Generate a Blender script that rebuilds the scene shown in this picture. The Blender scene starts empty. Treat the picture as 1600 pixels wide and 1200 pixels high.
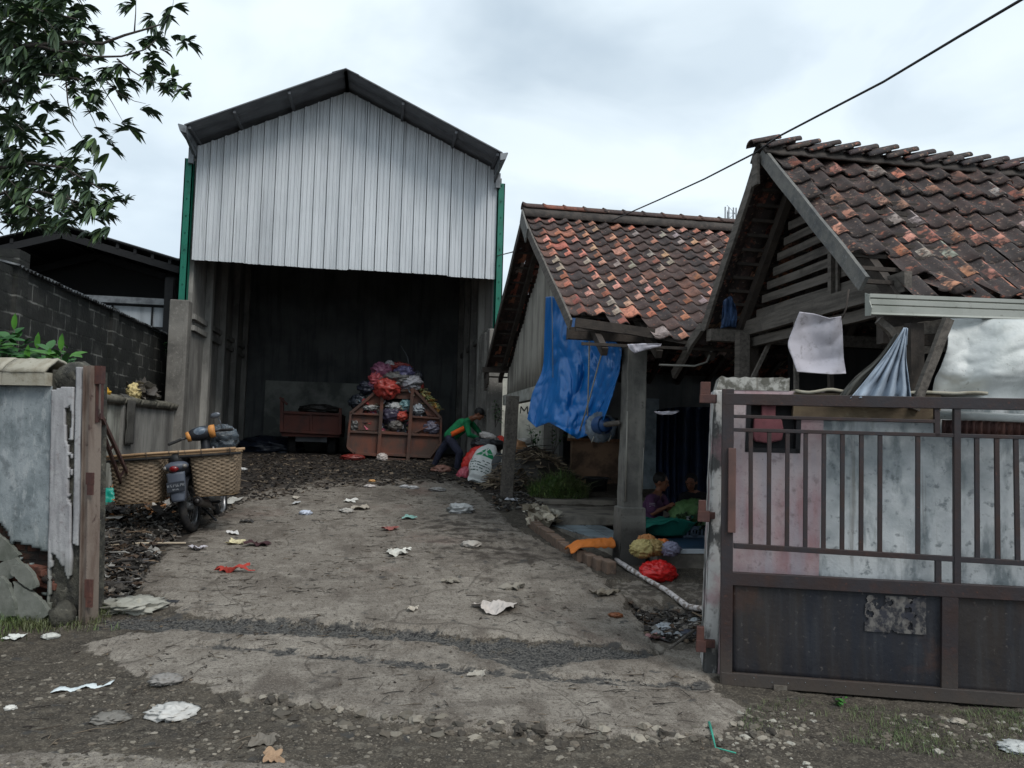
import bpy, math, random
import numpy as np
from mathutils import Vector, Matrix, noise as MN
random.seed(7)
SC = bpy.context.scene
COL = SC.collection
PI = math.pi
# ------------------------------------------------------------------ camera
FPX = 1220.0
TH, PH, RO = math.radians(9.5), math.radians(3.75), math.radians(1.5)
CAM = Vector((0, 0, 1.6))
FW = Vector((math.sin(TH)*math.cos(PH), math.cos(TH)*math.cos(PH), math.sin(PH)))
_r0 = Vector((math.cos(TH), -math.sin(TH), 0)); _u0 = _r0.cross(FW)
RT = _r0*math.cos(RO) + _u0*math.sin(RO)
UP = -_r0*math.sin(RO) + _u0*math.cos(RO)
cd = bpy.data.cameras.new('camera'); cam = bpy.data.objects.new('camera', cd); COL.objects.link(cam)
cd.sensor_fit = 'HORIZONTAL'; cd.sensor_width = 36; cd.lens = 36*FPX/1600
cd.clip_start = 0.05; cd.clip_end = 2000
m = Matrix((RT, UP, -FW)).transposed().to_4x4(); m.translation = CAM
cam.matrix_world = m
SC.camera = cam
# ------------------------------------------------------------------ world (overcast sky) and sun
SUN_EL, SUN_AZ = math.radians(48), math.radians(150)     # azimuth clockwise from +Y: behind the camera, to the right
W = bpy.data.worlds.new('World'); SC.world = W; W.use_nodes = True
nt = W.node_tree; nt.nodes.clear()
def wn(t, **k):
    n = nt.nodes.new(t)
    for a, b in k.items(): setattr(n, a, b)
    return n
out = wn('ShaderNodeOutputWorld')
sky = wn('ShaderNodeTexSky', sky_type='NISHITA', sun_disc=False, sun_elevation=SUN_EL, sun_rotation=SUN_AZ)
sky.air_density = 1.2; sky.dust_density = 2.0
bg1 = wn('ShaderNodeBackground'); bg1.inputs[1].default_value = 0.10
nt.links.new(sky.outputs[0], bg1.inputs[0])
tc = wn('ShaderNodeTexCoord')
mp = wn('ShaderNodeMapping'); mp.inputs['Scale'].default_value = (1.0, 1.0, 2.1); mp.inputs['Location'].default_value = (1.35, 0.6, 0.9)
nt.links.new(tc.outputs['Generated'], mp.inputs[0])
def wnoise(scale, detail, rough, dist=0.0):
    n = wn('ShaderNodeTexNoise'); n.inputs['Scale'].default_value = scale; n.inputs['Detail'].default_value = detail
    n.inputs['Roughness'].default_value = rough; n.inputs['Distortion'].default_value = dist
    nt.links.new(mp.outputs[0], n.inputs[0]); return n
n1 = wnoise(1.9, 5, 0.45, 0.25); n2 = wnoise(3.6, 5, 0.5, 0.5)
r1 = wn('ShaderNodeValToRGB'); nt.links.new(n1.outputs[0], r1.inputs[0])
cr = r1.color_ramp; cr.elements[0].position = 0.33; cr.elements[0].color = (0.35, 0.415, 0.475, 1)
cr.elements[1].position = 0.62; cr.elements[1].color = (0.50, 0.562, 0.602, 1)
e = cr.elements.new(0.46); e.color = (0.46, 0.523, 0.57, 1)
r2 = wn('ShaderNodeValToRGB'); nt.links.new(n2.outputs[0], r2.inputs[0])
cr = r2.color_ramp; cr.elements[0].position = 0.36; cr.elements[0].color = (0.60, 0.65, 0.70, 1)
cr.elements[1].position = 0.53; cr.elements[1].color = (1, 1, 1, 1)
mxc = wn('ShaderNodeMix', data_type='RGBA', blend_type='MULTIPLY'); mxc.inputs[0].default_value = 0.4
nt.links.new(r1.outputs[0], mxc.inputs[6]); nt.links.new(r2.outputs[0], mxc.inputs[7])
bg2 = wn('ShaderNodeBackground'); bg2.inputs[1].default_value = 1.0
nt.links.new(mxc.outputs[2], bg2.inputs[0])
n3 = wnoise(1.4, 4, 0.5, 0.0)
mr = wn('ShaderNodeMapRange'); mr.inputs[1].default_value = 0.3; mr.inputs[2].default_value = 0.55; mr.inputs[3].default_value = 0.88; mr.inputs[4].default_value = 1.0
nt.links.new(n3.outputs[0], mr.inputs[0])
ms = wn('ShaderNodeMixShader'); nt.links.new(mr.outputs[0], ms.inputs[0])
nt.links.new(bg1.outputs[0], ms.inputs[1]); nt.links.new(bg2.outputs[0], ms.inputs[2])
nt.links.new(ms.outputs[0], out.inputs[0])
sl = bpy.data.lights.new('sun', 'SUN'); so = bpy.data.objects.new('sun', sl); COL.objects.link(so)
sl.energy = 1.1; sl.angle = math.radians(25); sl.color = (1.0, 0.96, 0.9)
sd = Vector((math.sin(SUN_AZ)*math.cos(SUN_EL), math.cos(SUN_AZ)*math.cos(SUN_EL), math.sin(SUN_EL)))
so.rotation_euler = sd.to_track_quat('Z', 'Y').to_euler(); so.location = (0, 0, 30)
SC.view_settings.view_transform = 'Standard'; SC.view_settings.look = 'None'
SC.view_settings.exposure = 0.9; SC.view_settings.gamma = 1.0
SC.render.engine = 'CYCLES'
# ------------------------------------------------------------------ measuring: rays of the photograph onto real planes
def ray(u, v): return FW + RT*((u-800)/FPX) - UP*((v-600)/FPX)
def aY(u, v, Y): d = ray(u, v); return CAM + d*(Y/d.y)
def aX(u, v, X): d = ray(u, v); return CAM + d*(X/d.x)
def aZ(u, v, z): d = ray(u, v); return CAM + d*((z-1.6)/d.z)
def gz(y): return 0.085*max(0.0, min(y-5.8, 11.8))
def aG(u, v, dz=0.0):
    d = ray(u, v); t = 1.0
    while t < 60:
        p = CAM + d*t
        if p.z < gz(p.y)+dz: return p
        t += 0.01
    return p
S_ANG = -math.radians(20.1)
SD = Vector((math.cos(S_ANG), math.sin(S_ANG), 0)); SN = Vector((math.sin(S_ANG), -math.cos(S_ANG), 0))  # along the street walls, and towards the road
SP = Vector((2.24, 5.02, 0))
def aS(u, v, off=0.0):                    # onto the street wall plane, off metres towards the road
    d = ray(u, v); P = SP + SN*off
    return CAM + d*((P-CAM).dot(SN)/d.dot(SN))
# ------------------------------------------------------------------ numpy value noise
def _h(ix, iy, s): 
    n = (ix*374761393 + iy*668265263 + s*1442695041) & 0xffffffff
    n = ((n ^ (n >> 13))*1274126177) & 0xffffffff
    return ((n ^ (n >> 16)) & 0xffff)/65535.0
def vnoise(x, y, s=0):
    ix = np.floor(x).astype(np.int64); iy = np.floor(y).astype(np.int64); fx = x-ix; fy = y-iy
    fx = fx*fx*(3-2*fx); fy = fy*fy*(3-2*fy)
    a = _h(ix, iy, s); b = _h(ix+1, iy, s); c = _h(ix, iy+1, s); d = _h(ix+1, iy+1, s)
    return (a*(1-fx)+b*fx)*(1-fy)+(c*(1-fx)+d*fx)*fy
def fbm(x, y, o=5, s=0, g=0.5):
    x = np.asarray(x, float); y = np.asarray(y, float)
    r = 0; a = 1; t = 0
    for k in range(o): r = r+a*vnoise(x, y, s+k*17); t += a; a *= g; x = x*2.03+5.2; y = y*2.03+1.3
    return r/t
def sdf(x, y, poly):                      # signed distance to a polygon, negative inside
    d = np.full(np.shape(x), 1e9); ins = np.zeros(np.shape(x), bool); n = len(poly)
    for i in range(n):
        ax, ay = poly[i]; bx, by = poly[(i+1) % n]; ex, ey = bx-ax, by-ay
        t = np.clip(((x-ax)*ex+(y-ay)*ey)/(ex*ex+ey*ey+1e-12), 0, 1)
        d = np.minimum(d, np.hypot(x-ax-t*ex, y-ay-t*ey))
        c = ((ay > y) != (by > y)) & (x < (bx-ax)*(y-ay)/((by-ay) if abs(by-ay) > 1e-9 else 1e-9)+ax)
        ins ^= c
    return np.where(ins, -d, d)
# ------------------------------------------------------------------ mesh builder
class MB:
    def __init__(s): s.v = []; s.f = []; s.c = []; s.sm = []; s.col = None; s.hascol = False
    def add(s, vs, fs, col=None, smooth=False):
        o = len(s.v); s.v += [tuple(p) for p in vs]
        for f in fs: s.f.append(tuple(i+o for i in f))
        c = col if col is not None else s.col
        if c is not None: s.hascol = True
        if isinstance(c, list) and len(c) == len(fs): s.c += c
        else: s.c += [c]*len(fs)
        s.sm += [smooth]*len(fs); return s
    def box(s, x0, x1, y0, y1, z0, z1, col=None):
        v = [(x, y, z) for z in (z0, z1) for y in (y0, y1) for x in (x0, x1)]
        return s.add(v, [(0, 2, 3, 1), (4, 5, 7, 6), (0, 1, 5, 4), (2, 6, 7, 3), (0, 4, 6, 2), (1, 3, 7, 5)], col)
    def obox(s, c, sz, rot=None, col=None):
        R = rot or Matrix.Identity(3); c = Vector(c)
        v = [c+R@Vector((x*sz[0]/2, y*sz[1]/2, z*sz[2]/2)) for z in (-1, 1) for y in (-1, 1) for x in (-1, 1)]
        return s.add(v, [(0, 2, 3, 1), (4, 5, 7, 6), (0, 1, 5, 4), (2, 6, 7, 3), (0, 4, 6, 2), (1, 3, 7, 5)], col)
    def beam(s, a, b, w, h=None, up=(0, 0, 1), col=None, n=1, jit=0.0):
        a = Vector(a); b = Vector(b); h = h or w; d = (b-a).normalized(); up = Vector(up)
        if abs(d.dot(up)) > 0.98: up = Vector((0, 1, 0))
        x = d.cross(up).normalized(); z = x.cross(d).normalized()
        vs = []
        for k in range(n+1):
            p = a.lerp(b, k/n)
            j = Vector((random.uniform(-jit, jit), random.uniform(-jit, jit), random.uniform(-jit, jit))) if jit and 0 < k < n else Vector()
            for (i, q) in ((-1, -1), (1, -1), (1, 1), (-1, 1)): vs.append(p+j+x*(i*w/2)+z*(q*h/2))
        fs = [(3, 2, 1, 0), (4*n, 4*n+1, 4*n+2, 4*n+3)]
        for k in range(n):
            for i in range(4): fs.append((4*k+i, 4*k+(i+1) % 4, 4*k+4+(i+1) % 4, 4*k+4+i))
        return s.add(vs, fs, col)
    def tube(s, pts, r, n=8, col=None, caps=True):
        pts = [Vector(p) for p in pts]; rs = r if isinstance(r, (list, tuple)) else [r]*len(pts)
        vs = []; px = None
        for i, p in enumerate(pts):
            d = (pts[min(i+1, len(pts)-1)]-pts[max(i-1, 0)]).normalized()
            if px is None:
                px = d.cross(Vector((0, 0, 1)) if abs(d.z) < .9 else Vector((1, 0, 0))).normalized()
            x = (px-d*px.dot(d)).normalized(); px = x; y = d.cross(x)
            for k in range(n):
                a = 2*PI*k/n; vs.append(p+(x*math.cos(a)+y*math.sin(a))*rs[i])
        fs = []
        for i in range(len(pts)-1):
            for k in range(n): fs.append((i*n+k, i*n+(k+1) % n, (i+1)*n+(k+1) % n, (i+1)*n+k))
        if caps: fs.append(tuple(range(n-1, -1, -1))); fs.append(tuple((len(pts)-1)*n+k for k in range(n)))
        return s.add(vs, fs, col, True)
    def ball(s, c, r, seg=14, rings=9, rot=None, col=None, nz=0, ns=3, seed=0, ridge=False):
        c = Vector(c); r = (r, r, r) if not isinstance(r, (tuple, list)) else r; R = rot or Matrix.Identity(3)
        vs = []
        def P(t, p):
            d = Vector((math.sin(t)*math.cos(p), math.sin(t)*math.sin(p), math.cos(t))); k = 1
            if nz:
                q = d*ns+Vector((seed*3.1, seed*1.7, seed))
                if ridge:
                    w_ = q+Vector((MN.noise(q*.8+Vector((9, 0, 0))), MN.noise(q*.8+Vector((0, 9, 0))), MN.noise(q*.8+Vector((0, 0, 9)))))*.7
                    k = 1+nz*(.55-1.5*abs(MN.noise(w_))-.9*abs(MN.noise(w_*2.3))-.5*abs(MN.noise(w_*5.1)))+nz*.35
                else: k = 1+nz*MN.noise(q) + nz*.45*MN.noise(q*2.7)
            return c+R@Vector((d.x*r[0]*k, d.y*r[1]*k, d.z*r[2]*k))
        vs.append(P(0, 0))
        for i in range(1, rings):
            for j in range(seg): vs.append(P(PI*i/rings, 2*PI*j/seg))
        vs.append(P(PI, 0)); L = len(vs)-1; fs = []
        for j in range(seg): fs.append((0, 1+j, 1+(j+1) % seg)); fs.append((L, L-seg+(j+1) % seg, L-seg+j))
        for i in range(rings-2):
            for j in range(seg):
                a = 1+i*seg; fs.append((a+j, a+seg+j, a+seg+(j+1) % seg, a+(j+1) % seg))
        return s.add(vs, fs, col, True)
    def cap(s, a, b, ra, rb, n=12, col=None):                 # tapered capsule
        a = Vector(a); b = Vector(b); d = (b-a).normalized(); pts = []; rs = []
        for k in range(4): t = PI/2*(k/4+.02); pts.append(a-d*ra*math.cos(t)); rs.append(ra*math.sin(t))
        pts.append(a); rs.append(ra); pts.append(b); rs.append(rb)
        for k in range(3, -1, -1): t = PI/2*(k/4+.02); pts.append(b+d*rb*math.cos(t)); rs.append(rb*math.sin(t))
        return s.tube(pts, rs, n, col)
    def lathe(s, prof, c=(0, 0, 0), n=20, rot=None, col=None, sx=1, sy=1):
        c = Vector(c); R = rot or Matrix.Identity(3)
        vs = [c+R@Vector((r*math.cos(2*PI*k/n)*sx, r*math.sin(2*PI*k/n)*sy, z)) for r, z in prof for k in range(n)]
        fs = [(i*n+k, i*n+(k+1) % n, (i+1)*n+(k+1) % n, (i+1)*n+k) for i in range(len(prof)-1) for k in range(n)]
        return s.add(vs, fs, col, True)
    def prism(s, pts, d, col=None):                            # polygon (3D points) extruded by d
        d = Vector(d); n = len(pts); vs = [Vector(p) for p in pts]+[Vector(p)+d for p in pts]
        fs = [tuple(range(n)), tuple(range(2*n-1, n-1, -1))]+[(i, i+n, (i+1) % n+n, (i+1) % n) for i in range(n)]
        return s.add(vs, fs, col)
    def sheet(s, fn, nu, nv, th=0.0, col=None, skip=None, smooth=True, cfn=None):   # fn(a,b) in 0..1 -> point
        P = [[Vector(fn(i/nu, j/nv)) for i in range(nu+1)] for j in range(nv+1)]
        vs = [p for r in P for p in r]; w = nu+1
        cells = [(i, j) for j in range(nv) for i in range(nu) if not (skip and skip((i+.5)/nu, (j+.5)/nv))]
        fs = [(j*w+i, j*w+i+1, (j+1)*w+i+1, (j+1)*w+i) for i, j in cells]
        cc = [cfn((i+.5)/nu, (j+.5)/nv) for i, j in cells] if cfn else col
        if th:
            N = []
            for j in range(nv+1):
                for i in range(nu+1):
                    du = P[j][min(i+1, nu)]-P[j][max(i-1, 0)]; dv = P[min(j+1, nv)][i]-P[max(j-1, 0)][i]
                    n_ = du.cross(dv); N.append(n_.normalized() if n_.length > 1e-12 else Vector((0, 0, 1)))
            o = len(vs); vs = vs+[vs[k]-N[k]*th for k in range(o)]; cs = set(cells)
            back = [(a+o, d+o, c+o, b+o) for a, b, c, d in fs]; side = []; scol = []; 
            for q, (i, j) in enumerate(cells):
                a, b, c, d = j*w+i, j*w+i+1, (j+1)*w+i+1, (j+1)*w+i
                for (di, dj, e0, e1) in ((0, -1, a, b), (1, 0, b, c), (0, 1, c, d), (-1, 0, d, a)):
                    if (i+di, j+dj) not in cs:
                        side.append((e1, e0, e0+o, e1+o)); scol.append(cc[q] if cfn else None)
            if cfn: cc = cc+cc+scol
            fs = fs+back+side
        return s.add(vs, fs, cc, smooth)
MATW = {}
def _mesh(name, mb, Minv, mats):
    me = bpy.data.meshes.new(name)
    vs = [tuple(Minv@Vector(p)) for p in mb.v] if Minv is not None else mb.v
    me.from_pydata(vs, [], mb.f)
    for m_ in (mats if isinstance(mats, (list, tuple)) else [mats]): me.materials.append(m_)
    me.polygons.foreach_set('use_smooth', mb.sm)
    if mb.hascol:
        at = me.attributes.new('Col', 'FLOAT_COLOR', 'CORNER'); buf = []
        for f, c in zip(mb.f, mb.c):
            c = c or (1, 1, 1); buf += [c[0], c[1], c[2], 1.0]*len(f)
        at.data.foreach_set('color', buf)
    me.update(); return me
def tag(o, label=None, cat=None, group=None, kind=None):
    if label: o['label'] = label
    if cat: o['category'] = cat
    if group: o['group'] = group
    if kind: o['kind'] = kind
    return o
def thing(name, loc, label, cat, group=None, rz=0.0):
    o = bpy.data.objects.new(name, None); COL.objects.link(o); o.empty_display_size = 0.2
    o.location = loc; o.rotation_euler = (0, 0, rz)
    MATW[o.name] = Matrix.Translation(Vector(loc))@Matrix.Rotation(rz, 4, 'Z')
    return tag(o, label, cat, group)
def obj(name, mb, mats, parent=None, label=None, cat=None, group=None, kind=None, bevel=0, local=False, sub=0, base=None):
    if parent is not None:
        M_ = MATW[parent.name]; me = _mesh(name, mb, None if local else M_.inverted(), mats)
        o = bpy.data.objects.new(name, me); COL.objects.link(o); o.parent = parent; MATW[o.name] = M_
    else:
        if base is None:
            a = np.array(mb.v); base = ((a[:, 0].min()+a[:, 0].max())/2, (a[:, 1].min()+a[:, 1].max())/2, a[:, 2].min())
        M_ = Matrix.Translation(Vector(base)); me = _mesh(name, mb, M_.inverted(), mats)
        o = bpy.data.objects.new(name, me); COL.objects.link(o); o.location = base; MATW[o.name] = M_
    if bevel:
        b = o.modifiers.new('bevel', 'BEVEL'); b.width = bevel; b.segments = 2; b.limit_method = 'ANGLE'; b.angle_limit = math.radians(40)
    if sub:
        b = o.modifiers.new('subd', 'SUBSURF'); b.levels = sub; b.render_levels = sub
    return tag(o, label, cat, group, kind)
def remesh(o, voxel, smooth=2):
    r = o.modifiers.new('fuse', 'REMESH'); r.mode = 'VOXEL'; r.voxel_size = voxel; r.use_smooth_shade = True
    if smooth:
        s_ = o.modifiers.new('relax', 'SMOOTH'); s_.iterations = smooth; s_.factor = 0.5
    return o
# ------------------------------------------------------------------ materials
def srgb(r, g, b): return tuple(((c/255)/12.92 if c <= 10 else ((c/255+.055)/1.055)**2.4) for c in (r, g, b))
MATS = {}
def mat(name, base=(.5, .5, .5), layers=(), rough=0.85, metal=0.0, bump=(), attr=None, rl=None, trans=0.0, alpha=1.0, sss=0, coat=0, spec=0.4, attrmix=1.0):
    if name in MATS: return MATS[name]
    m_ = bpy.data.materials.new(name); m_.use_nodes = True; t = m_.node_tree; N = t.nodes; L = t.links
    P = N['Principled BSDF']; P.inputs['Roughness'].default_value = rough; P.inputs['Metallic'].default_value = metal
    P.inputs['Specular IOR Level'].default_value = spec
    if coat: P.inputs['Coat Weight'].default_value = coat
    if trans: P.inputs['Transmission Weight'].default_value = trans
    if alpha < 1: P.inputs['Alpha'].default_value = alpha
    tc = N.new('ShaderNodeTexCoord')
    cache = {}
    def nz(scale, detail=6, kind='noise', rough_=.6, seed=0.0):
        key = (scale, detail, kind, seed)
        if key in cache: return cache[key]
        mp = N.new('ShaderNodeMapping'); sc = scale if isinstance(scale, tuple) else (scale,)*3
        mp.inputs['Scale'].default_value = sc; mp.inputs['Location'].default_value = (seed*3.7, seed*1.3, seed*2.1)
        L.new(tc.outputs['Object'], mp.inputs[0])
        if kind == 'vor':
            n = N.new('ShaderNodeTexVoronoi'); n.inputs['Scale'].default_value = 1
        elif kind == 'crack':
            n = N.new('ShaderNodeTexVoronoi'); n.feature = 'DISTANCE_TO_EDGE'; n.inputs['Scale'].default_value = 1
            d_ = N.new('ShaderNodeTexNoise'); d_.inputs['Scale'].default_value = 2.0; L.new(mp.outputs[0], d_.inputs[0])
            a_ = N.new('ShaderNodeMixRGB'); a_.blend_type = 'ADD'; a_.inputs[0].default_value = .6; L.new(mp.outputs[0], a_.inputs[1]); L.new(d_.outputs['Color'], a_.inputs[2])
            L.new(a_.outputs[0], n.inputs[0]); cache[key] = n.outputs[0]; return n.outputs[0]
        elif kind == 'wave':
            n = N.new('ShaderNodeTexWave'); n.inputs['Scale'].default_value = 1; n.inputs['Distortion'].default_value = 1.5; n.inputs['Detail'].default_value = 3
        else:
            n = N.new('ShaderNodeTexNoise'); n.inputs['Scale'].default_value = 1; n.inputs['Detail'].default_value = detail; n.inputs['Roughness'].default_value = rough_
        L.new(mp.outputs[0], n.inputs[0]); o = n.outputs[1] if kind == 'wave' else n.outputs[0]; cache[key] = o; return o
    def rng(sock, lo, hi, a=0., b=1.):
        r = N.new('ShaderNodeMapRange'); r.inputs[1].default_value = lo; r.inputs[2].default_value = hi
        r.inputs[3].default_value = a; r.inputs[4].default_value = b; L.new(sock, r.inputs[0]); return r.outputs[0]
    def mul(a, b):
        r = N.new('ShaderNodeMath'); r.operation = 'MULTIPLY'; L.new(a, r.inputs[0])
        if isinstance(b, float): r.inputs[1].default_value = b
        else: L.new(b, r.inputs[1])
        return r.outputs[0]
    def attrf(nm):
        a = N.new('ShaderNodeAttribute'); a.attribute_name = nm; return a
    rgb = N.new('ShaderNodeRGB'); rgb.outputs[0].default_value = (*base, 1); cur = rgb.outputs[0]
    if attr:
        a = attrf(attr); x = N.new('ShaderNodeMixRGB'); x.blend_type = 'MULTIPLY'; x.inputs[0].default_value = attrmix
        L.new(cur, x.inputs[1]); L.new(a.outputs['Color'], x.inputs[2]); cur = x.outputs[0]
    for ly in layers:
        kind = ly.get('k', 'noise'); fac = None
        if kind == 'attr':
            a = attrf(ly['a']); fac = a.outputs['Fac']
            if 's' in ly:      # break the edge of the mask up with noise
                n = nz(ly['s'], ly.get('d', 6), seed=ly.get('seed', 0.)); ad = N.new('ShaderNodeMath'); ad.operation = 'ADD'
                L.new(fac, ad.inputs[0]); L.new(rng(n, 0, 1, -ly.get('br', .5), ly.get('br', .5)), ad.inputs[1]); fac = ad.outputs[0]
            fac = rng(fac, ly.get('lo', .4), ly.get('hi', .6), 0, ly.get('f', 1.))
        elif kind == 'z':
            sx = N.new('ShaderNodeSeparateXYZ'); L.new(tc.outputs['Object'], sx.inputs[0]); fac = sx.outputs[ly.get('ax', 2)]
            n = nz(ly.get('s', 5.), seed=ly.get('seed', 0.)); ad = N.new('ShaderNodeMath'); ad.operation = 'ADD'
            L.new(fac, ad.inputs[0]); L.new(rng(n, 0, 1, -ly.get('br', .1), ly.get('br', .1)), ad.inputs[1])
            fac = rng(ad.outputs[0], ly['lo'], ly['hi'], 0, ly.get('f', 1.))
        else:
            fac = rng(nz(ly.get('s', 5.), ly.get('d', 6), kind, seed=ly.get('seed', 0.)), ly.get('lo', .45), ly.get('hi', .6), 0, ly.get('f', 1.))
        if 'mask' in ly:
            a = attrf(ly['mask']); fac = mul(fac, a.outputs['Fac'])
        x = N.new('ShaderNodeMixRGB'); x.blend_type = ly.get('m', 'MIX'); L.new(fac, x.inputs[0]); L.new(cur, x.inputs[1])
        x.inputs[2].default_value = (*ly['c'], 1); cur = x.outputs[0]
        if 'r' in ly:
            pr = P.inputs['Roughness']; x = N.new('ShaderNodeMix'); L.new(fac, x.inputs[0])
            if pr.is_linked: L.new(pr.links[0].from_socket, x.inputs[2])
            else: x.inputs[2].default_value = pr.default_value
            x.inputs[3].default_value = ly['r']; L.new(x.outputs[0], pr)
    L.new(cur, P.inputs['Base Color'])
    prev = None
    for bp in bump:
        sc, st = bp[0], bp[1]; kd = bp[2] if len(bp) > 2 else 'noise'
        b = N.new('ShaderNodeBump'); b.inputs['Strength'].default_value = st; b.inputs['Distance'].default_value = bp[3] if len(bp) > 3 else 0.01
        L.new(nz(sc, 8, kd, seed=5.), b.inputs['Height'])
        if prev: L.new(prev, b.inputs['Normal'])
        prev = b.outputs[0]
    if prev: L.new(prev, P.inputs['Normal'])
    MATS[name] = m_; return m_
# ================================================================== ground: one sheet, driveway slab, road apron
def G2(u, v, dz=0.0): p = aG(u, v, dz); return (p.x, p.y)
slab = [G2(*p) for p in ((212, 912), (238, 882), (300, 838), (352, 800), (395, 768), (470, 740), (560, 728), (700, 722), (742, 768), (800, 822), (872, 862), (942, 903), (1002, 975), (1024, 1016), (900, 1003), (760, 998), (620, 985), (480, 975), (360, 968), (290, 958))]
apron = [G2(*p) for p in ((140, 1003), (300, 985), (480, 992), (640, 1004), (760, 1022), (860, 1040), (1020, 1030), (1110, 1010), (1118, 1080), (1160, 1110), (1130, 1150), (1010, 1152), (850, 1150), (700, 1142), (600, 1126), (520, 1106), (390, 1092), (300, 1070), (215, 1055), (190, 1035))]
corner = [(-3.2, 3.2), G2(0, 1182), G2(130, 1175), G2(330, 1192), G2(560, 1199), (0.2, 3.4)]
walk = [G2(*p) for p in ((960, 905), (1110, 905), (1112, 1062), (1030, 1030), (1000, 975))]
pool = [G2(*p) for p in ((985, 938), (1080, 930), (1104, 950), (1104, 985), (1060, 985), (1005, 980))]
mudline = [G2(*p) for p in ((150, 960), (300, 962), (480, 974), (640, 986), (760, 1000), (900, 1004), (1024, 1018), (1018, 1034), (900, 1032), (840, 1055), (760, 1035), (680, 1003), (480, 1000), (300, 985), (150, 980))]
trackline = [G2(*p) for p in ((300, 1006), (430, 1018), (560, 1028), (700, 1044), (850, 1060), (1000, 1066), (1115, 1072), (1115, 1084), (960, 1076), (800, 1064), (680, 1052), (430, 1028), (300, 1014))]
shedmud = [G2(*p) for p in ((150, 700), (380, 690), (780, 690), (800, 780), (745, 772), (690, 752), (520, 757), (380, 775), (300, 850), (150, 900))]
mid_d = [G2(*p) for p in ((640, 830), (760, 770), (800, 830), (870, 862), (950, 905), (860, 905), (740, 880), (660, 880))]
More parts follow.
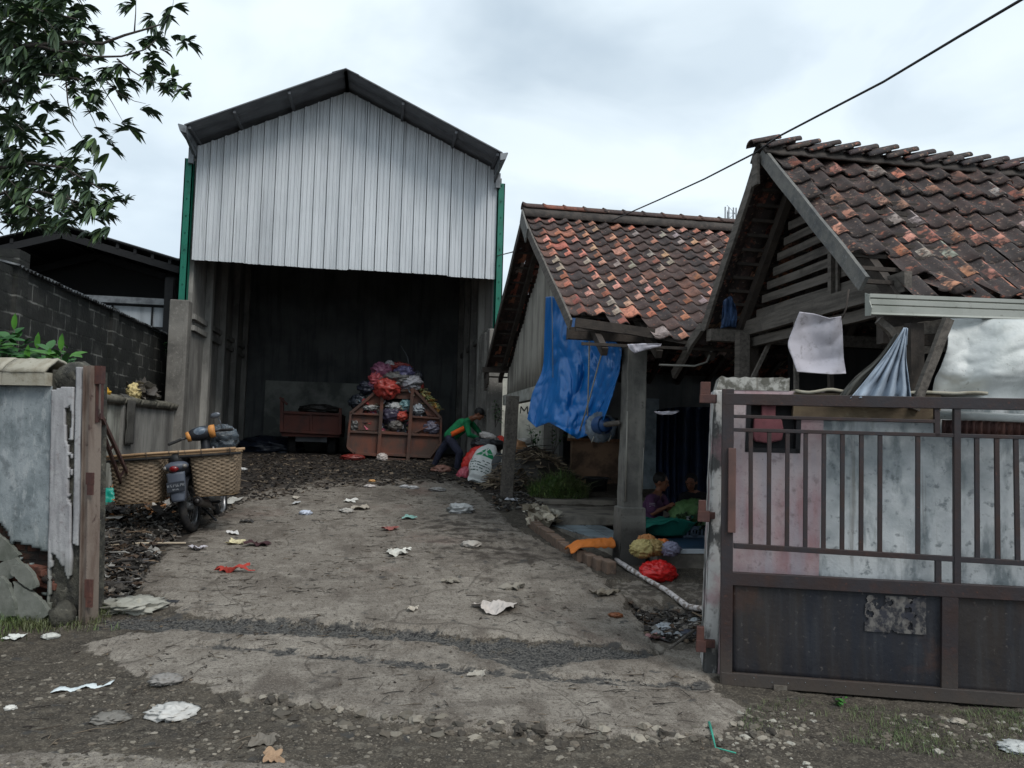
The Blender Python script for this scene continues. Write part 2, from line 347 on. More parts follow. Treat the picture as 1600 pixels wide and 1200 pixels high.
def build_ground():
    xs = np.concatenate([np.linspace(-60, -8, 14), np.linspace(-6.4, 6.6, 430), np.linspace(8, 60, 14)])
    ys = np.concatenate([np.linspace(-30, 1, 10), np.linspace(2.0, 9.2, 300), np.linspace(9.25, 22, 260), np.linspace(24, 120, 12)])
    X, Y = np.meshgrid(xs, ys)
    Z = 0.085*np.clip(Y-5.8, 0, 11.8)
    jx = X+(0.16*(fbm(X*5, Y*5, 4, 3)-.5)+.12*(fbm(X*16, Y*16, 3, 5)-.5)); jy = Y+(0.16*(fbm(X*5, Y*5, 4, 9)-.5)+.12*(fbm(X*16, Y*16, 3, 15)-.5))
    soft = lambda p, w: np.clip(.5-sdf(jx, jy, p)/w, 0, 1)
    ms = soft(slab, .05); ma = soft(apron, .07); mc = soft(corner, .12); mw = soft(walk, .05)
    hole = soft(pool, .30)*(fbm(X*4+3, Y*4, 3, 51) > .25)
    mud = np.maximum(soft(mudline, .10), soft(trackline, .05)*.8)
    sm = soft(shedmud, .9); sm = np.maximum(sm, .5*soft(mid_d, .9))
    near = (np.abs(X) < 8) & (Y > 1.5) & (Y < 23)
    dirt = (fbm(X*1.3, Y*1.3, 5, 1)-.5)*.05+(fbm(X*9, Y*9, 5, 2)-.5)*.035
    conc = (fbm(X*.9, Y*.9, 3, 4)-.5)*.02+(fbm(X*14, Y*14, 4, 6)-.5)*.007
    cem = np.maximum.reduce([ms, ma, mc, mw*.42])
    h = dirt*(1-cem)+conc*cem + cem*.035
    h = h-.03*mud+.02*mud*(fbm(X*16, Y*16, 4, 12)-.3)
    h = h-.045*soft(walk, .04)*(1-ms)*(1-ma)
    h = h+sm*.06*fbm(X*6, Y*6, 5, 21)-hole*(.07+.09*fbm(X*5, Y*5, 3, 44))
    Z = Z+np.where(near, h, 0)-.01
    mud = np.maximum(mud, hole)
    nx, ny = len(xs), len(ys)
    me = bpy.data.meshes.new('ground')
    idx = np.arange(nx*ny).reshape(ny, nx)
    q = np.stack([idx[:-1, :-1], idx[:-1, 1:], idx[1:, 1:], idx[1:, :-1]], -1).reshape(-1, 4)
    me.from_pydata(np.stack([X, Y, Z], -1).reshape(-1, 3).tolist(), [], q.tolist())
    me.polygons.foreach_set('use_smooth', [True]*len(q))
    for nm, a in (('cem', cem), ('mud', mud), ('org', sm), ('damp', fbm(X*.8, Y*.8, 4, 33))):
        at = me.attributes.new(nm, 'FLOAT', 'POINT'); at.data.foreach_set('value', a.reshape(-1).astype(np.float32))
    K = lambda *a: srgb(*a)
    dm = mat('ground_dirt', K(72, 66, 58), [
        dict(s=2.5, lo=.4, hi=.65, c=K(52, 48, 43), f=.9), dict(s=11., lo=.48, hi=.66, c=K(96, 89, 79), f=.65), dict(s=30., lo=.52, hi=.62, c=K(46, 42, 38), f=.7, seed=3.),
        dict(s=75., d=4, lo=.54, hi=.62, c=K(120, 113, 102), f=.6), dict(s=8., lo=.6, hi=.68, c=K(116, 110, 100), f=.5, seed=9.),
        dict(k='attr', a='cem', s=9., br=1.1, lo=.40, hi=.56, c=K(132, 125, 116)),
        dict(s=1.3, lo=.42, hi=.62, c=K(100, 92, 84), f=.75, mask='cem'), dict(s=6., lo=.5, hi=.66, c=K(158, 151, 141), f=.5, mask='cem', seed=2.),
        dict(s=(3.2, 1.3, 3.), lo=.52, hi=.64, c=K(84, 76, 69), f=.7, mask='cem', seed=14.), dict(s=(.9, 3.5, 3.), lo=.55, hi=.66, c=K(88, 81, 75), f=.6, mask='cem', seed=15.),
        dict(s=(30., 9., 9.), lo=.56, hi=.66, c=K(72, 64, 57), f=.65, mask='cem', seed=4.), dict(s=(7., 34., 9.), lo=.58, hi=.68, c=K(66, 58, 52), f=.6, mask='cem', seed=8.),
        dict(s=48., d=4, lo=.55, hi=.62, c=K(70, 63, 57), f=.7, mask='cem', seed=21.), dict(s=100., d=3, lo=.56, hi=.64, c=K(160, 154, 144), f=.45, mask='cem', seed=22.), dict(s=140., d=2, lo=.56, hi=.62, c=K(60, 54, 50), f=.6, seed=23.),
        dict(k='crack', s=.42, lo=.006, hi=.0, c=K(58, 52, 47), f=.6, mask='cem'), dict(s=.6, lo=.58, hi=.72, c=K(116, 88, 80), f=.45, mask='cem', seed=6.),
        dict(k='attr', a='org', s=5., br=1.3, lo=.35, hi=.75, c=K(56, 50, 45), f=.9, seed=3.),
        dict(k='attr', a='org', s=24., br=1.3, lo=.8, hi=1., c=K(32, 29, 28), f=.9, seed=9.),
        dict(k='attr', a='mud', s=7., br=2.2, lo=.5, hi=.85, c=K(62, 61, 60), f=.9, seed=7.),
        dict(k='attr', a='mud', s=26., br=2.4, lo=.85, hi=1.1, c=K(30, 31, 33), f=.85, seed=1.), dict(k='attr', a='mud', s=60., br=2.6, lo=1.0, hi=1.15, c=K(108, 106, 102), f=.6, seed=17.)],
        rough=.9, bump=((7., .5, 'noise', .03), (30., .6, 'noise', .015), (110., .6, 'noise', .006)), spec=.25)
    me.materials.append(dm); me.update()
    o = bpy.data.objects.new('ground', me); COL.objects.link(o); o['kind'] = 'structure'
    return X, Y, Z
_gx, _gy, _gzz = build_ground()
_GT = bpy.data.objects['ground']
from mathutils.bvhtree import BVHTree
_me = _GT.data
_bvh = BVHTree.FromPolygons([v.co[:] for v in _me.vertices], [p.vertices[:] for p in _me.polygons])
def gh(x, y):                              # height of the finished ground
    h = _bvh.ray_cast(Vector((x, y, 5)), Vector((0, 0, -1)))
    return h[0].z if h[0] else gz(y)
def onG(u, v): p = aG(u, v); return Vector((p.x, p.y, gh(p.x, p.y)))
# ================================================================== materials shared by the buildings
conc_mat = mat('weathered_concrete', srgb(120, 117, 112), [dict(s=2.2, lo=.4, hi=.65, c=srgb(78, 76, 73), f=.75), dict(s=(7, 7, .7), lo=.5, hi=.72, c=srgb(58, 56, 54), f=.7), dict(s=22., lo=.55, hi=.7, c=srgb(150, 147, 140), f=.45)], bump=((20., .4), (90., .3)))
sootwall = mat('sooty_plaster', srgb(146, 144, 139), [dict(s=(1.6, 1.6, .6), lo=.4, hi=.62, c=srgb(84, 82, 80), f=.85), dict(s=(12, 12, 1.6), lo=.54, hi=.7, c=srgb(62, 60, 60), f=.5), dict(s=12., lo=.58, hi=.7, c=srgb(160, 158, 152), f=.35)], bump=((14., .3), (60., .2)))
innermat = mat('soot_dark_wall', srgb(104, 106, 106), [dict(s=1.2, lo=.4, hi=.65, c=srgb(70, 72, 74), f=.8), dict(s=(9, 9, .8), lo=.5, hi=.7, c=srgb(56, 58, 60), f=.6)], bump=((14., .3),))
galv = mat('galvanised_cladding', srgb(196, 200, 204), [dict(s=(3.5, 3.5, .35), lo=.42, hi=.7, c=srgb(160, 165, 170), f=.6), dict(s=(26, 26, .5), lo=.56, hi=.7, c=srgb(96, 98, 102), f=.55), dict(s=.9, lo=.5, hi=.7, c=srgb(168, 172, 176), f=.4), dict(k='z', lo=.42, hi=.0, br=.5, s=(11., 11., 1.), c=srgb(66, 66, 68), f=.95), dict(s=50., lo=.68, hi=.74, c=srgb(60, 56, 54), f=.6)], rough=.5, metal=.1, bump=((3., .15), (30., .1)), attr='Col')
darkroof = mat('dark_metal_roof', srgb(104, 106, 110), [dict(s=3., lo=.45, hi=.65, c=srgb(76, 78, 82), f=.7), dict(s=(1, 20, 1), lo=.5, hi=.7, c=srgb(80, 76, 72), f=.4)], rough=.6, metal=.3, bump=((10., .2),))
green = mat('green_painted_steel', srgb(20, 104, 86), [dict(s=3., lo=.5, hi=.7, c=srgb(14, 74, 62), f=.7), dict(s=26., lo=.62, hi=.7, c=srgb(60, 62, 54), f=.7)], rough=.5, bump=((30., .15),))
greysteel = mat('grey_flashing', srgb(120, 124, 128), [dict(s=6., lo=.45, hi=.65, c=srgb(74, 76, 80), f=.7)], rough=.5, metal=.4)
# ================================================================== the big waste warehouse
YF, YB, XL, XR = 15.5, 21.9, -3.68, 2.22
zr, ze = 8.34, 6.96                    # cladding top under ridge and at the sides
xm = -0.86
wh = thing('warehouse', ((XL+XR)/2, YF, 0.8), 'tall gabled waste warehouse with white corrugated front, dark open bay and green corner posts', 'warehouse')
# corrugated gable cladding
mb = MB()
zbot = 4.77
def clad_top(x): return zr-(zr-ze)*abs(x-xm)/((xm-XL) if x < xm else (XR-xm))
prof = []; pitch = 0.245; x = XL+0.02; k = 0
while x < XR-0.03:
    for dx, dy in ((0, 0), (.004, .012), (.014, .012), (.018, -.034), (.05, -.034), (.058, 0), (.12, 0), (.128, -.010), (.14, -.010), (.148, 0), (.19, 0), (.197, -.010), (.209, -.010), (.216, 0)):
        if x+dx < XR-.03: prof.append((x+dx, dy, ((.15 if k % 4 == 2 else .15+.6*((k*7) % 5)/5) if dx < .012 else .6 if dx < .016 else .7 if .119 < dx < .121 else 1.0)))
    x += pitch*random.uniform(.995, 1.005); k += 1
vs = []; fs = []; NR = 7
for i, (x, dy, _g) in enumerate(prof):
    col_i = int((x-XL)/pitch/4); zb = zbot-0.012*(col_i % 3)-0.006*math.sin(col_i*9.1)
    for r in range(NR+1):
        t = r/NR; z = zb+(clad_top(x)-zb)*t
        vs.append((x, YF+dy+.012*MN.noise((x*1.3, z*1.1, 3)), z))
gc = []
for i in range(len(prof)-1):
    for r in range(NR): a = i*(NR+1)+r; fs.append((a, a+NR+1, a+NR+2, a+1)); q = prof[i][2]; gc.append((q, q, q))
mb.add(vs, fs, gc)
n0 = len(vs); mb.add([(p[0], p[1]+.004, p[2]) for p in vs], [tuple(reversed(f)) for f in fs], gc)
obj('gable_cladding', mb, galv, wh)
mb = MB(); mb.box(XL, XR, YF+.05, YF+.13, zbot+.03, zbot+.18)          # girt behind the cladding foot
for t in (.3, .7): mb.box(XL+.1, XR-.1, YF+.05, YF+.12, zbot+.2+t*2, zbot+.3+t*2)
obj('girt', mb, darkroof, wh)
# roof: corrugated sheets standing out in front of the gable
mb = MB(); yo = 14.62
apex = Vector((xm-.02, 0, 8.30)); eL = Vector((XL-.02, 0, 6.95)); eR = Vector((XR-.07, 0, 6.94))
def slope(a, b, name, parent):
    m_ = MB(); d = b-a; n = int((YB+.3-yo)/0.19)
    def fn(s, t):
        p = a+d*t; return Vector((p.x, yo+(YB+.3-yo)*s, p.z+.085+ (0.028 if (int(round(s*n*2)) % 4) in (0, 1) else 0)))
    m_.sheet(fn, n*2, 6, 0.02, smooth=False); return obj(name, m_, darkroof, parent)
rf = slope(apex, eL, 'roof_slope', wh); slope(eR, apex, 'roof_slope', wh)
mb = MB()
for t in (.0, .36, .7, .97):
    for e_ in (eL, eR):
        p = apex.lerp(e_, t); mb.beam((p.x, yo+.06, p.z+.045), (p.x, YB, p.z+.045), .05, .05)
obj('purlins', mb, darkroof, wh)
mb = MB(); mb.sheet(lambda s, t: (apex.x+(s-.5)*.5, yo-.01+(YB-yo+.3)*t, apex.z+.105-abs(s-.5)*.20), 4, 1, .012, smooth=False)
obj('ridge_cap', mb, darkroof, wh)
for e_, sg in ((eL, -1), (eR, 1)):               # box gutters along the eaves
    mb = MB(); pr = [(-.05, .08), (.09, .11), (.10, .095), (.06, -.02), (-.05, -.05)]
    pts = [(e_.x+sg*a, yo-.02, e_.z+b) for a, b in pr]; mb.prism(pts, (0, YB-yo, 0)); g_ = obj('gutter', mb, greysteel, wh)
    mb = MB(); mb.beam((e_.x-sg*.02, yo+.06, e_.z-.02), (e_.x-sg*.02, YF+.02, e_.z-.16), .05, .10); mb.beam((e_.x+sg*0.03, YF-.1, e_.z-.05), (e_.x+sg*.03, YF-.1, e_.z-.35), .09, .09)
    obj('bracket', mb, greysteel, g_)
# green corner posts on concrete pillars
for x0, zb, sg in ((XL-.10, 3.98, -1), (XR+.04, 3.72, 1)):
    mb = MB(); x1 = x0+sg*.0
    mb.box(x1-.075, x1+.075, YF-.06, YF-.035, zb, ze-.25); mb.box(x1-.075, x1-.055, YF-.06, YF+.12, zb, ze-.25); mb.box(x1+.055, x1+.075, YF-.06, YF+.12, zb, ze-.25)
    for k in range(9): mb.lathe([(0, -.012), (.014, -.012), (.014, 0)], (x1, YF-.07, zb+.3+k*.33), 6, Matrix.Rotation(PI/2, 3, 'X'))
    obj('corner_post', mb, green, wh)
for xc, zt, w in ((XL-.12, 3.98, .34), (XR+.02, 3.72, .30)):
    mb = MB(); mb.box(xc-w/2, xc+w/2, YF-.12, YF+.2, .2, zt); obj('pillar', mb, conc_mat, wh, bevel=.02)
# side walls, back wall, columns
mb = MB(); mb.box(XL-.1, XL+.03, YF+.2, YB, .3, 6.9); obj('side_wall', mb, sootwall, wh)
mb = MB(); mb.box(XR-.05, XR+.08, YF+.2, YB, .3, 6.9); obj('side_wall', mb, sootwall, wh)
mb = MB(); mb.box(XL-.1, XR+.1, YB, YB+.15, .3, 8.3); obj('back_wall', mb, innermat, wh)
mb = MB(); mb.box(XL+.6, XR-1.6, YB-.12, YB-.003, .3, 2.9); obj('whitewashed_dado', mb, mat('sooty_dado', srgb(150, 152, 146), [dict(s=1.5, lo=.4, hi=.6, c=srgb(90, 92, 90), f=.85)]), wh)
for k in range(4):
    y = YF+1.45+k*1.5
    for xx in (XL+.03, XR-.05):
        s = 1 if xx < 0 else -1
        mb = MB(); mb.box(min(xx, xx+s*.13), max(xx, xx+s*.13), y-.1, y+.1, .3, 6.88); obj('wall_column', mb, sootwall, wh)
        y0 = YF+.2 if k == 0 else y-1.4
        for z in (3.72, 3.5):
            if xx < 0 or z == 3.72:
                mb = MB(); mb.box(min(xx, xx+s*.07), max(xx, xx+s*.07), y0, y-.1, z-.05, z+.05); obj('wall_beam', mb, sootwall, wh)
mb = MB()
for k in range(3): mb.box(XR-.17, XR-.051, YF+.3+k*.42, YF+.36+k*.42, .3, 3.7)
obj('wall_battens', mb, conc_mat, wh)
# ================================================================== left side: block wall, low capped wall, neighbour
blockm = bpy.data.materials.new('mossy_blockwork'); blockm.use_nodes = True
def block_mat(m_, scale, bw, bh, c1, c2, cm, dark, axis='X', mort=.02, moss=None, lm=.45, rot=None):
    t = m_.node_tree; N = t.nodes; L = t.links; P = N['Principled BSDF']; P.inputs['Roughness'].default_value = .9; P.inputs['Specular IOR Level'].default_value = .25
    tc = N.new('ShaderNodeTexCoord'); mp = N.new('ShaderNodeMapping'); L.new(tc.outputs['Object'], mp.inputs[0])
    mp.inputs['Rotation'].default_value = rot or ((PI/2, 0, PI/2) if axis == 'X' else (PI/2, 0, 0))
    sx = N.new('ShaderNodeSeparateXYZ'); L.new(tc.outputs['Object'], sx.inputs[0]); cx = N.new('ShaderNodeCombineXYZ')
    if axis == 'X': L.new(sx.outputs[1], cx.inputs[0])
    elif axis == 'Y': L.new(sx.outputs[0], cx.inputs[0])
    L.new(sx.outputs[2], cx.inputs[1])
    dn = N.new('ShaderNodeTexNoise'); dn.inputs['Scale'].default_value = 6; L.new(tc.outputs['Object'], dn.inputs[0])
    av = N.new('ShaderNodeMixRGB'); av.blend_type = 'ADD'; av.inputs[0].default_value = .03; L.new(cx.outputs[0], av.inputs[1]); L.new(dn.outputs['Color'], av.inputs[2])
    b = N.new('ShaderNodeTexBrick'); L.new(av.outputs[0], b.inputs[0]); b.inputs['Scale'].default_value = 1
    b.inputs['Brick Width'].default_value = bw; b.inputs['Row Height'].default_value = bh; b.inputs['Mortar Size'].default_value = mort; b.inputs['Mortar Smooth'].default_value = .3; b.inputs['Bias'].default_value = 0
    b.inputs['Color1'].default_value = (*c1, 1); b.inputs['Color2'].default_value = (*c2, 1); b.inputs['Mortar'].default_value = (*cm, 1)
    n = N.new('ShaderNodeTexNoise'); n.inputs['Scale'].default_value = 2.2; n.inputs['Detail'].default_value = 8; L.new(tc.outputs['Object'], n.inputs[0])
    r = N.new('ShaderNodeMapRange'); r.inputs[1].default_value = lm; r.inputs[2].default_value = lm+.12; L.new(n.outputs[0], r.inputs[0])
    x = N.new('ShaderNodeMixRGB'); L.new(r.outputs[0], x.inputs[0]); L.new(b.outputs[0], x.inputs[1]); x.inputs[2].default_value = (*dark, 1)
    n2 = N.new('ShaderNodeTexNoise'); n2.inputs['Scale'].default_value = 18; n2.inputs['Detail'].default_value = 6; L.new(tc.outputs['Object'], n2.inputs[0])
    r2 = N.new('ShaderNodeMapRange'); r2.inputs[1].default_value = .55; r2.inputs[2].default_value = .75; r2.inputs[4].default_value = .5; L.new(n2.outputs[0], r2.inputs[0])
    y = N.new('ShaderNodeMixRGB'); L.new(r2.outputs[0], y.inputs[0]); L.new(x.outputs[0], y.inputs[1]); y.inputs[2].default_value = (*(moss or dark), 1)
    L.new(y.outputs[0], P.inputs['Base Color'])
    bm_ = N.new('ShaderNodeBump'); bm_.inputs['Strength'].default_value = .7; bm_.inputs['Distance'].default_value = .015; iv = N.new('ShaderNodeMath'); iv.operation = 'SUBTRACT'; iv.inputs[0].default_value = 1
    L.new(b.outputs['Fac'], iv.inputs[1]); ad = N.new('ShaderNodeMath'); L.new(iv.outputs[0], ad.inputs[0]); L.new(n2.outputs[0], ad.inputs[1]); L.new(ad.outputs[0], bm_.inputs['Height']); L.new(bm_.outputs[0], P.inputs['Normal'])
    return m_
block_mat(blockm, 1, .42, .215, srgb(58, 58, 56), srgb(48, 48, 47), srgb(110, 110, 106), srgb(38, 39, 38), 'X', .014, srgb(52, 58, 48), lm=.40)
cap_m = mat('moss_coping', srgb(112, 108, 98), [dict(s=8., lo=.45, hi=.65, c=srgb(62, 62, 52), f=.8), dict(s=25., lo=.6, hi=.7, c=srgb(150, 148, 138), f=.6)], bump=((30., .5),))
bw = thing('block_wall', (-4.3, 12.5, .3), 'tall dark mossy concrete block wall with broken tin strip along its top', 'wall')
mb = MB(); xw = -4.28
def wtop(y): return 3.44 if y > 9.7 else 3.44
mb.box(xw-.16, xw, 5.2, 16.9, -.3, 3.40); obj('blockwork', mb, blockm, bw)
mb = MB()
for y in (10.0, 13.3, 16.75): mb.box(xw-.19, xw+.05, y-.14, y+.14, -.2, 3.46 if y > 10.5 else 3.62)
obj('stiffener_column', mb, blockm, bw)
mb = MB()
mb.sheet(lambda s, t: (xw-.14+.22*t, 9.8+6.9*s, 3.46-.05*t+.02*math.sin(s*420)+.015*MN.noise((s*40, t, 0))), 260, 2, .006)
obj('tin_strip', mb, galv, bw)
lw = thing('low_wall', (-3.85, 12, .2), 'low plastered yard wall with grey coping slabs on the left of the drive', 'wall')
stw = mat('stained_plaster', srgb(172, 172, 162), [dict(s=(3, 3, .5), lo=.4, hi=.62, c=srgb(98, 97, 90), f=.9), dict(s=(12, 12, 1.), lo=.52, hi=.68, c=srgb(60, 58, 54), f=.6), dict(s=1.2, lo=.5, hi=.6, c=srgb(84, 82, 76), f=.8, seed=3.)], bump=((16., .4), (70., .2)))
mb = MB(); mb.box(-3.98, -3.78, 9.1, 12.45, 0, 1.93); obj('panel', mb, stw, lw)
mb = MB(); mb.box(-3.98, -3.78, 12.45, 15.36, 0, 1.93); obj('panel', mb, sootwall, lw, 'darker sooty wall panel')
mb = MB(); mb.box(-4.02, -3.735, 12.33, 12.75, 0, 1.945); obj('pier', mb, sootwall, lw)
y = 9.05
while y < 15.3:
    l = random.uniform(.7, 1.0); mb = MB(); y1 = min(y+l, 15.34)
    mb.sheet(lambda s, t: (-4.06+.36*s, y+(y1-y)*t, 2.05-.05*abs(s-.5)*2+.008*MN.noise((s*9, t*9, y))), 6, 8, .10)
    obj('coping_slab', mb, cap_m, lw); y = y1+.012
# neighbour's open shed with dark roof beyond the block wall
nb = thing('neighbour_shed', (-8.5, 14, 1.0), 'dark open-sided metal roofed shed behind the block wall, with white panelled upper wall', 'shed')
NY = 16.7
rid = aY(95, 350, NY); 
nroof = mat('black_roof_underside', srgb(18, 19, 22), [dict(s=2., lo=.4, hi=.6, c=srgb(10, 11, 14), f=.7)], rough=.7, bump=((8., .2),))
def nslope(dx, dz, nm):
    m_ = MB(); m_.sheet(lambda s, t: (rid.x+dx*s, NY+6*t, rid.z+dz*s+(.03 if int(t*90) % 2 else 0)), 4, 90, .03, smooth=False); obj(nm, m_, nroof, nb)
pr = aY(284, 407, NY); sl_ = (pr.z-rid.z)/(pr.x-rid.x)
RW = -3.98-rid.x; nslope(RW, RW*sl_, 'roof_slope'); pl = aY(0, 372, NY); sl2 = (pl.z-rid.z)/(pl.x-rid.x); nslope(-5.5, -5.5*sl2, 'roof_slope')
mb = MB()
for k in range(7):
    for dx, s2 in ((RW-.1, sl_), (-5.5, sl2)):
        t = (k+.15)/7; x = rid.x+dx*t; mb.beam((x, NY+.05, rid.z+dx*t*s2-.09), (x, NY+5.9, rid.z+dx*t*s2-.09), .06, .10)
for y in (NY+.1, NY+2, NY+4, NY+5.8):
    mb.beam((rid.x, y, rid.z-.2), (rid.x+RW-.1, y, rid.z-.2+(RW-.1)*sl_), .08, .14); mb.beam((rid.x, y, rid.z-.2), (rid.x-5.4, y, rid.z-.2-5.4*sl2), .08, .14)
obj('roof_frame', mb, nroof, nb)
pg = aY(140, 466, 17.3)
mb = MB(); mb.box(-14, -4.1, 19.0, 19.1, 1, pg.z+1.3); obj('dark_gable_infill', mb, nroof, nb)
mb = MB(); mb.box(-9.6, -4.1, 17.05, 17.25, pg.z-.10, pg.z+.03); obj('eaves_gutter', mb, greysteel, nb)
whp = mat('white_board', srgb(176, 182, 188), [dict(s=(3, 3, .6), lo=.45, hi=.65, c=srgb(118, 124, 130), f=.8)], bump=((20., .2),))
mb = MB(); mb.box(-8.0, -4.1, 17.2, 17.27, pg.z-1.6, pg.z-.14); pn = obj('white_panelling', mb, whp, nb)
mb = MB()
for k in range(6): mb.box(-7.9+k*.78, -7.87+k*.78, 17.16, 17.197, pg.z-1.6, pg.z-.14)
mb.box(-8.0, -4.1, 17.155, 17.185, pg.z-.60, pg.z-.55); obj('panel_frame', mb, nroof, pn)
for x, y in ((-4.4, 17.0), (-4.4, 18.6), (-10.5, 17.3), (-10.5, 18.6)):
    mb = MB(); mb.box(x-.08, x+.08, y-.08, y+.08, .6, rid.z-.3-abs(x-rid.x)*.3); obj('support_post', mb, nroof, nb)
# ================================================================== pantile roofs
TC = [srgb(*c) for c in ((72, 56, 52), (62, 50, 48), (84, 62, 55), (56, 47, 46), (128, 78, 62), (160, 98, 76), (176, 118, 96), (98, 70, 60), (150, 138, 126))]
TD = [srgb(*c) for c in ((66, 52, 50), (54, 46, 46), (78, 60, 56), (50, 44, 44), (120, 84, 72))]
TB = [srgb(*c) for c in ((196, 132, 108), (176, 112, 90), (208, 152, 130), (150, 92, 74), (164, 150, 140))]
def tile_slope(mb, O, ud, vd, nU, nV, tw, tl, wts, skip=None, sag=None, rnd=None):
    ud = Vector(ud).normalized(); vd = Vector(vd).normalized(); nn = ud.cross(vd).normalized()
    if nn.z < 0: nn = -nn
    R_ = rnd or random
    pf = [(0, .004), (.12, -.006), (.32, -.012), (.5, -.004), (.64, .016), (.78, .034), (.9, .030), (1.04, .006)]
    h = tw/.2
    for j in range(nV):
        for i in range(nU):
            if skip and skip(i, j): continue
            o = Vector(O)+ud*(i*tw)+vd*(j*tl)+nn*(sag(i, j) if sag else 0)
            dl = R_.uniform(-.008, .008); rot = R_.uniform(-.02, .02); lift = R_.uniform(0, .006)+.003
            if R_.random() < .04: lift += .012; rot *= 2
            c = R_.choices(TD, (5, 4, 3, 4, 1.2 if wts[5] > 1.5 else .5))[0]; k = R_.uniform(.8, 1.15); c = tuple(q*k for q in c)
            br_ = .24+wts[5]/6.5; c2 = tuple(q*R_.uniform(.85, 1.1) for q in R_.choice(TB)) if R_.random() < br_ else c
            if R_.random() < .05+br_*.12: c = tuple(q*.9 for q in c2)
            vs = []; 
            L_ = tl*1.16
            for (t, up) in ((0, 0), (.55, .012), (1., .024)):
                for s, z in pf: vs.append(o+ud*((s-.02)*tw+rot*t*L_)+vd*(t*L_+dl)+nn*(z*h+up+lift))
            for s, z in pf: vs.append(o+ud*((s-.02)*tw+rot*L_)+vd*(L_+dl-.002)+nn*(z*h+.024+lift-.017))
            n = len(pf); fs = []; cs = []
            for r in range(3):
                for q in range(n-1):
                    fs.append((r*n+q, r*n+q+1, (r+1)*n+q+1, (r+1)*n+q))
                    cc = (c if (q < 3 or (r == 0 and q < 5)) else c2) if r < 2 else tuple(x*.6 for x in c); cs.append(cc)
            mb.add(vs, fs, cs, True)
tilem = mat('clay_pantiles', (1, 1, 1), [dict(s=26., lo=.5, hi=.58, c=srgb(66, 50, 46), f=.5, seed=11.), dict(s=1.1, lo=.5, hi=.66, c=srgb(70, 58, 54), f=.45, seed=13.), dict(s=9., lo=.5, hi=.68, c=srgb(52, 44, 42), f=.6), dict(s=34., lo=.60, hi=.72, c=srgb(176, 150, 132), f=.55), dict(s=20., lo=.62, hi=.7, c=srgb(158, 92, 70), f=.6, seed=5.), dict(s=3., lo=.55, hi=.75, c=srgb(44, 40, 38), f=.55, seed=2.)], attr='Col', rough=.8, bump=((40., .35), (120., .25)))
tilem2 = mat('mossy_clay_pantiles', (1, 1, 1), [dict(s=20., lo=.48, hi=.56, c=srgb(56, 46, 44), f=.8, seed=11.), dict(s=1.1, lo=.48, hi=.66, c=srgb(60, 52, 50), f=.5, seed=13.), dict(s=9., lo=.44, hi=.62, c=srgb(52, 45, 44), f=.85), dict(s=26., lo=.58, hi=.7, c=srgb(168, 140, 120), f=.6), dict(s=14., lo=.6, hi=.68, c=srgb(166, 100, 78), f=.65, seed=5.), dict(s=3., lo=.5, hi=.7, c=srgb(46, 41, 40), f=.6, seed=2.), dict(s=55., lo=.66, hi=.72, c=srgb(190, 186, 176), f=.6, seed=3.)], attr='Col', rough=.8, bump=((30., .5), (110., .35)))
ridge_dark = mat('blackened_mortar', srgb(72, 66, 62), [dict(s=8., lo=.4, hi=.6, c=srgb(44, 41, 40), f=.8), dict(s=30., lo=.6, hi=.7, c=srgb(120, 100, 88), f=.5)], bump=((30., .6),))
oldwood = mat('weathered_grey_wood', srgb(98, 92, 86), [dict(s=(30, 2, 30), lo=.42, hi=.65, c=srgb(58, 54, 50), f=.8), dict(s=5., lo=.5, hi=.7, c=srgb(52, 48, 46), f=.6), dict(s=60., lo=.6, hi=.7, c=srgb(140, 134, 126), f=.3)], bump=(((60, 6, 60), .4), (30., .3)))
darkwood = mat('dark_stained_wood', srgb(62, 55, 50), [dict(s=8., lo=.42, hi=.65, c=srgb(38, 34, 32), f=.8), dict(s=40., lo=.58, hi=.7, c=srgb(96, 86, 78), f=.35)], bump=((40., .4),))
barge = mat('grey_bargeboard', srgb(108, 106, 102), [dict(s=9., lo=.42, hi=.65, c=srgb(74, 76, 78), f=.8), dict(s=40., lo=.58, hi=.7, c=srgb(150, 152, 152), f=.35)], bump=((40., .4),))
# ------------------------------------------------------------------ house with blue tarpaulin
h1 = thing('tiled_house', (5.5, 11.3, .5), 'long old house with straight orange and black tiled roof and corrugated gable', 'house')
X1, X1E = 2.0, 9.6
yr, zr1 = 11.3, 4.86; yf, zf = 7.85, 2.62; yb, zb1 = 15.2, 2.78
r1_ = random.Random(3)
tw, tl = .205, .265
vd = Vector((0, yf-yr, zf-zr1)); nV = int(vd.length/tl)
wt1 = [4, 3, 3, 3, 2.6, 2.2, 1.2, 3, .8]
def skip1(i, j):
    if j >= nV-1 and i < 4: return True
    if j >= nV-2 and i < 2: return True
    return (i, j) in ((3, nV-2),)
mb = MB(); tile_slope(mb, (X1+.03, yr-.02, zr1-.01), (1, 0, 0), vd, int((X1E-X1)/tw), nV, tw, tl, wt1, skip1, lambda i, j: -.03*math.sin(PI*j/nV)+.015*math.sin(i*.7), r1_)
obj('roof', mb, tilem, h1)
vb = Vector((0, yb-yr, zb1-zr1)); mb = MB()
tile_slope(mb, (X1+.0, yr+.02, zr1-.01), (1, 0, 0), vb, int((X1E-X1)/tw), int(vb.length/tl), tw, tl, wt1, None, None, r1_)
obj('rear_roof', mb, tilem, h1)
